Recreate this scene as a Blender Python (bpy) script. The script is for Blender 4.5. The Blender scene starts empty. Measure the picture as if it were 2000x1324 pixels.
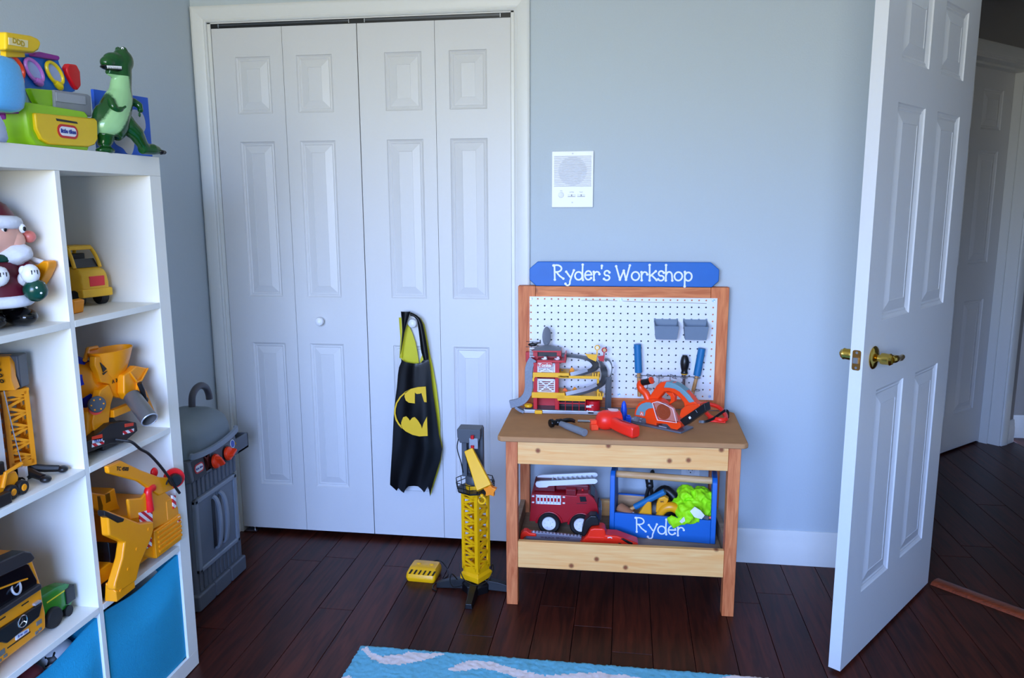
import bpy, bmesh, math, random
from mathutils import Vector, Matrix, Euler
random.seed(7)
PI = math.pi
S = bpy.context.scene
COL = S.collection

# ---------------------------------------------------------------- camera
cam = bpy.data.objects.new('camera', bpy.data.cameras.new('camera'))
COL.objects.link(cam)
yaw, pitch, roll = 0.145387, 0.171409, -0.0041366
fwd = Vector((-math.sin(yaw)*math.cos(pitch), math.cos(yaw)*math.cos(pitch), -math.sin(pitch)))
rgt = Vector((math.cos(yaw), math.sin(yaw), 0)); upv = rgt.cross(fwd)
r2 = rgt*math.cos(roll)+upv*math.sin(roll); u2 = upv*math.cos(roll)-rgt*math.sin(roll)
cam.matrix_world = Matrix(((r2.x,u2.x,-fwd.x,1.5939),(r2.y,u2.y,-fwd.y,-2.93),(r2.z,u2.z,-fwd.z,1.36356),(0,0,0,1)))
cam.data.sensor_width = 36; cam.data.lens = 36*1527.99/2000; cam.data.clip_start = .02
S.camera = cam

# ---------------------------------------------------------------- daylight and exposure
WIN = dict(x0=.05, x1=1.95, z0=.75, z1=2.12, y=-4.0)
w = bpy.data.worlds.new('sky'); S.world = w; w.use_nodes = True
nt = w.node_tree; nt.nodes.clear()
out = nt.nodes.new('ShaderNodeOutputWorld'); bg = nt.nodes.new('ShaderNodeBackground')
tc = nt.nodes.new('ShaderNodeTexCoord'); sp = nt.nodes.new('ShaderNodeSeparateXYZ')
mr = nt.nodes.new('ShaderNodeMapRange'); cr = nt.nodes.new('ShaderNodeValToRGB')
nt.links.new(tc.outputs['Generated'], sp.inputs[0]); nt.links.new(sp.outputs['Z'], mr.inputs['Value'])
mr.inputs['From Min'].default_value = -1; mr.inputs['From Max'].default_value = 1
nt.links.new(mr.outputs[0], cr.inputs[0]); nt.links.new(cr.outputs[0], bg.inputs['Color']); nt.links.new(bg.outputs[0], out.inputs['Surface'])
el = cr.color_ramp.elements
el[0].position = 0.0; el[0].color = (.40,.39,.33,1)          # ground
el[1].position = 1.0; el[1].color = (.36,.58,1.0,1)         # zenith
for p, c in ((.475,(.50,.49,.41,1)), (.512,(.80,.93,1.02,1)), (.56,(.60,.88,1.66,1)), (.75,(.42,.70,1.55,1))):
    e = el.new(p); e.color = c
bg.inputs['Strength'].default_value = 26
portal = bpy.data.objects.new('window_portal', bpy.data.lights.new('window_portal', 'AREA')); COL.objects.link(portal)
portal.data.shape = 'RECTANGLE'; portal.data.size = WIN['x1']-WIN['x0']; portal.data.size_y = WIN['z1']-WIN['z0']
portal.location = ((WIN['x0']+WIN['x1'])/2, WIN['y']+.0, (WIN['z0']+WIN['z1'])/2); portal.rotation_euler = (PI/2,0,0)
portal.data.cycles.is_portal = True
S.view_settings.view_transform = 'Standard'; S.view_settings.look = 'None'
S.view_settings.gamma = 1; S.view_settings.use_curve_mapping = False
S.view_settings.exposure = -0.28

# ---------------------------------------------------------------- materials
def lin(c):
    return tuple((x/255/12.92 if x/255 <= .04045 else ((x/255+.055)/1.055)**2.4) for x in c)+(1,)
MATS = {}
def mat(name, c, rough=.45, metal=0, var=.06, scale=30, bump=0, coat=0, alpha=1, trans=0, randv=0, spec=.5):
    if name in MATS: return MATS[name]
    m = bpy.data.materials.new(name); m.use_nodes = True; n = m.node_tree.nodes; l = m.node_tree.links
    b = n['Principled BSDF']; MATS[name] = m
    b.inputs['Roughness'].default_value = rough; b.inputs['Metallic'].default_value = metal
    b.inputs['Specular IOR Level'].default_value = spec
    if coat: b.inputs['Coat Weight'].default_value = coat; b.inputs['Coat Roughness'].default_value = .12
    if trans: b.inputs['Transmission Weight'].default_value = trans; b.inputs['IOR'].default_value = 1.3
    b.inputs['Alpha'].default_value = alpha
    t = n.new('ShaderNodeTexCoord'); z = n.new('ShaderNodeTexNoise'); z.inputs['Scale'].default_value = scale; z.inputs['Detail'].default_value = 4
    l.new(t.outputs['Object'], z.inputs['Vector'])
    h = n.new('ShaderNodeHueSaturation'); h.inputs['Color'].default_value = lin(c)
    r = n.new('ShaderNodeMapRange'); r.inputs['To Min'].default_value = 1-var; r.inputs['To Max'].default_value = 1+var
    l.new(z.outputs['Fac'], r.inputs['Value'])
    if randv:
        oi = n.new('ShaderNodeObjectInfo'); r3 = n.new('ShaderNodeMapRange'); r3.inputs['To Min'].default_value = 1-randv; r3.inputs['To Max'].default_value = 1+randv
        l.new(oi.outputs['Random'], r3.inputs['Value']); mu = n.new('ShaderNodeMath'); mu.operation = 'MULTIPLY'
        l.new(r.outputs[0], mu.inputs[0]); l.new(r3.outputs[0], mu.inputs[1]); l.new(mu.outputs[0], h.inputs['Value'])
    else: l.new(r.outputs[0], h.inputs['Value'])
    l.new(h.outputs[0], b.inputs['Base Color'])
    if bump:
        bp = n.new('ShaderNodeBump'); bp.inputs['Strength'].default_value = bump; bp.inputs['Distance'].default_value = .002
        l.new(z.outputs['Fac'], bp.inputs['Height']); l.new(bp.outputs[0], b.inputs['Normal'])
    return m
def wood(name, c1, c2, stretch, rough=.5, coat=0, knot=None, rnd=.0, scale=14, coatr=.2, spec=.5):
    if name in MATS: return MATS[name]
    m = bpy.data.materials.new(name); m.use_nodes = True; n = m.node_tree.nodes; l = m.node_tree.links; b = n['Principled BSDF']; MATS[name] = m
    b.inputs['Roughness'].default_value = rough; b.inputs['Specular IOR Level'].default_value = spec
    if coat: b.inputs['Coat Weight'].default_value = coat; b.inputs['Coat Roughness'].default_value = coatr
    t = n.new('ShaderNodeTexCoord'); oi = n.new('ShaderNodeObjectInfo'); mp = n.new('ShaderNodeMapping'); mp.inputs['Scale'].default_value = stretch
    ad = n.new('ShaderNodeVectorMath'); ad.operation = 'MULTIPLY_ADD'; ad.inputs[1].default_value = (1,1,1)
    cx = n.new('ShaderNodeCombineXYZ'); ml = n.new('ShaderNodeMath'); ml.operation = 'MULTIPLY'; ml.inputs[1].default_value = 37
    l.new(oi.outputs['Random'], ml.inputs[0])
    for k in range(3): l.new(ml.outputs[0], cx.inputs[k])
    l.new(t.outputs['Object'], ad.inputs[0]); l.new(cx.outputs[0], ad.inputs[2]); l.new(ad.outputs[0], mp.inputs['Vector'])
    z = n.new('ShaderNodeTexNoise'); z.inputs['Scale'].default_value = scale; z.inputs['Detail'].default_value = 6; z.inputs['Distortion'].default_value = .8
    l.new(mp.outputs[0], z.inputs['Vector'])
    rp = n.new('ShaderNodeValToRGB'); rp.color_ramp.elements[0].position = .33; rp.color_ramp.elements[1].position = .68
    rp.color_ramp.elements[0].color = lin(c1); rp.color_ramp.elements[1].color = lin(c2)
    l.new(z.outputs['Fac'], rp.inputs[0]); src = rp.outputs[0]
    if knot:
        kz = n.new('ShaderNodeTexVoronoi'); kz.voronoi_dimensions = '2D'; kz.inputs['Scale'].default_value = knot[0]
        sx = n.new('ShaderNodeSeparateXYZ'); cb = n.new('ShaderNodeCombineXYZ'); l.new(ad.outputs[0], sx.inputs[0]); l.new(sx.outputs['X'], cb.inputs[0]); l.new(sx.outputs['Z'], cb.inputs[1]); l.new(cb.outputs[0], kz.inputs['Vector'])
        kr = n.new('ShaderNodeValToRGB'); kr.color_ramp.elements[0].position = knot[1]*.4; kr.color_ramp.elements[1].position = knot[1]
        kr.color_ramp.elements[0].color = (1,1,1,1); kr.color_ramp.elements[1].color = (0,0,0,1)
        l.new(kz.outputs['Distance'], kr.inputs[0]); mx = n.new('ShaderNodeMixRGB'); mx.inputs[2].default_value = lin(knot[2])
        l.new(kr.outputs[0], mx.inputs[0]); l.new(src, mx.inputs[1]); src = mx.outputs[0]
    h = n.new('ShaderNodeHueSaturation'); l.new(src, h.inputs['Color'])
    r3 = n.new('ShaderNodeMapRange'); r3.inputs['To Min'].default_value = 1-rnd; r3.inputs['To Max'].default_value = 1+rnd
    l.new(oi.outputs['Random'], r3.inputs['Value']); l.new(r3.outputs[0], h.inputs['Value']); l.new(h.outputs[0], b.inputs['Base Color'])
    bp = n.new('ShaderNodeBump'); bp.inputs['Strength'].default_value = .12; bp.inputs['Distance'].default_value = .001
    l.new(z.outputs['Fac'], bp.inputs['Height']); l.new(bp.outputs[0], b.inputs['Normal'])
    return m
def stripes(name, c1, c2, freq, direction=(1,0,1), rough=.4, thr=.5):
    if name in MATS: return MATS[name]
    m = bpy.data.materials.new(name); m.use_nodes = True; n = m.node_tree.nodes; l = m.node_tree.links; b = n['Principled BSDF']; MATS[name] = m
    b.inputs['Roughness'].default_value = rough
    t = n.new('ShaderNodeTexCoord'); d = n.new('ShaderNodeVectorMath'); d.operation = 'DOT_PRODUCT'; d.inputs[1].default_value = [x*freq for x in direction]
    l.new(t.outputs['Object'], d.inputs[0]); f = n.new('ShaderNodeMath'); f.operation = 'FRACT'; l.new(d.outputs['Value'], f.inputs[0])
    g = n.new('ShaderNodeMath'); g.operation = 'GREATER_THAN'; g.inputs[1].default_value = thr; l.new(f.outputs[0], g.inputs[0])
    mx = n.new('ShaderNodeMixRGB'); mx.inputs[1].default_value = lin(c1); mx.inputs[2].default_value = lin(c2)
    l.new(g.outputs[0], mx.inputs[0]); l.new(mx.outputs[0], b.inputs['Base Color'])
    return m

# ---------------------------------------------------------------- mesh builder
def rotm(rx=0, ry=0, rz=0): return Euler((rx,ry,rz)).to_matrix()
def rrect(x0, y0, x1, y1, r, n=4):
    pts = []
    for cx, cy, a in ((x1-r,y0+r,-PI/2),(x1-r,y1-r,0),(x0+r,y1-r,PI/2),(x0+r,y0+r,PI)):
        for i in range(n+1):
            t = a+PI/2*i/n; pts.append((cx+r*math.cos(t), cy+r*math.sin(t)))
    return pts
def circ(cx, cy, r, n=20, ry=None):
    return [(cx+r*math.cos(2*PI*i/n), cy+(ry or r)*math.sin(2*PI*i/n)) for i in range(n)]
def spline(pts, n=6, closed=False):
    P = [Vector(p) for p in pts]; o = []; N = len(P)
    for i in range(N if closed else N-1):
        g = (lambda k: P[k % N]) if closed else (lambda k: P[min(max(k,0),N-1)])
        a, b, c, d = g(i-1), g(i), g(i+1), g(i+2)
        for j in range(n):
            t = j/n; o.append(.5*((2*b)+(c-a)*t+(2*a-5*b+4*c-d)*t*t+(3*b-a-3*c+d)*t**3))
    if not closed: o.append(P[-1])
    return o
class MB:
    def __init__(s): s.v = []; s.f = []; s.mi = []; s.cur = 0; s.M = None
    def use(s, i): s.cur = i; return s
    def add(s, vs, fs, flip=False):
        o = len(s.v)
        for p in vs:
            p = Vector(p); s.v.append(s.M @ p if s.M else p)
        for f in fs: s.f.append([o+i for i in (reversed(f) if flip else f)]); s.mi.append(s.cur)
        return s
    def box(s, c, d, R=None, top=None):      # centre, full size, rotation, top scale (sx, sy)
        tx, ty = top or (1,1); c = Vector(c); vs = []
        for z in (-1,1):
            for x, y in ((-1,-1),(1,-1),(1,1),(-1,1)):
                k = (tx,ty) if z > 0 else (1,1); p = Vector((x*d[0]/2*k[0], y*d[1]/2*k[1], z*d[2]/2)); vs.append(c+(R @ p if R else p))
        return s.add(vs, [(3,2,1,0),(4,5,6,7),(0,1,5,4),(1,2,6,5),(2,3,7,6),(3,0,4,7)])
    def b2(s, a, b): return s.box([(a[i]+b[i])/2 for i in range(3)], [abs(b[i]-a[i]) for i in range(3)])
    def loft(s, rings, cap=True, closed=False):
        n = len(rings[0]); vs = [p for r in rings for p in r]; fs = []; m = len(rings)
        for k in range(m if closed else m-1):
            for i in range(n):
                j = (i+1) % n; k2 = (k+1) % m; fs.append((k*n+i, k*n+j, k2*n+j, k2*n+i))
        if cap and not closed: fs += [tuple(reversed(range(n))), tuple((m-1)*n+i for i in range(n))]
        return s.add(vs, fs)
    def cyl(s, p0, p1, r0, r1=None, n=16, cap=True):
        p0, p1 = Vector(p0), Vector(p1); r1 = r0 if r1 is None else r1; d = (p1-p0).normalized()
        a = d.orthogonal().normalized(); b = d.cross(a)
        return s.loft([[p+(a*math.cos(2*PI*i/n)+b*math.sin(2*PI*i/n))*r for i in range(n)] for p, r in ((p0,r0),(p1,r1))], cap)
    def tube(s, pts, r, n=8, closed=False, cap=True):
        P = [Vector(p) for p in pts]; N = len(P); R = r if isinstance(r, (list,tuple)) else [r]*N
        T = []
        for i in range(N):
            a = P[(i-1) % N] if closed or i else P[0]; b = P[(i+1) % N] if closed or i < N-1 else P[-1]; T.append((b-a).normalized())
        a = T[0].orthogonal().normalized(); rings = []
        for i in range(N):
            a = (a-T[i]*a.dot(T[i])).normalized(); b = T[i].cross(a)
            rings.append([P[i]+(a*math.cos(2*PI*k/n)+b*math.sin(2*PI*k/n))*R[i] for k in range(n)])
        return s.loft(rings, cap, closed)
    def ribbon(s, pts, side, wdt, th, lip=0):   # strip swept along pts; side = unit width vector(s)
        P = [Vector(p) for p in pts]; rings = []; N = len(P)
        for i in range(N):
            t = (P[min(i+1,N-1)]-P[max(i-1,0)]).normalized(); sd = Vector(side[i] if isinstance(side[0], (tuple,list,Vector)) else side)
            sd = (sd-t*sd.dot(t)).normalized(); nn = sd.cross(t); W = wdt[i] if isinstance(wdt, (list,tuple)) else wdt; h = W/2
            if lip: q = [(-h,-th),(h,-th),(h,lip),(h-th,lip),(h-th,0),(-h+th,0),(-h+th,lip),(-h,lip)]
            else: q = [(-h,-th/2),(h,-th/2),(h,th/2),(-h,th/2)]
            rings.append([P[i]+sd*a+nn*b for a, b in q])
        return s.loft(rings)
    def prism(s, pts, ax, a, b, top=None):        # outline in the plane normal to ax, swept a..b
        mp = {'x': lambda p, h: (h,p[0],p[1]), 'y': lambda p, h: (p[0],h,p[1]), 'z': lambda p, h: (p[0],p[1],h)}[ax]
        n = len(pts); t = top or pts; vs = [mp(p,a) for p in pts]+[mp(p,b) for p in t]
        fs = [tuple(range(n)), tuple(range(2*n-1,n-1,-1))]+[(i,n+i,n+(i+1) % n,(i+1) % n) for i in range(n)]
        ar = sum(pts[i][0]*pts[(i+1) % n][1]-pts[(i+1) % n][0]*pts[i][1] for i in range(n))
        flip = (ar > 0) ^ (b < a)
        if ax == 'y': flip = not flip
        return s.add(vs, fs, flip)
    def lathe(s, prof, c=(0,0,0), d=(0,0,1), n=24, cap=True):   # profile (r, h) along direction d
        c = Vector(c); d = Vector(d).normalized(); a = d.orthogonal().normalized(); b = d.cross(a)
        return s.loft([[c+d*h+(a*math.cos(2*PI*i/n)+b*math.sin(2*PI*i/n))*max(r,1e-5) for i in range(n)] for r, h in prof], cap)
    def ell(s, c, r, R=None, nu=16, nv=10):
        c = Vector(c); r = (r,)*3 if not isinstance(r, (tuple,list)) else r; rings = []
        for j in range(nv+1):
            t = -PI/2+PI*j/nv; q = max(math.cos(t),.002)
            ring = []
            for i in range(nu):
                p = Vector((r[0]*q*math.cos(2*PI*i/nu), r[1]*q*math.sin(2*PI*i/nu), r[2]*math.sin(t))); ring.append(c+(R @ p if R else p))
            rings.append(ring)
        return s.loft(rings)
    def torus(s, c, R, r, d=(0,0,1), n=24, m=8, ry=None):
        c = Vector(c); d = Vector(d).normalized(); a = d.orthogonal().normalized(); b = d.cross(a)
        return s.tube([c+a*math.cos(2*PI*i/n)*R+b*math.sin(2*PI*i/n)*(ry or R) for i in range(n)], r, m, True)
    def obj(s, name, mats, parent=None, bev=0, seg=2, ang=35, sub=0):
        me = bpy.data.meshes.new(name); me.from_pydata([tuple(p) for p in s.v], [], s.f)
        for m in (mats if isinstance(mats, (list,tuple)) else [mats]): me.materials.append(m)
        me.polygons.foreach_set('material_index', s.mi); me.update()
        o = bpy.data.objects.new(name, me); COL.objects.link(o)
        if parent: o.parent = parent
        me.shade_smooth(); me.set_sharp_from_angle(angle=math.radians(ang))
        if bev:
            b = o.modifiers.new('bevel', 'BEVEL'); b.width = bev; b.segments = seg; b.limit_method = 'ANGLE'; b.angle_limit = math.radians(40); b.harden_normals = True
        if sub:
            b = o.modifiers.new('sub', 'SUBSURF'); b.levels = b.render_levels = sub
        return o
def tag(o, label, cat, group=None, kind=None):
    if label: o['label'] = label
    if cat: o['category'] = cat
    if group: o['group'] = group
    if kind: o['kind'] = kind
    return o
def thing(name, label, cat, loc, rz=0, group=None, kind=None, R=None):
    o = bpy.data.objects.new(name, None); COL.objects.link(o); o.empty_display_size = .05
    o.location = loc; o.rotation_euler = R or (0,0,rz)
    return tag(o, label, cat, group, kind)
BO, BA = Vector((1.2085,-.4525,0)), math.radians(1.5)
def bpos(u, v, z): return BO+Vector((math.cos(BA)*u-math.sin(BA)*v, math.sin(BA)*u+math.cos(BA)*v, z))
def bthing(name, label, cat, u, v, z, rz=0, group=None): return thing(name, label, cat, bpos(u,v,z), BA+rz, group)
def st(o, label=None): o['kind'] = 'structure'; return tag(o, label, None)
def copy_tree(o, parent=None):
    c = o.copy(); COL.objects.link(c)
    if parent: c.parent = parent
    for ch in list(o.children): copy_tree(ch, c)
    return c
def text_obj(txt, name, m, parent, size, M, depth=.0006, wide=1, bold=0):
    cu = bpy.data.curves.new('txt', 'FONT'); cu.body = txt; cu.size = size; cu.extrude = depth; cu.align_x = 'CENTER'; cu.align_y = 'CENTER'; cu.offset = bold; cu.resolution_u = 3
    t = bpy.data.objects.new('txt', cu); COL.objects.link(t); dg = bpy.context.evaluated_depsgraph_get(); dg.update()
    me = bpy.data.meshes.new_from_object(t.evaluated_get(dg)); bpy.data.objects.remove(t); bpy.data.curves.remove(cu)
    me.transform(Matrix.Diagonal((wide,1,1,1))); me.transform(M); me.name = name; me.materials.clear(); me.materials.append(m)
    o = bpy.data.objects.new(name, me); COL.objects.link(o); o.parent = parent
    return o
def face(o, right, up):     # matrix: text x -> right, text y -> up
    r, u = Vector(right).normalized(), Vector(up).normalized(); n = r.cross(u); u = n.cross(r)
    return Matrix(((r.x,u.x,n.x,o[0]),(r.y,u.y,n.y,o[1]),(r.z,u.z,n.z,o[2]),(0,0,0,1)))
# hand-painted lettering with ball ends: strokes per letter in a unit box (x-height 1)
def arc(cx, cy, rx, ry, a0, a1, n=10): return [(cx+rx*math.cos(math.radians(a0+(a1-a0)*i/n)), cy+ry*math.sin(math.radians(a0+(a1-a0)*i/n))) for i in range(n+1)]
GLY = {
 'R': (1.25, [[(.1,0),(.05,1.55)], [(-.05,1.5)]+arc(.3,1.18,.5,.36,95,-80)+[(.15,.82)], [(.25,.82),(.6,.4),(1.0,.12)]], [(.1,0),(-.05,1.5),(1.0,.12)]),
 'y': (.95, [[(.05,.85),(.45,.3)], [(.85,1.0),(.62,.4),(.45,-.15)]+arc(.2,-.3,.25,.3,10,-150,8)], [(.05,.85),(.85,1.0),(-.02,-.42)]),
 'd': (1.0, [arc(.4,.42,.38,.42,0,360,18), [(.82,1.6),(.8,.8),(.86,.0)]], [(.82,1.6),(.86,.0)]),
 'e': (.9, [[(.06,.5),(.78,.55)]+arc(.42,.48,.36,.46,10,320,16)], [(.72,.2)]),
 'r': (.8, [[(.08,.85),(.12,0)], [(.12,.55)]+arc(.42,.55,.28,.32,150,20,8)], [(.08,.85),(.12,0),(.68,.62)]),
 "'": (.3, [[(.12,1.55),(.1,1.2)]], [(.12,1.5)]),
 's': (.75, [arc(.36,.72,.27,.26,20,250,9)+arc(.34,.24,.3,.26,80,-150,10)], [(.62,.8),(.06,.12)]),
 ' ': (.55, [], []),
 'W': (1.6, [[(.0,1.45),(.42,.05),(.8,1.0),(1.05,.05),(1.42,1.55)]], [(.0,1.45),(.42,.05),(.8,1.0),(1.42,1.55),(1.05,.05)]),
 'o': (.95, [arc(.42,.44,.4,.44,0,360,18)], []),
 'k': (.95, [[(.1,1.6),(.14,0)], [(.75,.95),(.16,.42)], [(.32,.55),(.85,.05)]], [(.1,1.6),(.14,0),(.75,.95),(.85,.05)]),
 'h': (.95, [[(.08,1.6),(.1,0)], [(.1,.5)]+arc(.42,.5,.3,.4,160,0,8)+[(.76,0)]], [(.08,1.6),(.1,0),(.76,0)]),
 'p': (1.0, [[(.12,.9),(.14,-.6)], arc(.48,.42,.36,.44,0,360,18)], [(.12,.9),(.14,-.6)]),
}
def lettering(word, name, m, parent, M, width, sw=.086, ball=.135):
    tot = sum(GLY[c][0] for c in word); k = width/tot; x = -tot/2; mb = MB(); mb.M = M
    hh = 0
    for ch in word:
        adv, strokes, dots = GLY[ch]
        for s_ in strokes:
            pts = [Vector(((x+p[0])*k, (p[1]-.6)*k, 0)) for p in s_]; n = len(pts)
            for i in range(n):                    # flat round-ended strokes, slightly proud like paint
                hh += 1; e_ = (hh % 23)*.000012; mb.prism(circ(pts[i].x, pts[i].y, sw*k, 8), 'z', 0, .0006+e_)
                if i < n-1:
                    d = (pts[i+1]-pts[i]); 
                    if d.length < 1e-6: continue
                    q = Vector((-d.y,d.x,0)).normalized()*sw*k
                    mb.prism([(pts[i]+q)[:2],(pts[i]-q)[:2],(pts[i+1]-q)[:2],(pts[i+1]+q)[:2]], 'z', 0, .00045+e_)
        for p in dots: mb.prism(circ((x+p[0])*k, (p[1]-.6)*k, ball*k, 10), 'z', 0, .00095)
        x += adv
    return mb.obj(name, m, parent)
# ================================================================ common materials
M_wall = mat('wall_paint', (193,203,209), .75, var=.02, scale=160, bump=.25)
M_trim = mat('trim_paint', (226,226,222), .38, var=.015, scale=60)
M_door = mat('door_paint', (216,215,214), .42, var=.015, scale=90, bump=.05)
M_ceil = mat('ceiling_paint', (236,236,230), .9, var=.03, scale=200, bump=.3)
M_black = mat('black_plastic', (14,14,16), .38, var=.1)
M_brass = mat('brass', (205,170,80), .18, 1, var=.06, scale=20)
M_steel = mat('steel', (190,192,196), .28, 1, var=.06)
M_white = mat('white_plastic', (238,238,240), .35, var=.02)
M_floor = wood('plank_wood', (46,18,12), (80,33,21), (14,1.1,8), .40, coat=.04, rnd=.24, scale=4, coatr=.2, spec=.22)
M_thr = wood('threshold_wood', (110,44,24), (150,66,34), (2,14,8), .3, coat=.4)
# ================================================================ room shell
EX = Vector((2.605,0,0)); ED = Vector((math.sqrt(.5),-math.sqrt(.5),0)); EN = Vector((-math.sqrt(.5),-math.sqrt(.5),0))
HZ = 2.46
RX = 3.56; RY0 = -.92
mb = MB(); mb.b2((-.3,-4.3,-.06),(4.6,2.6,-.012)); floor = st(mb.obj('floor', mat('subfloor', (20,12,10), .8)), 'dark hardwood plank floor')
# planks: seams along y every 12.5 cm
PW = .1252; X0 = .0705
joints = {3:[-.185], 4:[-.565], 8:[-.664], 12:[-.695], 15:[-.33]}
shared = {}
def plank(x0, x1, y0, y1):
    L = round(y1-y0, 3); Wd = round(x1-x0, 3); key = (L, Wd)
    if key not in shared:
        mb = MB(); mb.b2((-Wd/2+.0006,-L/2+.0006,-.012),(Wd/2-.0006,L/2-.0006,0)); o = mb.obj('plank', M_floor, floor, bev=.0012, seg=1); shared[key] = o.data
    else:
        o = bpy.data.objects.new('plank', shared[key]); COL.objects.link(o); o.parent = floor
        b = o.modifiers.new('bevel', 'BEVEL'); b.width = .0012; b.segments = 1; b.harden_normals = True
    o.location = ((x0+x1)/2, (y0+y1)/2, random.uniform(-.0003,.0003))
for k in range(-1, 34):
    xa, xb = X0+PW*k, X0+PW*(k+1)
    ymax = 2.2 if xb > 2.75 else .05; ymin = -2.5 if xb < 2.7 else -2.2
    cuts = joints.get(k, [])[:]
    y = (cuts[0] if cuts else random.uniform(-.3,.9)); lens = (.86,1.1,1.32)
    yy = y+random.choice(lens)
    while yy < ymax-.2: cuts.append(yy); yy += random.choice(lens)
    if not joints.get(k): cuts.append(y if y < ymax-.2 else y-1.1)
    yy = min(cuts)-random.choice(lens)
    while yy > ymin+.2: cuts.append(yy); yy -= random.choice(lens)
    cs = [ymin]+sorted(cuts)+[ymax]
    for a, b in zip(cs[:-1], cs[1:]):
        if b-a > .05: plank(xa, xb, a, b)
# back part of the room behind the camera: one continuous sheet
mb = MB(); mb.b2((-.3,-4.3,-.012),(3.6,-2.51,0)); o = mb.obj('plank_field', M_floor, floor)
CW = 1.177; CH = 2.043      # closet opening
mb = MB()
mb.b2((-.3,0,0),(0,.12,HZ)); mb.b2((CW,0,0),(2.615,.12,HZ)); mb.b2((0,0,CH),(CW,.12,HZ))
wb = st(mb.obj('wall_back', M_wall), 'pale blue-grey wall with the closet opening')
mb = MB(); mb.b2((-.18,-4.3,0),(-.064,.0,HZ)); st(mb.obj('wall_left', M_wall), 'pale blue-grey wall behind the white cube bookcase')
mb = MB(); mb.b2((-.3,-4.3,HZ),(4.7,2.7,HZ+.1)); st(mb.obj('ceiling', M_ceil))
# closet interior
mb = MB(); mb.b2((-.1,.12,0),(-.05,.7,HZ)); mb.b2((CW+.05,.12,0),(CW+.1,.7,HZ)); mb.b2((-.1,.7,0),(CW+.1,.75,HZ)); st(mb.obj('wall_closet', mat('closet_dark', (120,122,125), .8)))
# entry wall at 45 degrees with the doorway
def ew(s, t=0, z=0): return EX+ED*s-EN*t+Vector((0,0,z))
def ebox(mb, s0, s1, t0, t1, z0, z1):
    c = ew((s0+s1)/2,(t0+t1)/2,(z0+z1)/2); mb.box(c, (abs(s1-s0),abs(t1-t0),z1-z0), rotm(0,0,-PI/4)); return mb
DS0, DS1 = .045, .885
mb = MB(); ebox(mb, 0, DS0, 0, .11, 0, HZ); ebox(mb, DS1, 1.36, 0, .11, 0, HZ); ebox(mb, DS0, DS1, 0, .11, 2.045, HZ)
st(mb.obj('wall_entry', M_wall), 'angled wall with the open doorway')
mb = MB(); mb.b2((RX,-4.3,0),(RX+.1,RY0+.02,HZ)); st(mb.obj('wall_right', M_wall))
# rear wall with the daylight window
W_ = WIN; mb = MB(); y0, y1 = -4.15, -4.0
mb.b2((-.3,y0,0),(W_['x0'],y1,HZ)); mb.b2((W_['x1'],y0,0),(RX+.1,y1,HZ)); mb.b2((W_['x0'],y0,0),(W_['x1'],y1,W_['z0'])); mb.b2((W_['x0'],y0,W_['z1']),(W_['x1'],y1,HZ))
st(mb.obj('wall_rear', M_wall), 'wall behind the camera with the window')
win = bpy.data.objects.new('window_1', None); COL.objects.link(win); st(win)
mb = MB(); f = .05
mb.b2((W_['x0'],-4.1,W_['z0']),(W_['x0']+f,-4.04,W_['z1'])); mb.b2((W_['x1']-f,-4.1,W_['z0']),(W_['x1'],-4.04,W_['z1'])); mb.b2((W_['x0'],-4.1,W_['z0']),(W_['x1'],-4.04,W_['z0']+f)); mb.b2((W_['x0'],-4.1,W_['z1']-f),(W_['x1'],-4.04,W_['z1']))
mb.b2((.98,-4.1,W_['z0']),(1.02,-4.04,W_['z1'])); mb.obj('window_frame', M_trim, win, bev=.003)
# door trims and baseboards
def casing_prof(w, d):    # profile across width (0 = inner edge) with depth
    return [(0,0),(0,d*.55),(w*.08,d*.75),(w*.18,d*.62),(w*.3,d*.8),(w*.62,d*.95),(w*.8,d),(w*.93,d),(w,d*.85),(w,0)]
def casing(name, inner, w, d, M, m=M_trim, legs=True):   # mitred casing; inner = (x0, x1, ztop) in the local wall plane, y toward the room is -d
    x0, x1, zt = inner; pr = casing_prof(w, d); mb = MB(); mb.M = M; rings = []
    for base in ('bl','tl','tr','br'):
        r = []
        for a, h in pr:
            x = x0-a if base[1] == 'l' else x1+a; z = 0 if base[0] == 'b' else zt+a
            r.append((x,-h,z))
        rings.append(r)
    for k in range(3): mb.loft([rings[k],rings[k+1]], True)
    return st(mb.obj(name, m))
casing('trim_1', (0, CW, CH), .058, .018, None)
mb = MB(); mb.b2((-.0,.0,0),(.012,.09,CH)); mb.b2((CW-.012,.0,0),(CW,.09,CH)); mb.b2((0,.0,CH-.004),(CW,.09,CH)); 
# jamb edges sit behind the casing
o = st(mb.obj('trim_2', M_trim))
mb = MB(); mb.b2((.012,.004,2.022),(CW-.012,.04,CH-.004)); tr = st(mb.obj('trim_3', M_black), 'black sliding track above the closet doors')
mb = MB(); mb.b2((.04,.0005,2.029),(.56,.004,2.036)); mb.b2((.62,.0005,2.029),(CW-.05,.004,2.036)); mb.obj('track_lip', mat('dark_metal', (90,92,95), .3, .9), tr)
for x in (.045,.56,.62,CW-.05):
    mb = MB(); mb.b2((x-.0015,-.0005,2.024),(x+.0015,.003,2.037)); mb.obj('track_bracket', M_steel, tr)
mb = MB(); mb.b2((.02,-.004,.004),(.075,.03,.008)); mb.cyl((.06,.01,.005),(.06,.01,.022),.004); o = st(mb.obj('trim_4', M_steel), 'steel pivot bracket on the floor at the closet jamb')
def bb_prof(h, d): return [(0,0),(-d,0),(-d,h*.66),(-d*.75,h*.70),(-d*.8,h*.82),(-d*.6,h*.86),(-d*.55,h*.96),(-d*.3,h),(0,h)]
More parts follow.
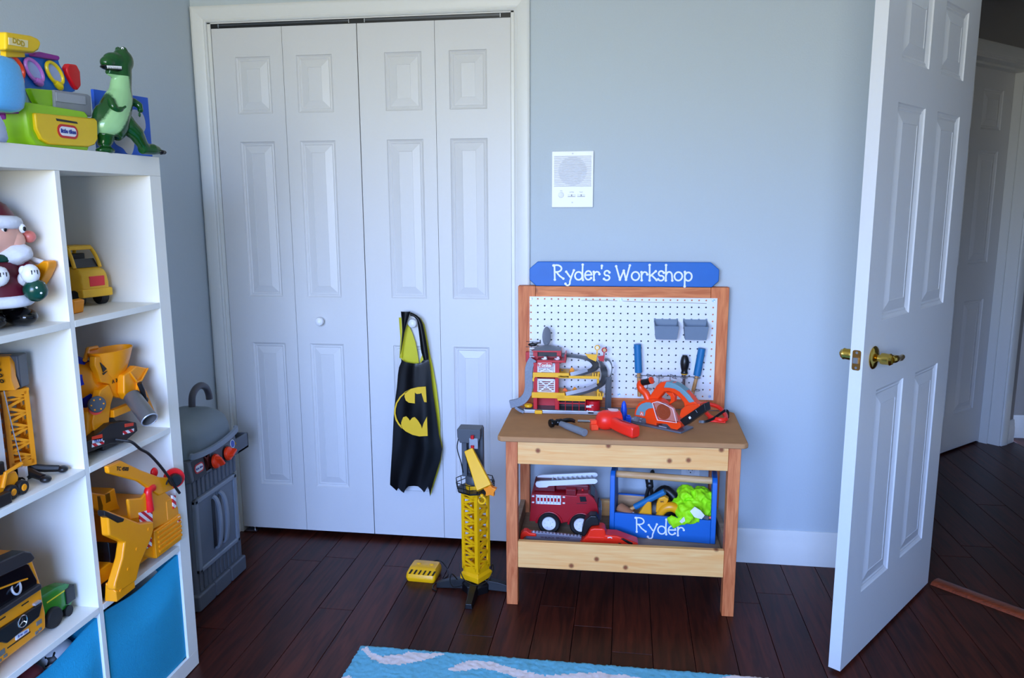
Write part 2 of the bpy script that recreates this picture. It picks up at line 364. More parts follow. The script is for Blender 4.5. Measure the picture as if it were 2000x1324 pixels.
def baseboard(name, a, b, nrm, h=.135, d=.013):
    a, b, nrm = Vector(a), Vector(b), Vector(nrm); pr = bb_prof(h,d); mb = MB()
    mb.loft([[p-nrm*q+Vector((0,0,z)) for q, z in pr] for p in (a,b)]); return st(mb.obj(name, M_trim))
baseboard('baseboard_back', (1.235,0,0), (2.605,0,0), (0,-1,0))
baseboard('baseboard_left', (-.064,0,0), (-.064,-4,0), (1,0,0))
# ================================================================ doors with raised panels
def panel(mb, x0, x1, z0, z1, yf, s=1):     # nested rings of a moulded raised panel; face at yf looking towards -y*s
    prof = [(0,0),(.003,.004),(.010,.0075),(.014,.006),(.019,.0085),(.050,.0022),(.0515,.0034)]
    k = min(1, (x1-x0)/.16, (z1-z0)/.16); R = []
    for i, d in prof: i *= k; R.append([(x0+i,yf+d*s,z0+i),(x1-i,yf+d*s,z0+i),(x1-i,yf+d*s,z1-i),(x0+i,yf+d*s,z1-i)])
    mb.loft(R, False); n = len(mb.v); mb.add(R[-1], [(0,1,2,3)])
def door_slab(parent, w, h, th, cols, rows, both, name='leaf'):
    mb = MB(); xs = [0]+[c for a in cols for c in a]+[w]; zs = [0]+[c for a in rows for c in a]+[h]
    for i in range(0, len(xs)-1, 2): mb.b2((xs[i],0,0),(xs[i+1],th,h))
    for i in range(1, len(xs)-1, 2):
        for j in range(0, len(zs)-1, 2): mb.b2((xs[i],0,zs[j]),(xs[i+1],th,zs[j+1]))
        for j in range(1, len(zs)-1, 2): mb.b2((xs[i],.010,zs[j]),(xs[i+1],th-(.010 if both else 0),zs[j+1]))
    o = mb.obj(name, M_door, parent)
    for a, b in cols:
        for c, d in rows:
            mb = MB(); panel(mb, a, b, c, d, 0, 1)
            if both: 
                q = MB(); panel(q, a, b, c, d, th, -1); mb.add(q.v, q.f)
            mb.obj('panel', M_door, o, ang=10)
    return o
rows_c = [(.193,.793),(.980,1.581),(1.685,1.895)]
lw = CW/4; zb = .022
for n in range(2):
    dr = bpy.data.objects.new('door_%d' % (n+1), None); COL.objects.link(dr); dr.location = (lw*2*n,.004,zb); st(dr, 'white bifold closet door, %s pair of leaves' % ('first' if n == 0 else 'second'))
    for k in range(2):
        g0 = .0135 if n == 0 and k == 0 else .0008; g1 = .0135 if n == 1 and k == 1 else (.0025 if (n == 0 and k == 1) else .0008)
        c = (.102,.243) if k == 0 else (.052,.193)
        wd = lw-g0-g1
        lf = door_slab(dr, wd, 2.0, .035, [(c[0]-g0,c[1]-g0)], rows_c, False); lf.location = (lw*k+g0,0,0)
        if (n, k) in ((0,1),(1,0)):
            mb = MB(); kx = (.401-lw if n == 0 else .779-2*lw)-g0
            mb.lathe([(.0001,0),(.009,0),(.0085,.010),(.012,.014),(.0165,.020),(.0175,.027),(.0155,.034),(.009,.039),(.0001,.0405)], (kx,0,.886), (0,-1,0), 20); mb.obj('knob', M_white, lf)
# entry door leaf: hinge by the back wall, swung into the room
d3 = bpy.data.objects.new('door_3', None); COL.objects.link(d3); st(d3, 'white six-panel room door standing open with brass lever')
DA = Vector((2.2365,-.7265,0)); DD = Vector((.5975,.8019,0))
d3.location = DA+Vector((0,0,.012)); d3.rotation_euler = (0,0,math.atan2(DD.y,DD.x))
rows6 = [(.205,.825),(1.025,1.615),(1.722,1.925)]
lf = door_slab(d3, .762, 2.03, .035, [(.114,.330),(.434,.648)], rows6, True)
# brass lever set
ky = .925; kx = .072
def lever(yf, s, part):
    mb = MB(); mb.lathe([(.001,0),(.031,0),(.033,.003),(.031,.006),(.024,.009),(.015,.011),(.010,.014),(.010,.020),(.0155,.022),(.0165,.028),(.0155,.040),(.017,.046),(.013,.052),(.001,.053)], (kx,yf,ky), (0,s,0), 24)
    rose = mb.obj('rose', M_brass, part)
    mb = MB(); pts = spline([(kx,yf+s*.048,ky),(kx+.018,yf+s*.052,ky+.001),(kx+.045,yf+s*.05,ky-.002),(kx+.075,yf+s*.047,ky-.006),(kx+.098,yf+s*.046,ky-.004)], 4)
    mb.tube(pts, [.011,.0115,.012,.012,.011,.0105,.010,.0095,.009,.009,.0088,.0088,.009,.0085,.008,.007,.004], 10); mb.obj('lever', M_brass, rose)
lever(0, -1, lf); lever(.035, 1, lf)
mb = MB(); mb.prism(rrect(.006,ky-.028,.029,ky+.028,.006), 'x', -.0012, .0005); lp = mb.obj('latch_plate', mat('bronze_plate', (150,105,50), .35, .9), lf)
mb = MB(); mb.prism([(.011,ky-.008),(.024,ky-.008),(.024,ky+.008),(.011,ky+.008)], 'x', -.009, 0, [(.011,ky-.008),(.017,ky-.008),(.017,ky+.008),(.011,ky+.008)]); mb.obj('latch_bolt', M_steel, lp)
for z in (-.021,.021): mb = MB(); mb.cyl((-.0014,.0175,ky+z),(-.0002,.0175,ky+z),.0035); mb.obj('screw', M_steel, lp)
for z in (.22,1.0,1.8): mb = MB(); mb.cyl((.766,.038,z),(.766,.038,z+.09),.007); mb.obj('hinge', M_brass, lf)
# doorway jamb and hall-side casing of the entry
mb = MB(); ebox(mb, DS0, DS0+.018, -.001, .111, 0, 2.045); ebox(mb, DS1-.018, DS1, -.001, .111, 0, 2.045); ebox(mb, DS0, DS1, -.001, .111, 2.027, 2.045); st(mb.obj('trim_5', M_trim))
mb = MB(); Mth = Matrix.Translation(ew(.53,.03,0)) @ rotm(0,0,-PI/4).to_4x4(); mb.M = Mth
mb.loft([[(x,-.034,0),(x,-.026,.008),(x,-.012,.011),(x,.012,.011),(x,.026,.008),(x,.034,0)] for x in (-.385,.385)]); st(mb.obj('trim_6', M_thr), 'reddish wood threshold strip in the doorway')
# hall: door in the facing wall, its jamb, casing, the end wall
HU = Vector((.7307,.6827,0)); HN = Vector((.6827,-.7307,0)); HP = Vector((3.316,1.465,0))     # along the hall door, outward normal
Mh = Matrix(((HU.x,-HN.x,0,HP.x),(HU.y,-HN.y,0,HP.y),(0,0,1,0),(0,0,0,1)))                    # local x along, y into the wall
d4 = bpy.data.objects.new('door_4', None); COL.objects.link(d4); d4.matrix_world = Mh @ Matrix.Translation((-.338,.001,.012)); st(d4, 'white six-panel door across the dim hall')
door_slab(d4, .762, 2.03, .035, [(.114,.330),(.434,.648)], rows6, False)
def hb(mb, x0, x1, y0, y1, z0, z1): q = MB(); q.b2((x0,y0,z0),(x1,y1,z1)); q.v = [Mh @ p for p in q.v]; mb.add(q.v, q.f); return mb
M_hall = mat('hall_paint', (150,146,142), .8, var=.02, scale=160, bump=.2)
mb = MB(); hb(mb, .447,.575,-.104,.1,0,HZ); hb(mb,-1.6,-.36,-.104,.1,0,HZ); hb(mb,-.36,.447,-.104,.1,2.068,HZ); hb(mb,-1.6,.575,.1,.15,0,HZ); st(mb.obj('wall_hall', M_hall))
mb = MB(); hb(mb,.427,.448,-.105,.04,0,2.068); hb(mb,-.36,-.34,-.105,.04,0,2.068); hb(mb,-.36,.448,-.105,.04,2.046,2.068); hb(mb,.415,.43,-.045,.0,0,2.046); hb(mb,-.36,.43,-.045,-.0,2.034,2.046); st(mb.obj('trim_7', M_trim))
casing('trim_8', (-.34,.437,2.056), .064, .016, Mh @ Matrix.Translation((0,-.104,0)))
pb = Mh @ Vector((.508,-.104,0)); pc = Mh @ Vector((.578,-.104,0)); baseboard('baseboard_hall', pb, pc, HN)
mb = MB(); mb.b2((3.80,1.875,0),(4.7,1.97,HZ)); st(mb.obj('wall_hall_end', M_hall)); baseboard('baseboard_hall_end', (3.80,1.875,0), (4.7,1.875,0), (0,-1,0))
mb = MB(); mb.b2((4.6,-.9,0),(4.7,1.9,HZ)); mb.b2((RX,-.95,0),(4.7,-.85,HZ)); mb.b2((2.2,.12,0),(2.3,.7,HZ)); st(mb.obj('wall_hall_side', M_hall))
# ================================================================ wall fittings
ic = thing('wall_intercom', 'white square intercom speaker with louvred grille mounted on the blue-grey wall', 'intercom', (1.3925,0,1.4495))
mb = MB(); mb.b2((-.076,-.012,-.101),(.076,0,.101)); mb.obj('faceplate', M_white, ic, bev=.002)
for i in range(18):
    z = .082-i*.0062; hw = .068
    mb = MB(); mb.box((0,-.0128,z),(hw*2,.003,.0036),rotm(.5,0,0)); mb.obj('slat', M_white, ic)
mb = MB(); mb.prism(circ(0,.03,.052,24),'y',-.0122,-.0118); mb.obj('speaker_cone', mat('speaker_grey',(206,209,216),.7), ic)
mb = MB(); mb.lathe([(.0001,0),(.0105,0),(.0095,.004),(.0001,.005)],(-.0415,-.012,-.0555),(0,-1,0)); mb.obj('knob', mat('knob_white',(225,226,228),.35), ic)
for x in (-.003,.032):
    mb = MB(); mb.b2((x-.014,-.0145,-.061),(x+.014,-.012,-.053)); s_ = mb.obj('switch', mat('knob_white',(0,0,0)), ic, bev=.0006)
    mb = MB(); mb.b2((x-.001,-.0165,-.06),(x+.002,-.0145,-.054)); mb.b2((x-.014,-.0124,-.0625),(x+.014,-.0119,-.0612)); mb.obj('switch_mark', mat('mark_grey',(120,122,128),.5), s_)
M_mark = mat('mark_grey',(0,0,0))
for t, x, z in (('VOL',-.041,-.041),('LISTEN',-.003,-.046),('TALK',.032,-.046)):
    text_obj(t, 'lettering', M_mark, ic, .0055, face((x,-.0122,z),(1,0,0),(0,0,1)), .0002)
for z in (.092,-.083): mb = MB(); mb.cyl((0,-.013,z),(0,-.012,z),.003,n=10); mb.obj('screw', mat('screw_white',(205,205,208),.4), ic)
CAPE_L = [(0.731, 0.774),(0.736, 0.7591),(0.736, 0.7591),(0.7263, 0.7379),(0.7211, 0.7077),(0.716, 0.6592),(0.7084, 0.6104),(0.702, 0.5613),(0.6961, 0.4872),(0.6901, 0.4125),(0.6837, 0.3497),(0.6784, 0.2991),(0.6752, 0.2578)]
CAPE_R = [(0.8249, 0.7733),(0.8447, 0.7708),(0.8489, 0.7471),(0.8518, 0.7173),(0.8545, 0.6754),(0.8595, 0.6274),(0.8657, 0.5791),(0.8724, 0.5246),(0.8785, 0.4697),(0.8913, 0.4117),(0.8831, 0.368),(0.8618, 0.3109),(0.8412, 0.2691)]
CAPE_B = [(0.6752, 0.2559),(0.6929, 0.2415),(0.7051, 0.2332),(0.7099, 0.2487),(0.7208, 0.2347),(0.7317, 0.2238),(0.7383, 0.24),(0.7524, 0.2546),(0.7724, 0.26),(0.7947, 0.2586),(0.808, 0.2454),(0.8175, 0.2301),(0.8253, 0.2482),(0.8342, 0.2606),(0.8387, 0.2135)]
CAPE_N = [(0.731, 0.774),(0.742, 0.7563),(0.7598, 0.746),(0.7839, 0.743),(0.8032, 0.7459),(0.8172, 0.7522),(0.8249, 0.7703)]
CAPE_SL = [(0.7408, 0.957),(0.7432, 0.9172),(0.744, 0.882),(0.7398, 0.8405),(0.7352, 0.8048),(0.7324, 0.7738)]
CAPE_SLi = [(0.779, 0.9576),(0.7693, 0.9306),(0.7615, 0.9058),(0.7528, 0.8762),(0.7445, 0.8347),(0.736, 0.793)]
CAPE_SR = [(0.7789, 0.9553),(0.7995, 0.9463),(0.8153, 0.9337),(0.8254, 0.9128),(0.8323, 0.8778),(0.8385, 0.8368),(0.8437, 0.8014),(0.846, 0.7718)]
CAPE_SRi = [(0.7774, 0.9412),(0.7916, 0.938),(0.8031, 0.9241),(0.8062, 0.9066),(0.8097, 0.8774),(0.813, 0.8421),(0.8157, 0.8067),(0.8261, 0.7684)]
CAPE_LIN = [(0.7548, 0.9022),(0.7648, 0.8935),(0.7762, 0.867),(0.7873, 0.8316),(0.7936, 0.7959),(0.7986, 0.7541),(0.7982, 0.7391),(0.7605, 0.7363),(0.7304, 0.7463),(0.7272, 0.7824),(0.7327, 0.8244),(0.7429, 0.8664)]
CAPE_LIN2 = [(0.8201, 0.7666),(0.8133, 0.7844),(0.805, 0.7663),(0.8019, 0.7392),(0.8213, 0.7427)]
CAPE_LR = [(0.808, 0.932),(0.8241, 0.9028),(0.8337, 0.8497),(0.8425, 0.7903),(0.8534, 0.7367),(0.8656, 0.6586),(0.8741, 0.5736),(0.8784, 0.5124),(0.8774, 0.463),(0.8862, 0.4138),(0.8789, 0.3573),(0.8655, 0.3065),(0.8391, 0.2292),(0.8337, 0.2067),(0.8274, 0.2604),(0.8284, 0.5721),(0.822, 0.8137)]
EM_U = [(0.8352, 0.6674),(0.8039, 0.6641),(0.7765, 0.6566),(0.7519, 0.6414),(0.7496, 0.6244),(0.7541, 0.6095),(0.766, 0.6008),(0.7901, 0.5985),(0.7913, 0.6426),(0.7984, 0.6368),(0.8123, 0.6385),(0.8172, 0.6416),(0.8277, 0.6058),(0.8373, 0.6049)]
EM_L = [(0.8384, 0.4694),(0.805, 0.4662),(0.7777, 0.4713),(0.7506, 0.4843),(0.7327, 0.5002),(0.7333, 0.5205),(0.7412, 0.5409),(0.7535, 0.5456),(0.763, 0.5368),(0.7682, 0.5279),(0.7777, 0.5404),(0.7875, 0.5438),(0.8017, 0.5291),(0.8121, 0.5112),(0.816, 0.4973),(0.8233, 0.5207),(0.8372, 0.5468)]
EM_R = [(0.7765, 0.6566),(0.752, 0.6438),(0.7302, 0.6238),(0.7143, 0.599),(0.7068, 0.5745),(0.7055, 0.5531),(0.7103, 0.5288),(0.7208, 0.5108),(0.7338, 0.496),(0.7358, 0.5022),(0.724, 0.5171),(0.7154, 0.5351),(0.7111, 0.5563),(0.7129, 0.5747),(0.7197, 0.5974),(0.735, 0.6209),(0.7549, 0.6397)]
SAW_BODY = [(-0.0785, 0.0249),(-0.0774, 0.0399),(-0.0724, 0.0568),(-0.0631, 0.0718),(-0.0484, 0.0835),(-0.0277, 0.0909),(-0.0014, 0.0979),(0.0132, 0.0977),(0.0279, 0.091),(0.0486, 0.075),(0.0635, 0.0568),(0.0811, 0.0393),(0.1025, 0.0329),(0.1038, 0.0202),(0.0912, -0.0029),(0.0644, -0.0081),(0.0637, 0.01),(0.0505, 0.0193),(0.01, 0.0157),(0.0107, -0.0053),(-0.0306, -0.0111),(-0.0331, 0.0237)]
SAW_GREY = [(-0.0726, 0.03),(-0.0699, 0.0439),(-0.0628, 0.0598),(-0.0511, 0.0725),(-0.0334, 0.0815),(-0.0157, 0.0845),(-0.0037, 0.0778),(-0.0019, 0.0668),(-0.0209, 0.0617),(-0.0325, 0.0517),(-0.0355, 0.0326)]
SAW_ARCH = [(-0.0366, 0.0881),(-0.021, 0.1144),(-0.0043, 0.1419),(0.0113, 0.1559),(0.0341, 0.1619),(0.0598, 0.1606),(0.0854, 0.153),(0.1081, 0.14),(0.128, 0.1242),(0.1422, 0.1101),(0.1643, 0.0999),(0.1546, 0.073),(0.1224, 0.057),(0.0973, 0.0577),(0.1047, 0.0846),(0.1013, 0.0994),(0.0869, 0.1124),(0.0668, 0.124),(0.0467, 0.1277),(0.0268, 0.1246),(0.0129, 0.108),(-0.0012, 0.0914)]
SAW_GRIP = [(0.0341, 0.1614),(0.0456, 0.1618),(0.0655, 0.1597),(0.0854, 0.1535),(0.1053, 0.1421),(0.1238, 0.1273),(0.1423, 0.1093),(0.1234, 0.1026),(0.1061, 0.1193),(0.0861, 0.134),(0.0662, 0.1411),(0.0463, 0.1413),(0.0249, 0.1385)]
SAW_FH = [(-0.038, 0.0853),(-0.0491, 0.106),(-0.0644, 0.1155),(-0.0722, 0.1262),(-0.071, 0.137),(-0.0606, 0.1433),(-0.0473, 0.1471),(-0.0282, 0.1552)]
SAW_GUARD = [(0.0004, 0.0877),(0.0191, 0.096),(0.0451, 0.0926),(0.081, 0.0818),(0.0967, 0.0357),(0.0643, 0.0336),(0.0227, 0.0312),(0.0116, 0.0581)]
SAW_TRIG = [(0.0268, 0.1233),(0.0473, 0.111),(0.0506, 0.0999),(0.0399, 0.0787),(0.0635, 0.0956),(0.0657, 0.114),(0.0568, 0.1255)]
SAW_BAT = [(0.1034, 0.0459),(0.1235, 0.0286),(0.1978, 0.0932),(0.1916, 0.1183)]
SAW_BATO = [(0.0919, 0.0516),(0.0967, 0.0756),(0.1154, 0.0941),(0.164, 0.1087),(0.167, 0.1004),(0.1062, 0.0451)]
MX_HOP = [(-1.1919, 0.9973),(-1.0516, 0.9777),(-1.0624, 0.9585),(-1.0809, 0.9398),(-1.1058, 0.929),(-1.1359, 0.9319),(-1.1635, 0.9452),(-1.1819, 0.9682)]
MX_RIM = [(-1.2055, 0.9999),(-1.1524, 0.998),(-1.1265, 0.998),(-1.0514, 0.979),(-1.0521, 0.9741),(-1.1066, 0.9784),(-1.189, 0.9932)]
MX_CHUTE = [(-1.1276, 0.9328),(-1.096, 0.9383),(-1.0751, 0.9463),(-1.0202, 0.9285),(-1.0376, 0.9233),(-1.0617, 0.8981),(-1.0823, 0.8664),(-1.1217, 0.8662),(-1.1343, 0.8854)]
MX_ARM = [(-1.1993, 0.9949),(-1.1751, 0.9926),(-1.1683, 0.9651),(-1.1501, 0.9396),(-1.0995, 0.9248),(-1.0877, 0.8985),(-1.0893, 0.8586),(-1.1369, 0.8755),(-1.156, 0.8852),(-1.1573, 0.9146),(-1.188, 0.9265),(-1.195, 0.9517),(-1.2042, 0.9725)]
MX_LEG = [(-1.1675, 0.9173),(-1.1537, 0.8849),(-1.1677, 0.8641),(-1.1842, 0.8127),(-1.2087, 0.8054),(-1.2402, 0.817),(-1.2419, 0.8411),(-1.2007, 0.9107)]
MX_FEND = [(-1.2485, 0.8657),(-1.2207, 0.8701),(-1.167, 0.8242),(-1.1853, 0.7977),(-1.2126, 0.8057),(-1.2335, 0.8048),(-1.2418, 0.7942),(-1.2579, 0.8003)]
MX_RLEG = [(-1.0687, 0.9024),(-1.0479, 0.8747),(-1.014, 0.7986),(-1.0165, 0.7809),(-1.0354, 0.7836),(-1.068, 0.849),(-1.0809, 0.8725)]
MX_BUMP = [(-1.2978, 0.8047),(-1.2635, 0.8105),(-1.2019, 0.8256),(-1.1364, 0.8145),(-1.0993, 0.799),(-1.0966, 0.7754),(-1.1591, 0.7616),(-1.2091, 0.7747),(-1.2684, 0.7768),(-1.2949, 0.7784)]
MX_L1 = [(-1.2748, 0.8129),(-1.2376, 0.8088),(-1.2386, 0.7972),(-1.2761, 0.804)]
MX_N1 = [(-1.2742, 0.8058),(-1.2382, 0.7995),(-1.2397, 0.7893),(-1.2756, 0.7957)]
MX_S1 = [(-1.2769, 0.7962),(-1.2328, 0.7908),(-1.235, 0.7831),(-1.2782, 0.7873)]
MX_L2 = [(-1.1479, 0.8093),(-1.1137, 0.8028),(-1.1149, 0.7948),(-1.1491, 0.8005)]
MX_S2 = [(-1.1582, 0.7925),(-1.1135, 0.7869),(-1.1158, 0.7788),(-1.1587, 0.7836)]
MX_PTS = [(-1.2523, 0.8787),(-1.129, 0.8623),(-1.0782, 0.7973),(-1.2739, 0.8695),(-1.0641, 0.8687)]
MX_DRUM = [(-1.1603, 0.9938),(-1.0882, 0.9751),(-1.077, 0.8962),(-1.1646, 0.8431),(-1.1813, 0.8476)]
MX_B1 = [(-1.1873, 0.99),(-1.1194, 0.9755),(-1.1231, 0.9443),(-1.1879, 0.9509)]
MX_B2 = [(-1.1864, 0.9016),(-1.1112, 0.9046),(-1.1033, 0.8953),(-1.1514, 0.8526),(-1.1875, 0.8584)]
CR_REAR = [(-1.1132, 0.5027),(-0.9842, 0.5007),(-0.9888, 0.425),(-1.1114, 0.4234)]
CR_UP = [(-1.202, 0.6284),(-1.1483, 0.6106),(-1.086, 0.6309),(-1.026, 0.57),(-0.9883, 0.5222),(-0.9869, 0.4914),(-1.1572, 0.5121),(-1.1556, 0.558),(-1.201, 0.5708)]
CR_SIDE = [(-1.1823, 0.4828),(-1.1598, 0.5068),(-1.0918, 0.4929),(-1.0997, 0.4173),(-1.1302, 0.4365),(-1.1746, 0.4699)]
CR_BOOM = [(-1.2709, 0.7379),(-1.2198, 0.7365),(-1.1448, 0.6856),(-1.072, 0.6413),(-1.0121, 0.6167),(-0.9951, 0.5809),(-1.0792, 0.5899),(-1.1149, 0.6224),(-1.1579, 0.6598),(-1.2693, 0.7202)]
CR_CAB = [(-1.2516, 0.6621),(-1.2038, 0.638),(-1.1632, 0.6409),(-1.156, 0.5951),(-1.1493, 0.5769),(-1.219, 0.5929),(-1.2532, 0.6216)]
CR_W1 = [(-1.2336, 0.645),(-1.2235, 0.6411),(-1.2167, 0.6131),(-1.2187, 0.5989),(-1.2326, 0.6075)]
CR_W2 = [(-1.2032, 0.6373),(-1.187, 0.6362),(-1.1858, 0.613),(-1.2035, 0.6139)]
CR_S1 = [(-1.1668, 0.5769),(-1.1095, 0.5646),(-1.1127, 0.5232),(-1.1618, 0.5332)]
CR_S2 = [(-1.1568, 0.4998),(-1.1272, 0.4915),(-1.1294, 0.4686),(-1.1572, 0.4719)]
CR_S3 = [(-1.0194, 0.5678),(-1.0037, 0.5618),(-1.0053, 0.5294),(-1.0193, 0.5284)]
CR_S4 = [(-1.0043, 0.4957),(-0.9901, 0.4965),(-0.9891, 0.4827),(-1.0034, 0.482)]
CR_PTS = [(-1.0102, 0.6167),(-1.029, 0.6186),(-1.13, 0.5977),(-1.1173, 0.6177),(-1.0938, 0.6057),(-1.0654, 0.6618),(-1.2116, 0.46),(-1.0714, 0.5813),(-1.0378, 0.5357),(-1.0847, 0.5225)]
EX_ARM = [(-1.3098, 0.6424),(-1.293, 0.6314),(-1.1897, 0.5591),(-1.1353, 0.5409),(-1.1357, 0.5206),(-1.1562, 0.4951),(-1.2044, 0.4552),(-1.2255, 0.4194),(-1.2913, 0.4227),(-1.3102, 0.4384),(-1.3082, 0.4521),(-1.2714, 0.5021),(-1.2577, 0.5374),(-1.3108, 0.5785)]
EX_BLK1 = [(-1.3226, 0.6482),(-1.2911, 0.6254),(-1.2525, 0.5979),(-1.2578, 0.5913),(-1.2784, 0.597),(-1.3226, 0.634)]
EX_BLK2 = [(-1.1793, 0.506),(-1.1707, 0.4991),(-1.1769, 0.4894),(-1.2117, 0.4747),(-1.2197, 0.4509),(-1.2513, 0.4512),(-1.203, 0.5043)]
EX_DARK = [(-1.2662, 0.5391),(-1.2156, 0.5149),(-1.2368, 0.4593),(-1.2639, 0.4814)]
HOSE = [(-1.1671, 0.7671),(-1.1425, 0.7414),(-1.1165, 0.7208),(-1.0818, 0.683),(-1.0519, 0.6378),(-1.0304, 0.601),(-1.0125, 0.5731)]
TK_FRONT = [(-1.5799, 0.6638),(-1.5176, 0.6316),(-1.4921, 0.6161),(-1.4883, 0.5994),(-1.4722, 0.5339),(-1.4717, 0.4928),(-1.4678, 0.4625),(-1.4719, 0.4235),(-1.5174, 0.4219),(-1.616, 0.4193)]
TK_SHADE = [(-1.5923, 0.634),(-1.5255, 0.6345),(-1.5029, 0.6216),(-1.4973, 0.6067),(-1.5121, 0.6014),(-1.5957, 0.6112)]
TK_WIN = [(-1.5915, 0.6088),(-1.5076, 0.599),(-1.5021, 0.5939),(-1.4836, 0.5474),(-1.4853, 0.5357),(-1.6021, 0.5367)]
TK_GRIL = [(-1.6114, 0.4971),(-1.4791, 0.4934),(-1.496, 0.4658),(-1.5888, 0.4574),(-1.6017, 0.4675),(-1.6124, 0.4906)]
TK_PTS = [(-1.5472, 0.4848),(-1.5453, 0.4517),(-1.6013, 0.4436),(-1.4935, 0.4507),(-1.6077, 0.4294),(-1.593, 0.4312),(-1.5074, 0.4333),(-1.4926, 0.4349),(-1.5808, 0.5242),(-1.5143, 0.5263),(-1.5475, 0.5704)]
TK_PLATE = [(-1.5611, 0.4596),(-1.5251, 0.4548),(-1.5253, 0.4474),(-1.562, 0.4478)]
TR_HOOD = [(-1.439, 0.5023),(-1.3743, 0.4702),(-1.3511, 0.4542),(-1.3549, 0.415),(-1.3649, 0.4095),(-1.4149, 0.4342),(-1.4378, 0.4651)]
TR_G = [(-1.3793, 0.4541),(-1.352, 0.4534),(-1.3571, 0.4178),(-1.3827, 0.4302)]
TR_LINE = [(-1.4297, 0.4798),(-1.3794, 0.4533),(-1.3797, 0.4513),(-1.43, 0.4778)]
B1_SCOOP = [(0.2464, 1.2396),(0.2806, 1.2326),(0.305, 1.2352),(0.3193, 1.2437),(0.3325, 1.2426),(0.3324, 1.2306),(0.3176, 1.2063),(0.2957, 1.1793),(0.2709, 1.1521),(0.2534, 1.142),(0.2361, 1.1343),(0.2435, 1.1616),(0.2627, 1.1961),(0.2585, 1.2058),(0.2467, 1.2202)]
B1_PATCH = [(0.2654, 1.1961),(0.2792, 1.1877),(0.2544, 1.1617),(0.252, 1.1641)]
B1_PTS = [(0.2587, 1.2518),(0.3106, 1.2377),(0.2508, 1.1321),(0.2168, 1.3665),(0.2122, 1.3308),(0.2512, 1.3427),(0.2414, 1.2854),(0.2431, 1.2348),(0.2476, 1.1837),(0.189, 1.151),(0.2458, 1.1023),(0.1868, 1.0912),(0.2625, 1.1051)]
B2_PTS = [(-1.4283, 1.0196),(-1.3824, 0.9888),(-1.3714, 0.9567),(-1.4274, 0.9594),(-1.4412, 0.9549),(-1.3716, 0.9432),(-1.4438, 0.7915),(-1.3784, 0.7746),(-1.3968, 0.9494),(-1.3949, 0.7719),(-1.3649, 0.7672),(-1.3183, 0.7513),(-1.3373, 0.7262),(-1.3888, 0.7531),(-1.4379, 0.9437),(-1.4698, 0.8268)]
B2_SKID = [(-1.5429, 0.836),(-1.5039, 0.8228),(-1.4766, 0.7847),(-1.5084, 0.7701),(-1.5334, 0.7743),(-1.5536, 0.7642)]
DK_PANEL = [(-1.3439, 1.6782),(-1.328, 1.6894),(-1.2515, 1.702),(-1.1657, 1.7091),(-1.1609, 1.6948),(-1.1403, 1.6687),(-1.1123, 1.6392),(-1.2007, 1.6077),(-1.2985, 1.5703),(-1.3609, 1.5634)]
DK_SIGN = [(-1.3597, 1.7267),(-1.2833, 1.7336),(-1.2622, 1.7312),(-1.2559, 1.7215),(-1.2658, 1.7065),(-1.2826, 1.6969),(-1.3653, 1.6884)]
DK_LABEL = [(-1.3554, 1.7157),(-1.2994, 1.7203),(-1.3017, 1.7048),(-1.3562, 1.701)]
DK_STEM = [(-1.3438, 1.6957),(-1.2888, 1.7025),(-1.288, 1.6875),(-1.3465, 1.6774)]
DK_PURP = [(-1.2566, 1.7029),(-1.2401, 1.7081),(-1.1792, 1.7098),(-1.1766, 1.7045),(-1.1808, 1.6992),(-1.261, 1.6944)]
DK_PADD = [(-1.1429, 1.6987),(-1.114, 1.7012),(-1.1034, 1.6861),(-1.1046, 1.6522),(-1.1192, 1.6393),(-1.1324, 1.6483),(-1.1501, 1.6729),(-1.1514, 1.688)]
DK_GREY = [(-1.2674, 1.6203),(-1.1537, 1.6252),(-1.1432, 1.6218),(-1.1463, 1.5738),(-1.1777, 1.5706),(-1.1822, 1.5771),(-1.2704, 1.5777)]
DK_GREY2 = [(-1.2645, 1.615),(-1.1663, 1.6187),(-1.1656, 1.5988),(-1.2658, 1.5948)]
DK_LIME = [(-1.3346, 1.6144),(-1.2591, 1.6204),(-1.2668, 1.5782),(-1.3071, 1.5736),(-1.323, 1.5913)]
DK_LEDGE = [(-1.3242, 1.58),(-1.2078, 1.581),(-1.1981, 1.5752),(-1.1994, 1.5657),(-1.3269, 1.5613)]
DK_DRAW = [(-1.3659, 1.5589),(-1.1719, 1.5671),(-1.1634, 1.5621),(-1.1677, 1.519),(-1.1808, 1.505),(-1.2035, 1.4987),(-1.3311, 1.4955),(-1.3544, 1.5046),(-1.3664, 1.525)]
DK_SLOT = [(-1.3057, 1.5534),(-1.2381, 1.5524),(-1.2353, 1.5481),(-1.3032, 1.5482)]
DK_LOGO = [(-1.2714, 1.5278)]
DK_LG2 = [(-1.3027, 1.5251),(-1.2389, 1.5306),(-1.2697, 1.5392),(-1.2732, 1.5153)]
DK_BLOB = [(-1.4589, 1.6368),(-1.4339, 1.6439),(-1.4144, 1.637),(-1.4064, 1.6159),(-1.4117, 1.5795),(-1.4258, 1.5594),(-1.452, 1.5484),(-1.4724, 1.5452)]
DK_CLOTH = [(-1.4815, 1.5382),(-1.4741, 1.535),(-1.4687, 1.5176),(-1.4605, 1.5002),(-1.4497, 1.4909),(-1.4887, 1.489)]
DK_PUR2 = [(-1.3895, 1.5554),(-1.3339, 1.5722),(-1.3395, 1.5544),(-1.3557, 1.5441),(-1.3871, 1.5431)]
DK_PILL = [(-1.3325, 1.6228),(-1.3067, 1.5938),(-1.2788, 1.5728),(-1.298, 1.5696),(-1.3359, 1.5794)]
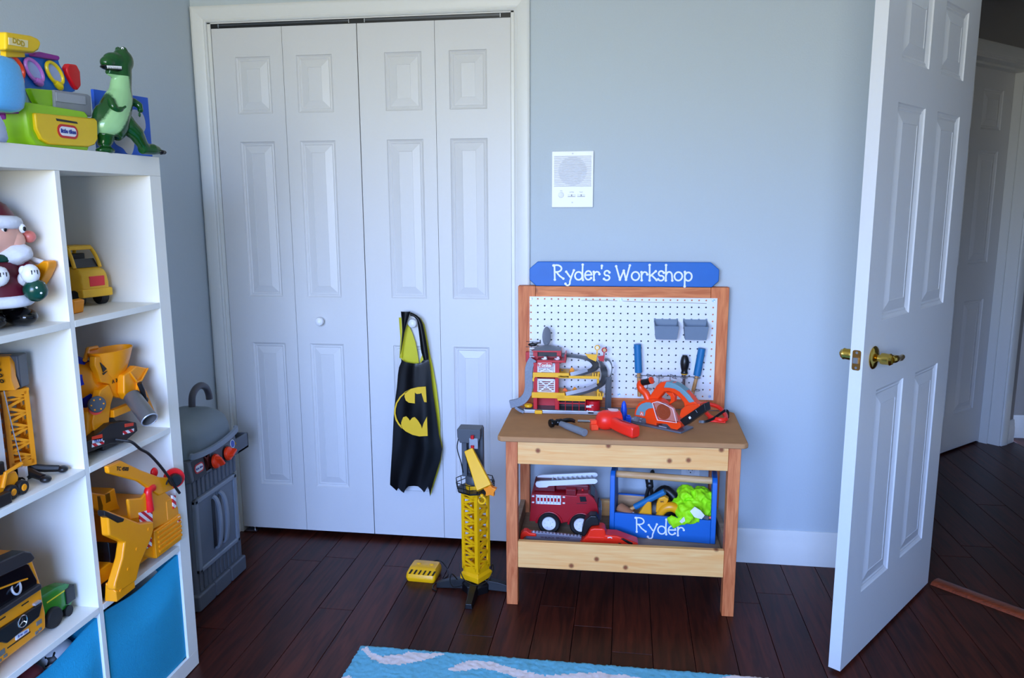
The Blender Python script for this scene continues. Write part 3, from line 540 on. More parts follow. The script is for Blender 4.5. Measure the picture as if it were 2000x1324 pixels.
DK_RINGS = [(-1.3154, 1.6635),(-1.256, 1.6643),(-1.1902, 1.6689),(-1.3002, 1.6356),(-1.2405, 1.6398),(-1.1757, 1.6398),(-1.2786, 1.6167)]
DK_LEFT = [(-1.3972, 1.5375),(-1.3174, 1.5628)]
BOX = [(-0.1681, 0.1556),(0.0074, 0.1559),(0.0059, 0.0091),(-0.1724, 0.0116)]
BOXS = [(-0.0506, 0.1181),(-0.0167, 0.1125),(-0.0101, 0.0761),(-0.0331, 0.0584),(-0.0542, 0.0854)]
BOXS2 = [(-0.1175, 0.0518),(-0.0873, 0.0593),(-0.0719, 0.0476),(-0.0524, 0.0399),(-0.0629, 0.0066),(-0.0799, 0.0056),(-0.0919, 0.0178),(-0.1152, 0.0291)]
DINO = [(-0.0662, 0.0433),(-0.0722, 0.0735),(-0.0592, 0.1053),(-0.0462, 0.1374),(-0.0399, 0.1651),(-0.0339, 0.1904),(-0.0336, 0.2221),(-0.0551, 0.2258),(-0.0837, 0.2165),(-0.0282, 0.2557),(-0.0545, 0.1898),(-0.0815, 0.1954),(-0.0386, 0.0765),(-0.017, 0.0508),(0.0037, 0.0269),(0.0506, 0.0144),(0.0843, 0.0124),(-0.0909, 0.045),(-0.1186, 0.0152),(-0.1009, 0.0102),(-0.0817, 0.1259),(-0.0702, 0.1054),(-0.0394, 0.1123),(-0.0078, 0.1345),(-0.0036, 0.1124),(-0.1038, 0.0525),(-0.12, 0.081),(-0.0224, 0.2506),(-0.0534, 0.2405)]
# ================================================================ bookcase
XS, YE = .3435, -.931
M_shelf = mat('white_laminate', (247,243,231), .42, var=.01, scale=40)
bk = thing('cube_bookcase', 'tall white cube bookcase filled with toys along the wall', 'bookcase', (XS-.195,YE-.744,0))
def sb(name, y0, y1, z0, z1, xin=0, off=0):
    mb = MB(); mb.b2((-.195,y0+.744,z0),(.195-xin,y1+.744,z1)); return mb.obj(name, M_shelf, bk, bev=.0009, seg=1)
sb('top_board', -1.488, 0, 1.44, 1.49); sb('bottom_board', -1.488, 0, .002, .05)
sb('side_panel', -.05, 0, .05, 1.44); sb('side_panel', -1.488, -1.438, .05, 1.44)
ys = [-.385-.351*k for k in range(3)]
for y in ys: sb('divider', y-.016, y, .05, 1.44, .001)
for z in (1.087, .736, .385):
    for c in range(4):
        y1 = -.05-.351*c; sb('shelf', y1-.335, y1, z, z+.016, .0005)
def cube_floor(row): return (1.103, .752, .401, .05)[row]
# fabric bins
M_bin = mat('bin_fabric', (26,160,200), .85, var=.08, scale=240, bump=.5)
def bin_(label, y0, z0, sag):
    W, H, Dp = .325, .322, .36
    t = thing('fabric_bin', label, 'bin', (XS-.008-Dp/2, y0+W/2, z0), group='blue fabric bins in the lowest cubes')
    n = 16; mb = MB(); tops = []
    def wall(P, Q, sg, th):
        P, Q = Vector(P), Vector(Q); d = (Q-P); nn = Vector((d.y,-d.x,0)).normalized(); rows = []
        for j in range(9):
            row = []
            for i in range(n+1):
                f = i/n; b = math.sin(PI*f); hz = H-sg*b**1.3; z = hz*j/8
                p = P+d*f+nn*(.006*math.sin(PI*f)*math.sin(PI*j/8)*1.2 - (.02*b if (j > 6 and sg > .02) else 0)); row.append((p.x,p.y,z))
            rows.append(row)
        for off in (0, -th):
            base = len(mb.v)
            vs = [(p[0]+nn.x*off, p[1]+nn.y*off, p[2]) for r in rows for p in r]
            fs = [(j*(n+1)+i, j*(n+1)+i+1, (j+1)*(n+1)+i+1, (j+1)*(n+1)+i) for j in range(8) for i in range(n)]
            mb.add(vs, fs, off != 0)
        m0 = len(mb.v); vs = [Vector(rows[8][i]) for i in range(n+1)]+[Vector(rows[8][i])-nn*th for i in range(n+1)]
        mb.add(vs, [(i, n+1+i, n+2+i, i+1) for i in range(n)], True)
    a, b = Dp/2, W/2
    wall((a,-b,0),(a,b,0),sag,.003); wall((a,b,0),(-a,b,0),.01,.003); wall((-a,b,0),(-a,-b,0),.004,.003); wall((-a,-b,0),(a,-b,0),.012,.003)
    mb.b2((-a,-b,0),(a,b,.003)); mb.obj('fabric_body', M_bin, t, ang=50)
    mb = MB(); mb.tube(spline([(a+.001,-.05,.2),(a+.012,-.03,.192),(a+.014,0,.19),(a+.012,.03,.192),(a+.001,.05,.2)],3), .004, 6)
    return t
bin_('blue fabric bin with sagging front edge, in the lowest cube by the grill end', -1.313+.008, .051, .028)
binb = bin_('blue fabric bin holding balls, below the orange truck', -1.664+.006, .051, .045)
BALL1, BALL2, BALL3 = (.262,-1.392,.298), (.268,-1.492,.300), (.300,-1.468,.268)
mb = MB(); rg = random.Random(5); vs = []; fs = []
for j in range(13):
    for i in range(13): vs.append((-.17+.34*i/12, -.155+.31*j/12, .185+rg.uniform(-.01,.01)))
fs = [(j*13+i,j*13+i+1,(j+1)*13+i+1,(j+1)*13+i) for j in range(12) for i in range(12)]; mb.add(vs, fs)
lo = [0,12,168,156]; mb.add([vs[k] for k in lo]+[(vs[k][0],vs[k][1],.004) for k in lo], [(0,4,5,1),(1,5,6,2),(2,6,7,3),(3,7,4,0),(7,6,5,4)])
mb.obj('filling', mat('dark_filling', (52,40,44), .9, var=.3, scale=30), binb, ang=180)
M_ballw = mat('ball_white', (225,228,235), .4); 
def ball(label, c, r, spots, name='toy_ball', m=None):
    t = thing(name, label, 'ball', c)
    mb = MB(); mb.ell((0,0,0), r, None, 24, 16); b = mb.obj('ball_skin', m or M_ballw, t, ang=80)
    for dx in spots:
        d = Vector(dx).normalized(); a = d.orthogonal().normalized(); e = d.cross(a); mb = MB(); rr = []
        for k, h in ((.42,.905),(.40,.9235),(.2,.9865),(.001,1.003)):
            rr.append([d*r*h+(a*math.cos(2*PI*i/5)+e*math.sin(2*PI*i/5))*r*k for i in range(5)])
        mb.loft(rr, False); mb.obj('pentagon', M_black, t)
    return t
ball('white toy football with black patches inside the blue bin', BALL1, .046, [(.45,-.75,.35),(-.2,.7,.6),(.0,-.2,1),(1,.3,.2),(-.9,-.3,.3)])
ball('dark red toy ball beside the football in the bin', BALL2, .04, [], m=mat('ball_red',(110,35,40),.5))
ball('peach coloured ball at the bottom edge of the bin pile', BALL3, .028, [], m=mat('ball_peach',(225,160,140),.5))
# ================================================================ workbench
M_pine = wood('pine', (250,174,96), (255,198,124), (.8,12,12), .55, scale=7, knot=(6.4,.072,(150,78,34)), rnd=.03)
M_red = wood('redwood', (196,96,46), (232,138,80), (9,9,1.0), .6, scale=8, knot=(4.2,.07,(140,68,36)), rnd=.05)
M_redx = wood('redwood_x', (198,102,50), (232,142,84), (1.0,9,9), .6, scale=8, knot=(4.2,.07,(150,78,44)), rnd=.05)
M_mdf = mat('fibreboard', (188,136,92), .95, spec=.04, var=.12, scale=18)
M_ply = wood('plywood', (150,122,94), (176,148,118), (1,8,8), .65, scale=5)
wbh = thing('toy_workbench', 'childrens wooden workbench with pegboard back against the blue wall', 'workbench', BO, BA)
L = .764; D = .42
def bbx(name, m, a, b, bev=.0015): mb = MB(); mb.b2(a, b); return mb.obj(name, m, wbh, bev=bev, seg=1)
for u in (0, L-.039):
    bbx('leg', M_red, (u,0,0),(u+.039,.039,.589)); bbx('leg', M_red, (u+.006 if u == 0 else u-.004,.384,0),(u+.043 if u == 0 else u+.033,.42,.589))
bbx('apron', M_pine, (.0395,.0005,.507),(L-.0395,.019,.589)); bbx('front_rail', M_pine, (.0395,.0005,.138),(L-.0395,.019,.2325))
bbx('side_apron', M_redx, (.008,.039,.507),(.027,.384,.589)); bbx('side_apron', M_redx, (L-.027,.039,.507),(L-.008,.384,.589))
bbx('side_rail', M_ply, (.008,.0395,.138),(.027,.383,.2325)); bbx('side_rail', M_ply, (L-.027,.0395,.138),(L-.008,.383,.2325))
bbx('back_rail', M_pine, (.05,.386,.138),(L-.045,.405,.24)); bbx('tray_board', M_ply, (.028,.0195,.172),(L-.028,.385,.18))
mb = MB(); out_ = [(-.026,-.012),(-.014,-.025),(.768,-.025),(.783,-.012),(.797,.36),(.776,.383),(-.006,.383),(-.022,.36)]
mb.prism(out_, 'z', .5895, .6075); mb.obj('tabletop', M_mdf, wbh, bev=.005, seg=3)
bbx('back_upright', M_red, (0,.3855,.6075),(.064,.4235,1.063)); bbx('back_upright', M_red, (L-.064,.3855,.6075),(L,.4235,1.063))
bbx('back_top_rail', M_redx, (.0645,.3858,1.0),(L-.0645,.423,1.0625)); bbx('back_bottom_rail', M_redx, (.0645,.3858,.6077),(L-.0645,.423,.668))
# pegboard with real holes
M_peg = mat('pegboard_white', (236,236,238), .4, var=.015)
mb = MB(); u0, z0, du = .0485, .6605, .0254; NU, NZ = 27, 15; vf, vb = .3805, .3853
ue = [.0435]+[u0+du*(k+.5) for k in range(NU-1)]+[.7225]; ze = [.6475]+[z0+du*(k+.5) for k in range(NZ-1)]+[1.0245]
for i in range(NU):
    for j in range(NZ):
        cu, cz = u0+du*i, z0+du*j; a, b, c, d = ue[i], ue[i+1], ze[j], ze[j+1]
        h = [(cu+.0032*math.cos(PI/8+PI/4*k), cz+.0032*math.sin(PI/8+PI/4*k)) for k in range(8)]
        sq = [(b,(cz+d)/2),((cu+b)/2+ (b-cu)*.25,d),((cu+a)/2-(cu-a)*.0,d),(a,(cz+d)/2),(a,(cz+c)/2),((cu+a)/2,c),((cu+b)/2,c),(b,(cz+c)/2)]
        sq = [(b,cz+.006),(cu+.006,d),(cu-.006,d),(a,cz+.006),(a,cz-.006),(cu-.006,c),(cu+.006,c),(b,cz-.006)]
        vs = [(p[0],vf,p[1]) for p in h]+[(p[0],vf,p[1]) for p in sq]+[(p[0],vb,p[1]) for p in h]+[(b,vf,d),(a,vf,d),(a,vf,c),(b,vf,c)]
        fs = [(k,8+k,8+(k+1)%8,(k+1)%8) for k in range(8)]+[(k,(k+1)%8,16+(k+1)%8,16+k) for k in range(8)]
        fs += [(8,24,9),(10,25,11),(12,26,13),(14,27,15)]
        mb.add(vs, fs, False)
mb.add([(.0435,vf,.6475),(.7225,vf,.6475),(.7225,vb,.6475),(.0435,vb,.6475),(.0435,vf,1.0245),(.7225,vf,1.0245),(.7225,vb,1.0245),(.0435,vb,1.0245)], [(0,1,2,3),(7,6,5,4),(0,3,7,4),(1,5,6,2)])
peg = mb.obj('pegboard', M_peg, wbh, ang=20)
for u, z in ((.0485,1.016),(.378,1.016),(.709,1.016),(.378,.6605),(.709,.6605),(.0485,.6605)):
    mb = MB(); mb.torus((u,.3803,z), .0042, .0012, (0,1,0), 14, 6); mb.cyl((u,.3800,z),(u,.382,z),.0032,n=10); mb.obj('screw', mat('screw_blue',(176,200,235),.35,.6), peg)
M_crk = mat('torn_fibre', (95,72,55), .9)
for a in (((.235,1.012),(.33,1.013),(.365,1.0115)), ((.385,1.011),(.5,1.0075),(.60,1.007),(.685,1.0055))):
    mb = MB(); mb.ribbon([(p[0],.3803,p[1]) for p in spline([(q[0],q[1],0) for q in a],6)], (0,0,1), .0012, .0006); mb.obj('scratch', M_crk, peg)
mb = MB(); mb.ribbon([(.44,.3803,.7335),(.655,.3803,.731)], (0,0,1), .0010, .0005); mb.obj('scratch', M_crk, peg)
# painted name board standing on the back frame
M_blue = mat('blue_paint', (5,102,190), .5, var=.10, scale=16, bump=.1)
M_paint = mat('white_paint', (240,242,250), .5, var=.03)
sg = bthing('name_board', 'blue painted board lettered in white, standing on top of the workbench back', 'sign', .384, .396, 1.0632)
W2, H2 = .342, .0895; c = .030
mb = MB(); mb.prism([(-W2,.022),(-W2+c*.8,0),(W2-c*.8,0),(W2,.022),(W2,H2-.026),(W2-c,H2),(-W2+c,H2),(-W2,H2-.026)], 'y', -.009, .009); mb.obj('board', M_blue, sg, bev=.003, seg=2)
lettering("Ryder's Workshop", 'lettering', M_paint, sg, face((.0,-.0091,.0445),(1,0,0),(0,0,1)), .503)
# ================================================================ rug
def inpoly(x, y, P):
    r = False; n = len(P)
    for i in range(n):
        a, b = P[i], P[i-1]
        if (a[1] > y) != (b[1] > y) and x < (b[0]-a[0])*(y-a[1])/(b[1]-a[1])+a[0]: r = not r
    return r
SW1 = [(.811,-.812),(.82,-.786),(.844,-.82),(.889,-.835),(.939,-.818),(.958,-.80),(1.072,-.797),(1.022,-.834),(.95,-.873),(.897,-.876),(.849,-.849)]
SW2 = [(1.093,-.882),(1.121,-.841),(1.157,-.817),(1.216,-.819),(1.301,-.846),(1.384,-.865),(1.461,-.844),(1.539,-.827),(1.618,-.832),(1.695,-.845),(1.76,-.875),(1.64,-.872),(1.541,-.885),(1.387,-.915),(1.307,-.889),(1.256,-.866),(1.189,-.855),(1.129,-.879)]
SW3 = [(1.86,-.82),(1.931,-.784),(1.977,-.777),(2.037,-.784),(2.12,-.80),(2.18,-.84),(2.08,-.815),(2.002,-.812),(1.93,-.83)]
SW4 = [(.79,-.955),(.821,-.945),(.86,-.99),(.95,-1.03),(1.06,-1.02),(.98,-1.07),(.88,-1.05),(.82,-1.0)]
SW = [SW1,SW2,SW3,SW4]+[[(x*1.0+dx,y+dy) for x,y in s_] for s_, dx, dy in ((SW2,-.22,-.2),(SW1,.5,-.22),(SW2,.42,-.30),(SW1,.05,-.42),(SW2,.1,-.5),(SW3,-.3,-.5),(SW2,.45,-.72),(SW1,.6,-.75))]
rug = thing('area_rug', 'light blue pile rug with cream wave swirls on the dark floor', 'rug', (1.53,-1.55,0))
mb = MB(); rx0, rx1, ry0, ry1 = .80, 2.26, -2.35, -.783
xs = [rx0+.006*i for i in range(int((rx1-rx0)/.006)+1)]; yl = [ry1-.006*i for i in range(40)]+[ry1-.24-.02*i for i in range(1,67)]
sp_ = [(min(p[0] for p in s_),max(p[0] for p in s_),min(p[1] for p in s_),max(p[1] for p in s_),s_) for s_ in SW]
rr = random.Random(3); nx, ny = len(xs), len(yl); vs = []
for y in yl:
    for x in xs:
        e = .0 if (rx0+.004 < x < rx1-.008 and y < ry1-.004) else 1
        vs.append((x+rr.uniform(-.0022,.0022)-1.53, y+rr.uniform(-.0022,.0022)+1.55, .012+rr.uniform(-.0018,.0018)-.004*e))
fs = []; mi = []
for j in range(ny-1):
    for i in range(nx-1):
        fs.append((j*nx+i, (j+1)*nx+i, (j+1)*nx+i+1, j*nx+i+1)); cx, cy = xs[i]+.003, yl[j]-.003
        mi.append(1 if any(a <= cx <= b and c_ <= cy <= d_ and inpoly(cx,cy,P) for a,b,c_,d_,P in sp_) else 0)
mb.add(vs, fs); mb.mi = mi
edge = list(range(nx))+[j*nx+nx-1 for j in range(1,ny)]+[(ny-1)*nx+i for i in range(nx-2,-1,-1)]+[j*nx for j in range(ny-2,0,-1)]
low = [(vs[k][0],vs[k][1],.001) for k in edge]; m_ = len(edge); top_ = [vs[k] for k in edge]
mb.use(0).add(top_+low, [(i,(i+1)%m_,m_+(i+1)%m_,m_+i) for i in range(m_)])
mb.obj('pile', [mat('rug_blue', (104,178,200), .95, var=.16, scale=260), mat('rug_cream', (232,216,210), .95, var=.12, scale=260)], rug, ang=180)
# ================================================================ wall outlet behind the bench
ol = thing('wall_outlet', 'white duplex outlet low on the wall behind the toolbox', 'outlet', (1.852,0,.378))
mb = MB(); mb.b2((-.035,-.006,-.057),(.035,0,.057)); mb.obj('faceplate', M_white, ol, bev=.002)
for z in (.02,-.02):
    mb = MB(); mb.prism(rrect(-.017,z-.014,.017,z+.014,.008), 'y', -.008, -.005); so = mb.obj('socket', mat('socket_white',(228,228,230),.4), ol)
    mb = MB(); mb.b2((-.0075,-.0084,z-.001),(-.0055,-.0075,z+.008)); mb.b2((.0055,-.0084,z-.001),(.0075,-.0075,z+.007)); mb.cyl((0,-.0084,z-.008),(0,-.0075,z-.008),.0025,n=10); mb.obj('slot', M_black, so)
mb = MB(); mb.cyl((0,-.0068,0),(0,-.0055,0),.003,n=10); mb.obj('screw', M_steel, ol)
# ================================================================ costume cape on the closet knob
M_satin = mat('black_satin', (5,5,7), .34, var=.2, scale=12, bump=.25, spec=.28); M_lin = mat('yellow_satin', (206,196,40), .3, var=.12, scale=14, bump=.3)
M_emb = mat('emblem_yellow', (240,190,20), .45, var=.05)
cape = thing('costume_cape', 'black and yellow costume cape with bat emblem hanging from the closet knob', 'cape', (.779,-.035,.908))
co = Vector((.779,-.035,.908))
def lerp_edge(E, f):
    f = f*(len(E)-1); i = min(int(f), len(E)-2); t = f-i; return (E[i][0]+(E[i+1][0]-E[i][0])*t, E[i][1]+(E[i+1][1]-E[i][1])*t)
def fold(f, z): return -.0085*math.sin(f*PI)-.0035*math.sin(f*9+z*4)-.002*math.sin(f*17-z*9)
def sheet(mb, rows, th):
    n = len(rows[0]); m = len(rows); vs = []
    for off in (0, th):
        vs += [Vector((x,y+off,z))-co for r in rows for x, y, z in r]
    fs = []; N = n*m
    for j in range(m-1):
        for i in range(n-1):
            a = j*n+i; fs += [(a,a+n,a+n+1,a+1), (N+a,N+a+1,N+a+n+1,N+a+n)]
    ring = list(range(n))+[j*n+n-1 for j in range(1,m)]+[(m-1)*n+i for i in range(n-2,-1,-1)]+[j*n for j in range(m-2,0,-1)]
    for k in range(len(ring)): a, b = ring[k], ring[(k+1) % len(ring)]; fs.append((a,b,N+b,N+a))
    mb.add(vs, fs)
def body_rows(nc=22, nr=24, y0=-.0435):
    rows = []
    zt = max(CAPE_N, key=lambda p: p[1])
    for j in range(nr+1):
        g = j/nr; l = lerp_edge(CAPE_L, g); r = lerp_edge(CAPE_R, g); row = []
        for i in range(nc+1):
            f = i/nc; x = l[0]+(r[0]-l[0])*f; z = l[1]+(r[1]-l[1])*f
            top = lerp_edge(CAPE_N, f); bot = lerp_edge(CAPE_B, f)
            wt = max(0,1-g*6); wbm = max(0,(g-.8)/.2)**2
            z = z*(1-wt)+(top[1]-.0*g)*wt if wt else z
            z = z+(bot[1]-(l[1]+(r[1]-l[1])*f))*wbm; x = x+(bot[0]-x)*wbm
            row.append((x, y0+fold(f,z)*min(1,.35+g), z))
        rows.append(row)
    return rows
mb = MB(); sheet(mb, body_rows(), .0012)
def strap(mb, A, B, n=18, y0=-.046, c=6, yo=0):
    rows = []
    for j in range(n+1):
        a, b = lerp_edge(A,j/n), lerp_edge(B,j/n); rows.append([(a[0]+(b[0]-a[0])*i/c, y0-.006*math.sin(PI*i/c)+yo*j/n, a[1]+(b[1]-a[1])*i/c) for i in range(c+1)])
    sheet(mb, rows, .0012)
strap(mb, CAPE_SL, CAPE_SLi); strap(mb, CAPE_SRi, CAPE_SR)
mb.obj('outer_cloth', M_satin, cape, ang=60)
mb = MB()
for P, y in ((CAPE_LIN,-.0145),(CAPE_LIN2,-.0145),(CAPE_LR,-.0125)):
    mb.prism([(p[0]-co.x,p[1]-co.z) for p in P], 'y', y-co.y-.0012, y-co.y)
# the lining also closes the loop behind the knob
strap(mb, [(.724,.93),(.728,.85),(.722,.77)], [(.745,.93),(.742,.85),(.735,.77)], y0=-.02, n=6)
mb.obj('lining', M_lin, cape, ang=40)
mb = MB()
for P in (EM_U, EM_L, EM_R): mb.prism([(p[0]-co.x,p[1]-co.z) for p in P], 'y', -.0585-co.y, -.0555-co.y)
eo = mb.obj('emblem', M_emb, cape)
# ================================================================ toy grill
M_g1 = mat('grill_grey', (92,98,108), .5, var=.05); M_g2 = mat('grill_light', (132,142,156), .42, var=.04); M_g3 = mat('grill_hood', (112,124,130), .45, var=.05); M_or = mat('orange_plastic', (255,62,18), .35, var=.03)
gr = thing('toy_grill', 'grey plastic toy barbecue grill in the corner beside the closet', 'grill', (.06,-.485,0))
def gx(x, y, z): return (x-.06, y+.485, z)
def gbox(name, m, a, b, bev=.006, par=None): mb = MB(); mb.b2(gx(*a), gx(*b)); return mb.obj(name, m, par or gr, bev=bev)
gbox('body', M_g1, (-.055,-.642,.02), (.176,-.338,.46), .012)
for a, b in ((-.655,-.545),(-.542,-.435),(-.432,-.322)): gbox('brick', M_g1, (.06,a,.0), (.19,b,.058), .007)
for k in range(11):
    y = -.625+k*.0275
    for z0, z1 in ((.392,.452),(.06,.128)): rib = MB(); rib.b2(gx(.172,y,z0), gx(.180,y+.016,z1)); rib.obj('siding_rib', M_g1, gr, bev=.003)
mb = MB()
for a, b in (((-.632,.128),(-.350,.146)),((-.632,.372),(-.350,.390)),((-.632,.128),(-.612,.390)),((-.372,.128),(-.350,.390))): mb.b2(gx(.17,a[0],a[1]), gx(.188,b[0],b[1]))
mb.obj('door_frame', M_g2, gr, bev=.005)
for y0, y1, yh in ((-.612,-.4935,-.513),(-.4905,-.372,-.468)):
    d = gbox('door', mat('grill_door',(106,116,130),.4), (.165,y0,.146), (.182,y1,.372), .003)
    mb = MB(); pts = spline([gx(.182,yh,.172),gx(.198,yh-.001,.185),gx(.206,yh,.25),gx(.204,yh,.32),gx(.194,yh+.001,.352),gx(.182,yh,.362)], 5); mb.ribbon(pts, (0,1,0), .016, .009); mb.obj('handle', M_g2, d, bev=.003)
    mb = MB(); mb.prism([(yh-.013+.485,.175),(yh+.006+.485,.17),(yh+.009+.485,.36),(yh-.010+.485,.352)], 'x', .1215, .1235); mb.obj('recess', M_black, d)
# control panel
mb = MB(); mb.prism([(.04,.458),(.186,.455),(.192,.462),(.182,.532),(.04,.535)], 'y', -.165, .155); cp = mb.obj('control_panel', M_g1, gr, bev=.006); cp.data.transform(Matrix.Translation((-.06,0,0)))
cn = Vector((.07,0,.01)).normalized()
def cpt(y, z, d=0): t = (z-.462)/.07; return Vector((.192-.01*t-.06+d, y+.485, z))
mb = MB(); q = [cpt(-.632,.462,.0006),cpt(-.555,.462,.0006),cpt(-.555,.525,.0006),cpt(-.632,.525,.0006)]
mb.add(q+[p-Vector((.004,0,0)) for p in q], [(0,1,2,3),(4,7,6,5),(0,4,5,1),(1,5,6,2),(2,6,7,3),(3,7,4,0)]); mb.obj('logo_plate', M_black, cp)
def pill(w, h, m, d, par, y, z, nm):
    mb = MB(); up = Vector((-.01,0,.07)).normalized(); rt = Vector((0,1,0)); nn = Vector((.99,0,.14)).normalized(); c_ = cpt(y,z,d); pts = rrect(-w/2,-h/2,w/2,h/2,h/2-.0005,6)
    mb.loft([[c_+rt*a+up*b+nn*e for a, b in pts] for e in (-.001,.0006)]); return mb.obj(nm, m, par)
M_lr = mat('logo_red', (205,30,35), .4); M_lw = mat('logo_white', (240,240,245), .4); M_lb = mat('logo_blue', (30,50,150), .4)
pill(.058,.032,M_lr,.0012,cp,-.594,.494,'logo_rim'); pill(.046,.022,M_lw,.0018,cp,-.594,.494,'logo_field')
text_obj('little tikes', 'lettering', M_lb, cp, .0105, face(cpt(-.594,.494,.0026),(0,1,0),(-.14,0,1)), .0002, bold=.0003)
pill(.012,.05,mat('sticker_red',(150,60,50),.5),.0010,cp,-.538,.494,'sticker')
pill(.030,.032,M_lw,.0010,cp,-.362,.505,'gauge_rim'); pill(.024,.026,mat('gauge_blue',(60,90,190),.4),.0016,cp,-.362,.505,'gauge_dial'); pill(.008,.012,mat('gauge_amber',(200,150,40),.4),.0010,cp,-.341,.500,'sticker')
for y, sp_ in ((-.497,-.9),(-.411,.3)):
    mb = MB(); c_ = cpt(y,.484,0); mb.lathe([(.0001,-.004),(.030,-.004),(.030,.002),(.0001,.003)], c_, cn, 24); kb = mb.obj('knob_base', M_black, cp)
    mb = MB(); mb.lathe([(.0001,.003),(.026,.003),(.024,.012),(.017,.017),(.0001,.018)], c_, cn, 20)
    R = Matrix.Rotation(sp_, 3, cn); a = R @ Vector((0,.022,0)); b = R @ Vector((0,0,.007)); e = cn
    mb.loft([[c_+e*.012-a+b, c_+e*.012-a-b, c_+e*.012+a*1.15-b, c_+e*.012+a*1.15+b],[c_+e*.034-a*.75+b*.6, c_+e*.034-a*.75-b*.6, c_+e*.032+a*.9-b*.6, c_+e*.032+a*.9+b*.6]])
    mb.obj('knob', M_or, kb, bev=.002)
# hood
mb = MB(); rings = []
for z, kx, ky in ((.533,1,1),(.56,1,1),(.59,.97,.985),(.615,.88,.95),(.633,.72,.88),(.645,.48,.76),(.650,.2,.55)):
    r = []
    for i in range(28):
        t = 2*PI*i/28; c_, s_ = math.cos(t), math.sin(t); e = .38
        r.append((.004+.125*kx*math.copysign(abs(c_)**e,c_), -.007+.160*ky*math.copysign(abs(s_)**e,s_), z))
    rings.append(r)
mb.loft(rings); hood = mb.obj('hood', M_g3, gr, ang=50)
mb = MB(); pts = spline([(.125,-.15,.548),(.136,-.145,.545),(.142,-.08,.541),(.144,0,.542),(.142,.08,.548),(.136,.14,.556),(.125,.148,.558)], 5); mb.ribbon(pts, (0,0,1), .018, .012); mb.obj('hood_handle', M_g2, hood, bev=.004)
mb = MB(); mb.b2((.12,-.14,.533),(.131,.135,.540)); mb.obj('hood_gap', M_black, gr)
# hook spout at the back, side tray
mb = MB(); pts = spline([(.0,.09,.615),(.0,.09,.66),(.0,.098,.690),(.0,.125,.709),(.0,.160,.711),(.0,.19,.695),(.0,.205,.668),(.0,.208,.648)], 5); mb.tube(pts, .0125, 12); mb.obj('hook', mat('hook_grey',(78,76,84),.35), gr)
mb = MB(); a, b = (-.10,.158,.445),(.11,.275,.505)
mb.b2((a[0],a[1],.445),(b[0],b[1],.455)); mb.b2((a[0],b[1]-.008,.445),(b[0],b[1],.503)); mb.b2((a[0],a[1],.445),(a[0]+.008,b[1],.503)); mb.b2((b[0]-.008,a[1],.445),(b[0],b[1],.503)); mb.b2((a[0],a[1]-.003,.445),(b[0],a[1]+.006,.503))
mb.obj('side_tray', M_g1, gr, bev=.002)
# ================================================================ tower crane toy on the floor
M_y = mat('yellow_plastic', (250,182,6), .38, var=.03); M_dg = mat('dark_grey_plastic', (74,76,80), .45, var=.05); M_yo = mat('amber_plastic', (250,150,10), .35)
ct = thing('toy_tower_crane', 'yellow toy tower crane on black feet beside the workbench leg', 'toy crane', (1.085,-.36,0), math.radians(-28))
def lattice(parent, s, z0, z1, m, n, th=.006, top_s=None, name='lattice_side'):
    ts = top_s or s; k = lambda z: (s+(ts-s)*(z-z0)/(z1-z0))/2
    for q in range(4):
        R = rotm(0,0,q*PI/2); mb = MB()
        def P(a, z, o=0): h = k(z); return R @ Vector((a*h, -h+o, z))
        for sgn in (-1,1): mb.box((P(sgn*.88,z0)+P(sgn*.88,z1))/2, (th*1.2,th*.6,z1-z0), R)
        for j in range(n):
            za, zb_ = z0+(z1-z0)*j/n, z0+(z1-z0)*(j+1)/n
            mb.ribbon([P(-.8,za),P(.8,(za+zb_)/2)], R @ Vector((0,1,0)), th*.5, th*.8); mb.ribbon([P(.8,(za+zb_)/2),P(-.8,zb_)], R @ Vector((0,1,0)), th*.5, th*.8)
            mb.ribbon([P(-.8,(za+zb_)/2),P(.8,(za+zb_)/2)], R @ Vector((0,1,0)), th*.5, th*.6)
        mb.ribbon([P(-.9,z0+.003),P(.9,z0+.003)], R @ Vector((0,1,0)), th*.6, th*1.5); mb.ribbon([P(-.9,z1-.003),P(.9,z1-.003)], R @ Vector((0,1,0)), th*.6, th*1.5)
        mb.obj(name, m, parent)
lattice(ct, .066, .085, .372, M_y, 7, .0105)
mb = MB(); mb.loft([[(x*h,y*h,z) for x, y in ((-1,-1),(1,-1),(1,1),(-1,1))] for h, z in ((.041,.046),(.041,.066),(.0335,.074),(.0335,.088))]); mb.obj('skirt', M_y, ct, bev=.002)
mb = MB(); mb.lathe([(.052,.0),(.052,.028),(.040,.040),(.034,.046)], (0,0,0), n=8); mb.obj('hub', M_black, ct, bev=.002)
for a in (-62,28,118,208):
    t = math.radians(a); R = rotm(0,0,t); mb = MB(); mb.loft([[R @ Vector(p) for p in ((x,-w_,z0),(x,w_,z0),(x,w_*.8,z1),(x,-w_*.8,z1))] for x, w_, z0, z1 in ((.03,.017,.008,.044),(.09,.015,.004,.034),(.145,.0135,0,.018))]); f_ = mb.obj('foot', M_black, ct, bev=.002)
mb = MB(); mb.b2((-.034,-.034,.372),(.034,.034,.380)); mb.lathe([(.034,.380),(.034,.400)], n=20); mb.obj('collar', M_y, ct)
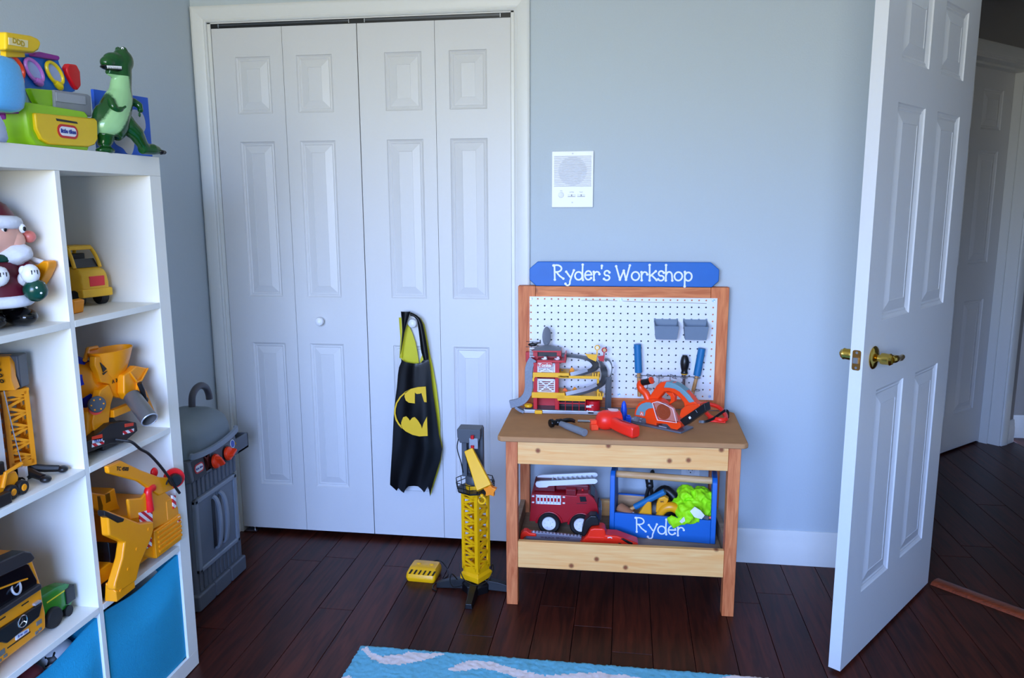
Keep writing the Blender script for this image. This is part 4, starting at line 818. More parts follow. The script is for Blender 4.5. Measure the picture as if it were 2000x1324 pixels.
# gallery with railing
mb = MB(); oct_ = [(.066*math.cos(PI/8+PI/4*i), .066*math.sin(PI/8+PI/4*i)) for i in range(8)]; mb.prism(oct_, 'z', .376, .382); ga = mb.obj('gallery', M_black, ct, bev=.001)
mb = MB(); oct2 = [(x*1.06,y*1.06) for x, y in oct_]
for z in (.396,.412): mb.tube([(x,y,z) for x, y in oct2], .0016, 6, True)
for i in range(8):
    a, b = Vector(oct2[i]), Vector(oct2[(i+1)%8])
    for f in (0,.5): p = a+(b-a)*f; mb.cyl((p.x*.96,p.y*.96,.38),(p.x,p.y,.412),.0014,n=6)
mb.obj('railing', M_black, ga)
up = thing  # slewing head lives in the same toy
mb = MB(); mb.lathe([(.03,.398),(.034,.402),(.034,.424),(.03,.43)], n=24); mb.obj('turntable', M_dg, ct)
RZ = rotm(0,0,math.radians(28))      # head square to the wall
def hbx(mb, a, b, R=RZ): mb.box(R @ Vector([(a[i]+b[i])/2 for i in range(3)]), [abs(b[i]-a[i]) for i in range(3)], R)
mb = MB(); hbx(mb, (-.044,-.012,.425),(-.026,.02,.60)); hbx(mb, (.018,-.004,.425),(.030,.02,.60)); hbx(mb, (-.03,.012,.425),(.022,.02,.60)); mb.obj('mast', M_dg, ct, bev=.002)
mb = MB(); R_ = RZ; q = [(-.056,-.03),(.026,-.03),(.026,.03),(-.056,.03)]
mb.loft([[R_ @ Vector((x*k_+o_,y,z)) for x, y in q] for z, k_, o_ in ((.552,.75,-.004),(.572,.98,0),(.598,1,0),(.602,.97,0))]); hd_ = mb.obj('head_box', M_dg, ct, bev=.002)
mb = MB(); hbx(mb, (-.012,-.036,.535),(.018,-.028,.572)); mb.obj('winch_frame', mat('grey_plastic',(150,154,160),.4), ct, bev=.001)
for z in (.578,.542): mb = MB(); mb.cyl(RZ @ Vector((.0,-.040,z-.006)), RZ @ Vector((.0,-.040,z+.006)), .006, n=10); mb.obj('winch_drum', mat('red_plastic',(205,25,30),.4), hd_)
mb = MB(); mb.tube([RZ @ Vector(p) for p in spline([(-.05,-.02,.575),(-.058,-.02,.53),(-.046,-.018,.48),(-.04,-.014,.44)],5)], .0018, 6); mb.obj('cable', M_black, ct)
# jib folded down towards the camera
A_, B_ = RZ @ Vector((-.012,-.034,.527)), RZ @ Vector((.052,-.092,.415)); dj = (B_-A_).normalized(); sj = (RZ @ Vector((.80,.25,.45))).normalized(); sj = (sj-dj*sj.dot(dj)).normalized(); nj = dj.cross(sj)
mb = MB(); rings = []
for p, wd in ((A_,.017),(A_+dj*.05,.021),(B_-dj*.01,.029),(B_,.029)): rings.append([p-sj*wd-nj*.0,p-sj*wd*.9+nj*.026,p+sj*wd*.9+nj*.026,p+sj*wd-nj*.0])
mb.loft(rings); jib = mb.obj('jib', M_y, ct, bev=.003)
mb = MB()
for k in range(6):
    p = A_+dj*(.022+.012*k)-sj*(.0185+.0012*k)+nj*.013; mb.box(p, (.0016,.0045,.020), Matrix((-sj,dj,nj)).transposed() @ rotm(.45,0,0))
mb.obj('jib_slot', M_black, jib)
mb = MB(); c_ = B_+dj*.012+sj*.014; mb.prism([(a*.024,b*.024) for a, b in [(math.cos(PI/2+k*PI/5)*(1 if k%2==0 else .62), math.sin(PI/2+k*PI/5)*(1 if k%2==0 else .62)) for k in range(10)]], 'y', -.008, .012); mb.v = [RZ @ Vector(p)+c_ for p in mb.v]; mb.obj('jib_end', mat('orange_plastic_2',(255,140,10),.35), jib, bev=.002)
mb = MB(); hx = B_-sj*.012+Vector((0,0,-.016))
for k in range(4): mb.cyl(hx+(RZ @ Vector((-.012+.008*k,0,.018))), hx+(RZ @ Vector((-.016+.008*k,0,-.004))), .0012, n=6)
mb.obj('hoist_line', M_black, jib)
mb = MB(); pts = [hx+(RZ @ Vector((.012*math.cos(t),0,-.020+.012*math.sin(t)))) for t in [math.radians(100-30*i) for i in range(11)]]; mb.tube(pts, [.004]*9+[.003,.002], 8); mb.ell(hx+Vector((0,0,-.004)), .007); mb.obj('hook', M_y, jib)
# cord loops round the foot of the tower
mb = MB(); inv = lambda p: rotm(0,0,math.radians(28)) @ (Vector(p)-Vector((1.085,-.36,0)))
mb.tube([inv(p) for p in spline([(1.035,-.40,.115),(1.042,-.417,.085),(1.062,-.434,.065),(1.095,-.44,.055),(1.13,-.415,.056),(1.15,-.385,.085),(1.145,-.36,.1),(1.135,-.345,.075)],6)], .0022, 6)
mb.tube([inv(p) for p in spline([(1.02,-.385,.045),(1.005,-.40,.072),(1.0,-.41,.05),(1.015,-.42,.034),(1.05,-.43,.048)],6)], .0022, 6); mb.obj('cord', M_black, ct)
# remote control with its own cord
rc = thing('crane_remote', 'yellow wired toy remote with black hazard stripes lying on the floor', 'remote control', (.873,-.295,0), math.radians(-3))
mb = MB(); lo = rrect(-.056,-.045,.056,.055,.012,4); hi = [(x*.93,y*.9+.006) for x, y in lo]
mb.loft([[(x*.94,y*.94,0) for x, y in lo],[(x,y,.010) for x, y in lo],[(x*1.0,y,.016) for x, y in lo],[(x*.985,y*.95+.003,.026) for x, y in lo],[(x*.88,y*.62+.016,.040) for x, y in lo],[(x*.84,y*.56+.018,.041) for x, y in lo]]); mb.obj('case', M_y, rc, ang=30)
mb = MB()
for k in range(6):
    x = -.045+k*.0175; z0, z1 = .0275,.0375; wd = .007 if k not in (2,3) else .006
    f0 = lambda z: -.0405+(z-.026)/.014*(.0205)
    q = [(x,f0(z0)-.0012,z0),(x+wd,f0(z0)-.0012,z0),(x+wd+.006,f0(z1)-.0012,z1),(x+.006,f0(z1)-.0012,z1)]
    mb.add(q+[(p[0],p[1]+.003,p[2]-.001) for p in q], [(0,1,2,3),(7,6,5,4),(0,4,5,1),(1,5,6,2),(2,6,7,3),(3,7,4,0)])
mb.obj('hazard_stripe', M_black, rc)
for x in (-.024,.026): mb = MB(); mb.ell((x,.02,.0408),(.009,.008,.004)); mb.obj('button', M_y, rc)
mb = MB(); mb.cyl((.01,.05,.03),(.01,.062,.03),.004,n=10); mb.tube(spline([(.01,.06,.03),(.035,.085,.028),(.065,.07,.014),(.085,.03,.004),(.078,-.01,.003),(.058,-.05,.003),(.06,-.085,.003),(.078,-.10,.003)],6), .0022, 6); mb.obj('cord', M_black, rc)
# ================================================================ things on the pegboard
def mx(o): return o
M_tool = mat('tool_blue', (22,112,166), .5, var=.05); M_shaft = wood('shaft_wood', (186,130,70), (216,164,104), (8,8,1.5), .55); M_wire = mat('wire_steel', (160,163,170), .3, 1)
def pegt(name, label, cat, u, v, z, group=None): return bthing(name, label, cat, u, v, z, 0, group)
for lab, (a, b, c) in (('wooden stick tool with blue grip, hanging near the middle of the pegboard', ((.4405,.857),(.447,.752),(.4515,.662))), ('wooden stick tool with blue grip, hanging by the right frame and leaning', ((.671,.846),(.657,.745),(.6405,.664)))):
    t = pegt('wooden_tool', lab, 'tool', a[0], .352, c[1], 'blue gripped stick tools on the pegboard'); f = lambda p, dv=0: (p[0]-a[0], dv, p[1]-c[1])
    mb = MB(); mb.cyl(f(a), f(b), .0133, .0135, 20); mb.obj('grip', M_tool, t, bev=.001)
    mb = MB(); mb.cyl(f(b), f(c), .0064, .0064, 14); mb.obj('shaft', M_shaft, t, bev=.0006)
t = pegt('screwdriver', 'black handled screwdriver with yellow collar hanging in a pegboard ring', 'screwdriver', .6115, .352, .694)
mb = MB(); mb.lathe([(.001,.126),(.007,.1255),(.0125,.118),(.0158,.104),(.0162,.094),(.0138,.078),(.011,.068),(.012,.062),(.0135,.059),(.012,.0575)], n=12); mb.obj('handle', M_black, t)
mb = MB(); mb.lathe([(.011,.0585),(.0118,.055),(.0075,.0525)], n=16); mb.obj('collar', M_y, t)
mb = MB(); mb.cyl((0,0,.053),(0,0,.004),.0048,n=10); mb.loft([[(-.0048,-.0048,.006),(.0048,-.0048,.006),(.0048,.0048,.006),(-.0048,.0048,.006)],[(-.005,-.0012,0),(.005,-.0012,0),(.005,.0012,0),(-.005,.0012,0)]]); mb.obj('blade', M_wire, t)
rk = pegt('tool_holder', 'thin steel ring tool holder clipped across the pegboard', 'tool holder', .55, .3795, .69)
mb = MB(); mb.tube([(-.115,-.002,.046),(.115,-.002,.0445)], .0011, 6); mb.obj('rail', M_wire, rk)
for k, u in enumerate((.4465,.4835,.525,.5665,.6115,.657)):
    x = u-.55
    for z, r_ in ((.046,.0125),(.0,.0125)):
        if k in (1,3) and z > .02:
            mb = MB(); mb.tube([(x-.004,-.003,.052),(x+.002,-.028,.046),(x+.018,-.026,.041),(x+.012,-.004,.047)], .0012, 6, True)
        else: mb = MB(); mb.torus((x,-.026,z), r_, .0012, (0,0,1), 18, 6)
        mb.obj('ring', M_wire, rk)
    mb = MB(); mb.tube([(x-.002 if k != 3 else x-.004,-.0035,.05),(x-.002,-.0035,.0),(x-.001,-.013,-.0)], .0012, 6); mb.tube([(x,-.002,.046),(x,-.0135,.046)], .0011, 6); mb.obj('stem', M_wire, rk)
M_binr = mat('bin_grey', (118,134,152), .5, var=.04)
for lab, u0_ in (('grey plastic pocket bin on the pegboard, the one nearer the middle','.499'), ('grey plastic pocket bin on the pegboard, next to the right frame','.603')):
    t = pegt('pegboard_bin', lab, 'bin', float(u0_)+.043, .351, .879, 'grey pocket bins on the pegboard')
    mb = MB(); w1, w2, th = .043, .037, .0022; d0, d1, d1b = .0285, -.028, -.019
    O = lambda w, y0, y1, z: [(-w,y1,z),(w,y1,z),(w,y0,z),(-w,y0,z)]
    mb.loft([O(w2,d0,d1b,0),[(-w1,d1,.050),(w1,d1,.050),(w1,d0,.066),(-w1,d0,.066)],[(-w1+th,d1+th,.050),(w1-th,d1+th,.050),(w1-th,d0-th,.066),(-w1+th,d0-th,.066)],O(w2-th,d0-th,d1b+th,.004)]); mb.b2((-w1,d0-.002,.055),(w1,d0+.0005,.068))
    for x in (-.04,-.013,.013,.04): mb.b2((x-.003,d0-.004,.064),(x+.003,d0+.0005,.0705))
    mb.obj('bin_body', M_binr, t, bev=.0008)
# ================================================================ things on the bench top
ZT = .6078
# --- toy parking garage
M_rp = mat('red_toy', (196,20,32), .35, var=.04); M_sil = mat('silver_toy', (196,200,208), .3, .5); M_rd = mat('road_grey', (74,76,80), .4, .25); M_st = mat('stone_grey', (128,136,148), .6, var=.22, scale=160); M_cream = mat('cream_plastic', (232,226,224), .45)
pg = bthing('toy_parking_garage', 'red and yellow toy parking garage with grey spiral ramps on the bench top', 'toy garage', .165, .272, ZT)
def gp(cx, cy, v=.272): u = -.0476+cx*.000309; z = .917-cy*.000306+(u-.03)*.022-(v-.272)*.27; return Vector((u-.165, v-.272, max(z-ZT,0.0006)))
def gbx(mb, x0, x1, y0, y1, va, vb):   # picture rows y0 (upper) .. y1 at the front depth va, back to vb
    a, b = gp(x0,y1,va), gp(x1,y0,va); return mb.b2((a.x,va-.272,a.z),(b.x,vb-.272,b.z))
def part(nm, m, boxes, bev=.001):
    mb = MB()
    for b in boxes: gbx(mb, *b)
    return mb.obj(nm, m, pg, bev=bev, seg=1)
part('base', M_sil, [(255,1150,985,1036,.272,.36)], .002); part('base_floor', M_rd, [(265,1140,978,992,.274,.358)])
part('entry_tab', M_y, [(390,480,978,1040,.262,.274)], .002)
for a in ((370,416,575,985),(625,668,575,985),(370,416,395,575),(625,675,395,575)): part('tower_post', M_rp, [a+(.278,.30)])
part('tower_back', M_rp, [(380,660,400,980,.335,.345)])
for y0, y1 in ((400,522),(592,756)):
    gz = part('tower_grille', M_cream, [(412,432,y0,y1,.281,.287),(612,630,y0,y1,.281,.287),(412,630,y0,y0+14,.281,.287),(412,630,y1-12,y1,.281,.287)], 0)
    mb = MB()
    for k in range(7): y = y0+18+(y1-y0-30)*k/6; gbx(mb, 425,620,y,y+6,.285,.288)
    mb.obj('louvre', M_cream, gz)
    mb = MB()
    for s_ in (1,-1): mb.ribbon([gp(440,y0+16 if s_ > 0 else y1-14,.281),gp(605,y1-14 if s_ > 0 else y0+16,.281)], (0,0,1), .005, .003)
    mb.obj('cross_brace', M_cream, gz)
part('deck', M_y, [(365,790,522,568,.272,.35),(660,1140,560,582,.272,.35)]); part('deck', M_y, [(352,742,762,822,.272,.35),(650,1180,800,832,.272,.35)])
mb = MB(); mb.ribbon([gp(372,618,.273),gp(372,580,.273),gp(395,550,.273)], (1,0,0), .006, .004); mb.obj('deck_bracket', M_y, pg)
for x, y0, y1 in ((1112,580,800),(1120,500,560),(1130,745,800)): part('deck_post', M_y, [(x,x+26,y0,y1,.315,.325)])
mb = MB()
for x in range(690,1140,55): gbx(mb, x,x+18,535,562,.345,.349)
for x in range(690,1180,55): gbx(mb, x,x+18,775,802,.345,.349)
for x in range(1060,1140,30): gbx(mb, x,x+12,520,562,.274,.278); gbx(mb, x+60,x+72,760,802,.274,.278)
mb.obj('guard_rail', M_y, pg)
part('garage_bay', mat('bay_dark',(60,30,32),.5), [(660,985,838,985,.33,.345)]); 
for x in (668,745,828,905,978): part('bay_post', M_rp, [(x,x+9,840,985,.274,.279)])
part('bay_rail', M_rp, [(665,985,885,892,.275,.279)]); part('bay_beam', M_y, [(655,985,834,855,.273,.285)])
mb = MB(); a = gp(1070,1000,.31); b = gp(1070,832,.31); mb.cyl((a.x,.028,.012),(a.x,.028,b.z),.0262,n=28); tk = mb.obj('tank', M_rp, pg, ang=50)
mb = MB()
for k, (x0, y0, w_, h_) in enumerate(((992,905,60,22),(1000,960,12,40),(1018,968,60,8),(1016,980,66,22),(1030,895,45,6))):
    a = gp(x0,y0+h_,.2835); b = gp(x0+w_,y0,.2835); mb.b2((a.x,.0,a.z),(b.x,.0035,b.z))
mb.obj('tank_print', M_cream, tk)
part('platform', M_rp, [(415,752,372,392,.268,.35),(735,752,300,390,.268,.35)]); part('platform_back', M_rp, [(262,335,252,372,.33,.35),(340,690,300,385,.325,.35)])
mb = MB(); gbx(mb, 355,690,248,262,.285,.35); gbx(mb, 360,412,262,312,.30,.35); gbx(mb, 640,690,262,305,.30,.35); mb.obj('fascia', M_rp, pg)
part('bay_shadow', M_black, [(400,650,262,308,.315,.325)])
mb = MB(); rr_ = [gp(345,247,.283),gp(690,250,.283),gp(690,250,.283)+Vector((0,.07,0)),gp(345,247,.283)+Vector((0,.07,0))]; ap = gp(520,196,.283)+Vector((0,.035,0))
mb.add(rr_+[ap], [(3,2,1,0),(0,1,4),(1,2,4),(2,3,4),(3,0,4)]); rf = mb.obj('roof', mat('dish_grey',(112,114,120),.5), pg, ang=5)
mb = MB(); c_ = gp(515,104,.318); c_.z += .012; mb.ell(c_, (.0165,.003,.036), rotm(0,0,.35), 24, 10); mb.ell(ap+Vector((0,0,.004)), .005); mb.obj('dish', mat('dish_grey',(112,114,120),.5), rf)
mb = MB(); gbx(mb, 315,372,208,318,.31,.318); hs = mb.obj('heli_post', M_cream, pg)
mb = MB()
for k in range(5): gbx(mb, 318,370,225+k*18,233+k*18,.3085,.3105)
mb.obj('post_stripe', M_black, hs)
mb = MB(); a = gp(350,185,.314); a.z += .006; mb.ell(a, (.017,.008,.0065)); mb.cyl(a, a+Vector((.028,0,.008)), .003, .002, 8); mb.box(a+Vector((.028,0,.011)), (.004,.002,.014)); mb.box(a+Vector((0,0,.010)), (.05,.003,.0016), rotm(0,.15,.5)); mb.box(a+Vector((-.012,-.008,-.007)), (.024,.002,.002)); mb.box(a+Vector((0,0,.008)), (.003,.003,.006)); mb.obj('helicopter', M_black, pg)
for x in (498,648):      # two little trucks on the platform
    a = gp(x,352,.285); mb = MB(); mb.box(a+Vector((0,0,.001)), (.020,.011,.007)); mb.box(a+Vector((.003,0,.007)), (.010,.010,.007)); tv = mb.obj('mini_truck', M_cream if x < 600 else mat('pink_white',(228,196,200),.4), pg, bev=.001)
    for sx in (-.009,.009):
        for sy in (-.006,.006): mb = MB(); mb.cyl(a+Vector((sx,sy-.002,-.002)), a+Vector((sx,sy+.002,-.002)), .0045, n=12); mb.obj('wheel', M_black, tv)
mb = MB(); pl = [gp(x,y,.266) for x, y in ((420,392),(594,394),(594,430),(576,452),(444,454),(420,430))]; mb.loft([[p for p in pl],[p+Vector((0,.004,0)) for p in pl]]); lg = mb.obj('logo_plate', M_lr, pg, ang=20)
mb = MB(); pl2 = [gp(x,y,.2655) for x, y in ((427,398),(587,400),(587,428),(573,446),(448,448),(427,428))]; 
for i in range(6): mb.tube([pl2[i],pl2[(i+1)%6]], .0006, 5)
mb.obj('logo_rim', M_cream, lg)
text_obj('Tonka', 'lettering', M_lw, lg, .0165, face(gp(507,428,.2652),(1,0,.01),(0,0,1)), .0003, wide=1.08, bold=.0006)
mb = MB(); c_ = gp(312,918,.279); mb.lathe([(.0001,-.004),(.013,-.004),(.0155,0),(.015,.005),(.009,.008),(.0001,.0085)], c_); mb.obj('turn_button', M_y, pg)
def ramp(nm, P, w, m, mside=None, lip=.006):
    pts = spline([gp(*p) for p in P], 5); sd = []
    for i in range(len(pts)):
        t = pts[min(i+1,len(pts)-1)]-pts[max(i-1,0)]; t.z = 0; sd.append((Vector((0,0,1)).cross(t)).normalized() if t.length > 1e-6 else Vector((0,1,0)))
    mb = MB(); mb.ribbon(pts, sd, w, .0016, lip); return mb.obj(nm, m, pg)
ramp('spiral_ramp', [(690,272,.345),(830,286,.345),(960,310,.345),(1050,345,.338),(1095,400,.322),(1070,455,.306),(990,492,.294),(890,522,.287),(800,545,.284)], .022, M_rd, lip=.0085)
ramp('spiral_ramp', [(1150,345,.345),(1185,420,.345),(1200,510,.338),(1185,600,.322),(1120,668,.304),(1000,722,.292),(880,755,.286),(752,785,.283)], .022, M_rd, lip=.0085)
for P in ([(805,535,.2735),(900,512,.2765),(1000,478,.2835)], [(755,772,.2725),(880,742,.275),(1000,708,.281),(1110,655,.292)]):
    mb = MB(); mb.ribbon(spline([gp(*p) for p in P],5), (0,0,1), .0135, .0016); mb.obj('ramp_wall', M_sil, pg)
mb = MB(); pts = spline([gp(*p) for p in ((1195,345,.335),(1250,352,.335),(1284,420,.335),(1280,520,.333),(1255,610,.331),(1248,720,.330),(1246,860,.330),(1240,975,.328),(1236,1020,.322))],5)
mb.ribbon(pts, (0,1,0), .026, .003); mb.obj('outer_slide', M_rd, pg)
mb = MB()
for o_ in (-.0105,.0105): mb.ribbon([gp(1248+o_/.000309,y,.316)+Vector((0,0,0)) for y in (560,700,850,1000)], (0,1,0), .006, .0015)
mb.ribbon([gp(1248,y,.32) for y in (560,700,850,1005)], (1,0,0), .022, .0012); mb.obj('slide_face', M_rd, pg)
for m, tri, pole, disc in ((M_y, [(968,278),(1112,288),(1098,372),(1010,330)], (1108,290,205), (1110,202)), (M_rp, [(1115,310),(1196,300),(1190,372),(1140,362)], (1190,310,240), (1194,232))):
    mb = MB(); q_ = [gp(x,y,.326) for x, y in tri]; mb.loft([q_,[p+Vector((0,.006,0)) for p in q_]]); mb.b2(gp(pole[0]-7,pole[1],.327), gp(pole[0]+7,pole[2],.327)+Vector((0,.004,0))); sg_ = mb.obj('race_sign', m, pg)
    c_ = gp(*disc,.326); mb = MB(); mb.torus(c_, .0078, .0022, (0,1,0), 18, 6); mb.obj('sign_rim', m, sg_)
    mb = MB(); mb.cyl(c_+Vector((0,-.001,0)), c_+Vector((0,.001,0)), .0072, n=18); mb.obj('sign_disc', M_cream if m is M_y else mat('tan_disc',(205,170,110),.4), sg_)
mb = MB(); P = spline([gp(x,y,v) for x, y, v in ((365,345,.288),(335,400,.284),(318,470,.280),(316,580,.279),(316,690,.278),(296,780,.276),(250,845,.274),(190,878,.272),(95,900,.270))],4)
N_ = len(P); sd = []
for i in range(N_):
    t = (P[min(i+1,N_-1)]-P[max(i-1,0)]).normalized(); sd.append(Vector((t.z,0,-t.x)))
mb.ribbon(P, sd, .0285, .012); mb.obj('rock_chute', M_st, pg, bev=.001, seg=1)
mb = MB(); mb.ribbon([p_+Vector((0,0,.0055)) for p_ in (gp(160,945,.276),gp(215,985,.276),gp(262,1010,.276))], (0,1,0), .03, .010); mb.obj('chute_end', M_st, pg, bev=.001, seg=1)
for x, y, m in ((700,500,M_dg),(735,720,mat('orange_toy',(250,100,25),.4)),(815,470,M_yo),(850,710,M_yo)):
    a = gp(x,y+45,.315); a.z += .003; mb = MB(); mb.prism([(-.008,0),(.008,0),(.009,.012),(.0,.02),(-.007,.012)], 'y', -.004, .004); mb.v = [p+a for p in mb.v]; mb.obj('deck_sign', m, pg, bev=.0008)
# --- hammer
hm = bthing('hammer', 'black headed claw hammer with grey grip lying on the bench top', 'hammer', .2, .085, ZT)
def hp(u, v, z): return Vector((u-.2, v-.085, z))
mb = MB(); a, b = hp(.141,.090,.0165), hp(.160,.103,.0165); d_ = (b-a).normalized(); mb.lathe([(.0001,0),(.013,0),(.0148,.002),(.0148,.010),(.010,.015),(.009,.024),(.0115,.027),(.0115,.045),(.001,.047)], a, d_, 20); mb.obj('head', mat('black_steel',(20,20,22),.22,.4), hm)
cl = MB(); 
for s_ in (-1,1):
    cl.tube([hp(u,v,z) for u, v, z in spline([(.178,.115+.002*s_,.0165),(.195,.126+.005*s_,.019),(.212,.138+.008*s_,.0165),(.224,.150+.010*s_,.009)],4)], [.008,.0078,.0075,.007,.0068,.0065,.006,.0055,.005,.0045,.004,.003,.002], 8)
cl.obj('claw', mat('black_steel',(0,0,0)), hm)
mb = MB(); mb.cyl(hp(.172,.110,.0135), hp(.197,.078,.0132), .0085, .0105, 16); mb.cyl(hp(.197,.078,.0132), hp(.262,.004,.0128), .0115, .0128, 20); mb.obj('grip', mat('grip_grey',(124,128,134),.6,var=.06), hm, bev=.001)
# --- toy drill
M_ro = mat('red_orange', (255,44,26), .38, var=.03)
dr_ = bthing('toy_drill', 'red orange toy drill lying on its side in the middle of the bench top', 'toy drill', .338, .085, ZT)
def dp(u, v, z): return Vector((u-.338, v-.085, z))
mb = MB(); mb.lathe([(.0001,-.036),(.016,-.035),(.028,-.026),(.0335,-.010),(.0335,.004),(.030,.016),(.0285,.030),(.0285,.046),(.022,.050),(.0001,.0505)], dp(.333,.095,.0335), Vector((.9,.30,.02)), 28); db = mb.obj('motor_body', M_ro, dr_, ang=50)
mb = MB(); mb.loft([[dp(.352,.080,.030)+Vector((.0,0,0))+p for p in [rotm(0,0,-.85) @ Vector((0,a_,b_)) for a_, b_ in rrect(-.016,-.019,.016,.019,.009,4)]], [dp(.385,.045,.024)+p for p in [rotm(0,0,-.85) @ Vector((0,a_,b_)) for a_, b_ in rrect(-.018,-.019,.018,.019,.009,4)]], [dp(.424,.002,.022)+p for p in [rotm(0,0,-.85) @ Vector((0,a_,b_)) for a_, b_ in rrect(-.019,-.0205,.019,.0205,.010,4)]], [dp(.428,-.002,.022)+p for p in [rotm(0,0,-.85) @ Vector((0,a_,b_)) for a_, b_ in rrect(-.015,-.0165,.015,.0165,.008,4)]]]); hd2 = mb.obj('handle', M_ro, dr_, ang=40)
mb = MB(); c0, c1 = dp(.365,.075,.0445), dp(.412,.026,.0425); mb.ribbon([c0,c1], rotm(0,0,-.85) @ Vector((0,1,-.25)), .013, .002); mb.obj('grip_inset', mat('maroon_rubber',(132,20,44),.5), hd2)
mb = MB(); mb.ribbon([dp(.338,.103,.0668),dp(.372,.113,.0630)], (-.3,.9,.2), .020, .0010); mb.obj('label', mat('label_pink',(238,205,205),.5), db)
mb = MB(); mb.box(dp(.291,.088,.010), (.026,.022,.020), rotm(0,0,.3)); mb.box(dp(.288,.094,.026), (.022,.02,.014), rotm(0,0,.3)); mb.obj('chuck', mat('orange_chuck',(255,80,44),.38), dr_, bev=.0025)
mb = MB(); mb.cyl(dp(.285,.094,.026), dp(.236,.112,.0215), .0048, n=12); mb.obj('bit', M_steel, dr_)
# --- blue toy bolts
M_bp = mat('bright_blue', (10,82,214), .35)
t = bthing('toy_bolt', 'tall blue plastic toy bolt standing behind the red orange drill', 'toy bolt', .3925, .205, ZT)
mb = MB(); mb.lathe([(.0001,0),(.0112,0),(.0112,.044),(.0092,.050),(.009,.056),(.006,.067),(.003,.072),(.0001,.0725)], n=20); mb.obj('bolt_shank', M_bp, t)
t = bthing('toy_nut', 'small blue plastic block beside the toy bolt', 'toy block', .4085, .182, ZT)
mb = MB(); mb.b2((-.009,-.008,0),(.009,.008,.024)); mb.cyl((0,0,.024),(0,0,.029),.006,n=12); mb.obj('block_body', M_bp, t, bev=.0015)
# --- circular saw
sw = bthing('toy_circular_saw', 'orange and grey toy circular saw with clear blade guard on the bench', 'toy saw', .51, .165, ZT, math.atan2(-.572,.82))
M_os = mat('saw_orange', (255,70,14), .36, var=.03); M_sg = mat('saw_grey', (112,150,160), .5, var=.04); M_pl = mat('plate_grey', (108,116,128), .35, .35, var=.08)
mb = MB(); mb.prism(rrect(-.112,-.042,.112,.046,.006,3), 'z', .0, .006); mb.b2((-.100,-.036,.006),(-.03,.036,.0085)); bp_ = mb.obj('base_plate', M_pl, sw, bev=.0015)
for x, y in ((-.09,-.02),(-.07,.0),(-.09,.02),(-.055,-.028)): mb = MB(); mb.cyl((x,y,.0085),(x,y,.0105),.004,n=10); mb.obj('rivet', M_sil, bp_)
mb = MB(); mb.b2((.02,-.03,.006),(.05,-.0235,.0085)); mb.obj('scale_mark', M_sil, bp_)
def clip(P, z=.007): return [(x,max(h,z)) for x, h in P]
mb = MB(); mb.prism(clip(SAW_BODY), 'y', -.030, .010); bd = mb.obj('saw_body', M_os, sw, bev=.004, seg=3)
mb = MB(); mb.prism(clip(SAW_GREY), 'y', -.0318, -.028); gpn = mb.obj('side_panel', M_sg, bd, bev=.001)
cx_ = sum(p[0] for p in SAW_GREY)/len(SAW_GREY); 
mb = MB(); mb.b2((cx_-.018,-.0326,.030),(cx_-.004,-.0316,.046)); mb.obj('emblem_patch', mat('patch_pink',(240,120,90),.4), gpn)
mb = MB(); mb.tube([(cx_-.015,-.0328,.034),(cx_-.011,-.0328,.043),(cx_-.007,-.0328,.034)], .0012, 6); mb.obj('emblem_mark', M_lw, gpn)
mb = MB(); mb.prism(SAW_ARCH, 'y', -.014, .016); ar_ = mb.obj('handle_arch', M_os, sw, bev=.005, seg=3)
mb = MB(); mb.prism(SAW_GRIP, 'y', -.0155, .0175); mb.obj('handle_grip', M_sg, ar_, bev=.003, seg=2)
mb = MB(); mb.prism(SAW_TRIG, 'y', -.008, .010); mb.obj('trigger', M_os, sw, bev=.002)
FH = [Vector((p[0],-.006,p[1])) for p in SAW_FH]; P = spline(FH, 4); k1 = int(len(P)*.66)
mb = MB(); mb.tube(P[:k1+1], .0128, 14); mb.lathe([(.0001,-.002),(.0125,-.002),(.0125,.002),(.0001,.003)], P[-1], P[-1]-P[-3]); fh = mb.obj('front_handle', M_os, sw, ang=50)
mb = MB(); mb.tube(P[k1:], .0112, 14); mb.obj('rubber_grip', M_black, fh, ang=50)
gc = (sum(p[0] for p in SAW_GUARD)/len(SAW_GUARD), sum(p[1] for p in SAW_GUARD)/len(SAW_GUARD))
mb = MB(); mb.lathe([(.0001,0),(.027,0),(.027,.002),(.0001,.002)], (gc[0]-.002,-.033,gc[1]-.002), (0,-1,0), 28); mb.torus((gc[0]-.002,-.0352,gc[1]-.002),.017,.0012,(0,1,0)); mb.torus((gc[0]-.002,-.0352,gc[1]-.002),.010,.001,(0,1,0)); mb.obj('blade', mat('blade_tan',(196,104,60),.4,.2), sw)
mb = MB(); mb.prism([(p[0]*.94+gc[0]*.06,p[1]*.94+gc[1]*.06) for p in SAW_GUARD], 'y', -.0318, -.0302); mb.obj('guard_lightener', mat('pale_pink',(236,176,160),.4), sw)  # pale panel added behind the clear guard to make it look lighter
M_clear = mat('clear_plastic', (255,226,220), .06, trans=1, var=0)
mb = MB(); mb.prism(SAW_GUARD, 'y', -.0445, -.0305); gd = mb.obj('blade_guard', M_clear, sw, bev=.0015)
mb = MB(); pp = [Vector((p[0],-.045,p[1])) for p in SAW_GUARD]
for o_ in (0,.0045):
    q_ = [Vector((gc[0],-.045,gc[1]))+(p-Vector((gc[0],-.045,gc[1])))*(1-o_*8) for p in pp]; mb.tube(q_, .0008, 5, True)
mb.obj('guard_rim', mat('clear_edge',(250,225,222),.2), gd)
mb = MB(); c_ = [sum(p[i] for p in SAW_BAT)/4 for i in (0,1)]; mb.prism(SAW_BAT, 'y', -.040, -.004); bt = mb.obj('battery_pack', M_black, sw, bev=.002)
mb = MB(); mb.prism(SAW_BATO, 'y', -.022, .012); mb.obj('motor_tail', M_os, sw, bev=.003)
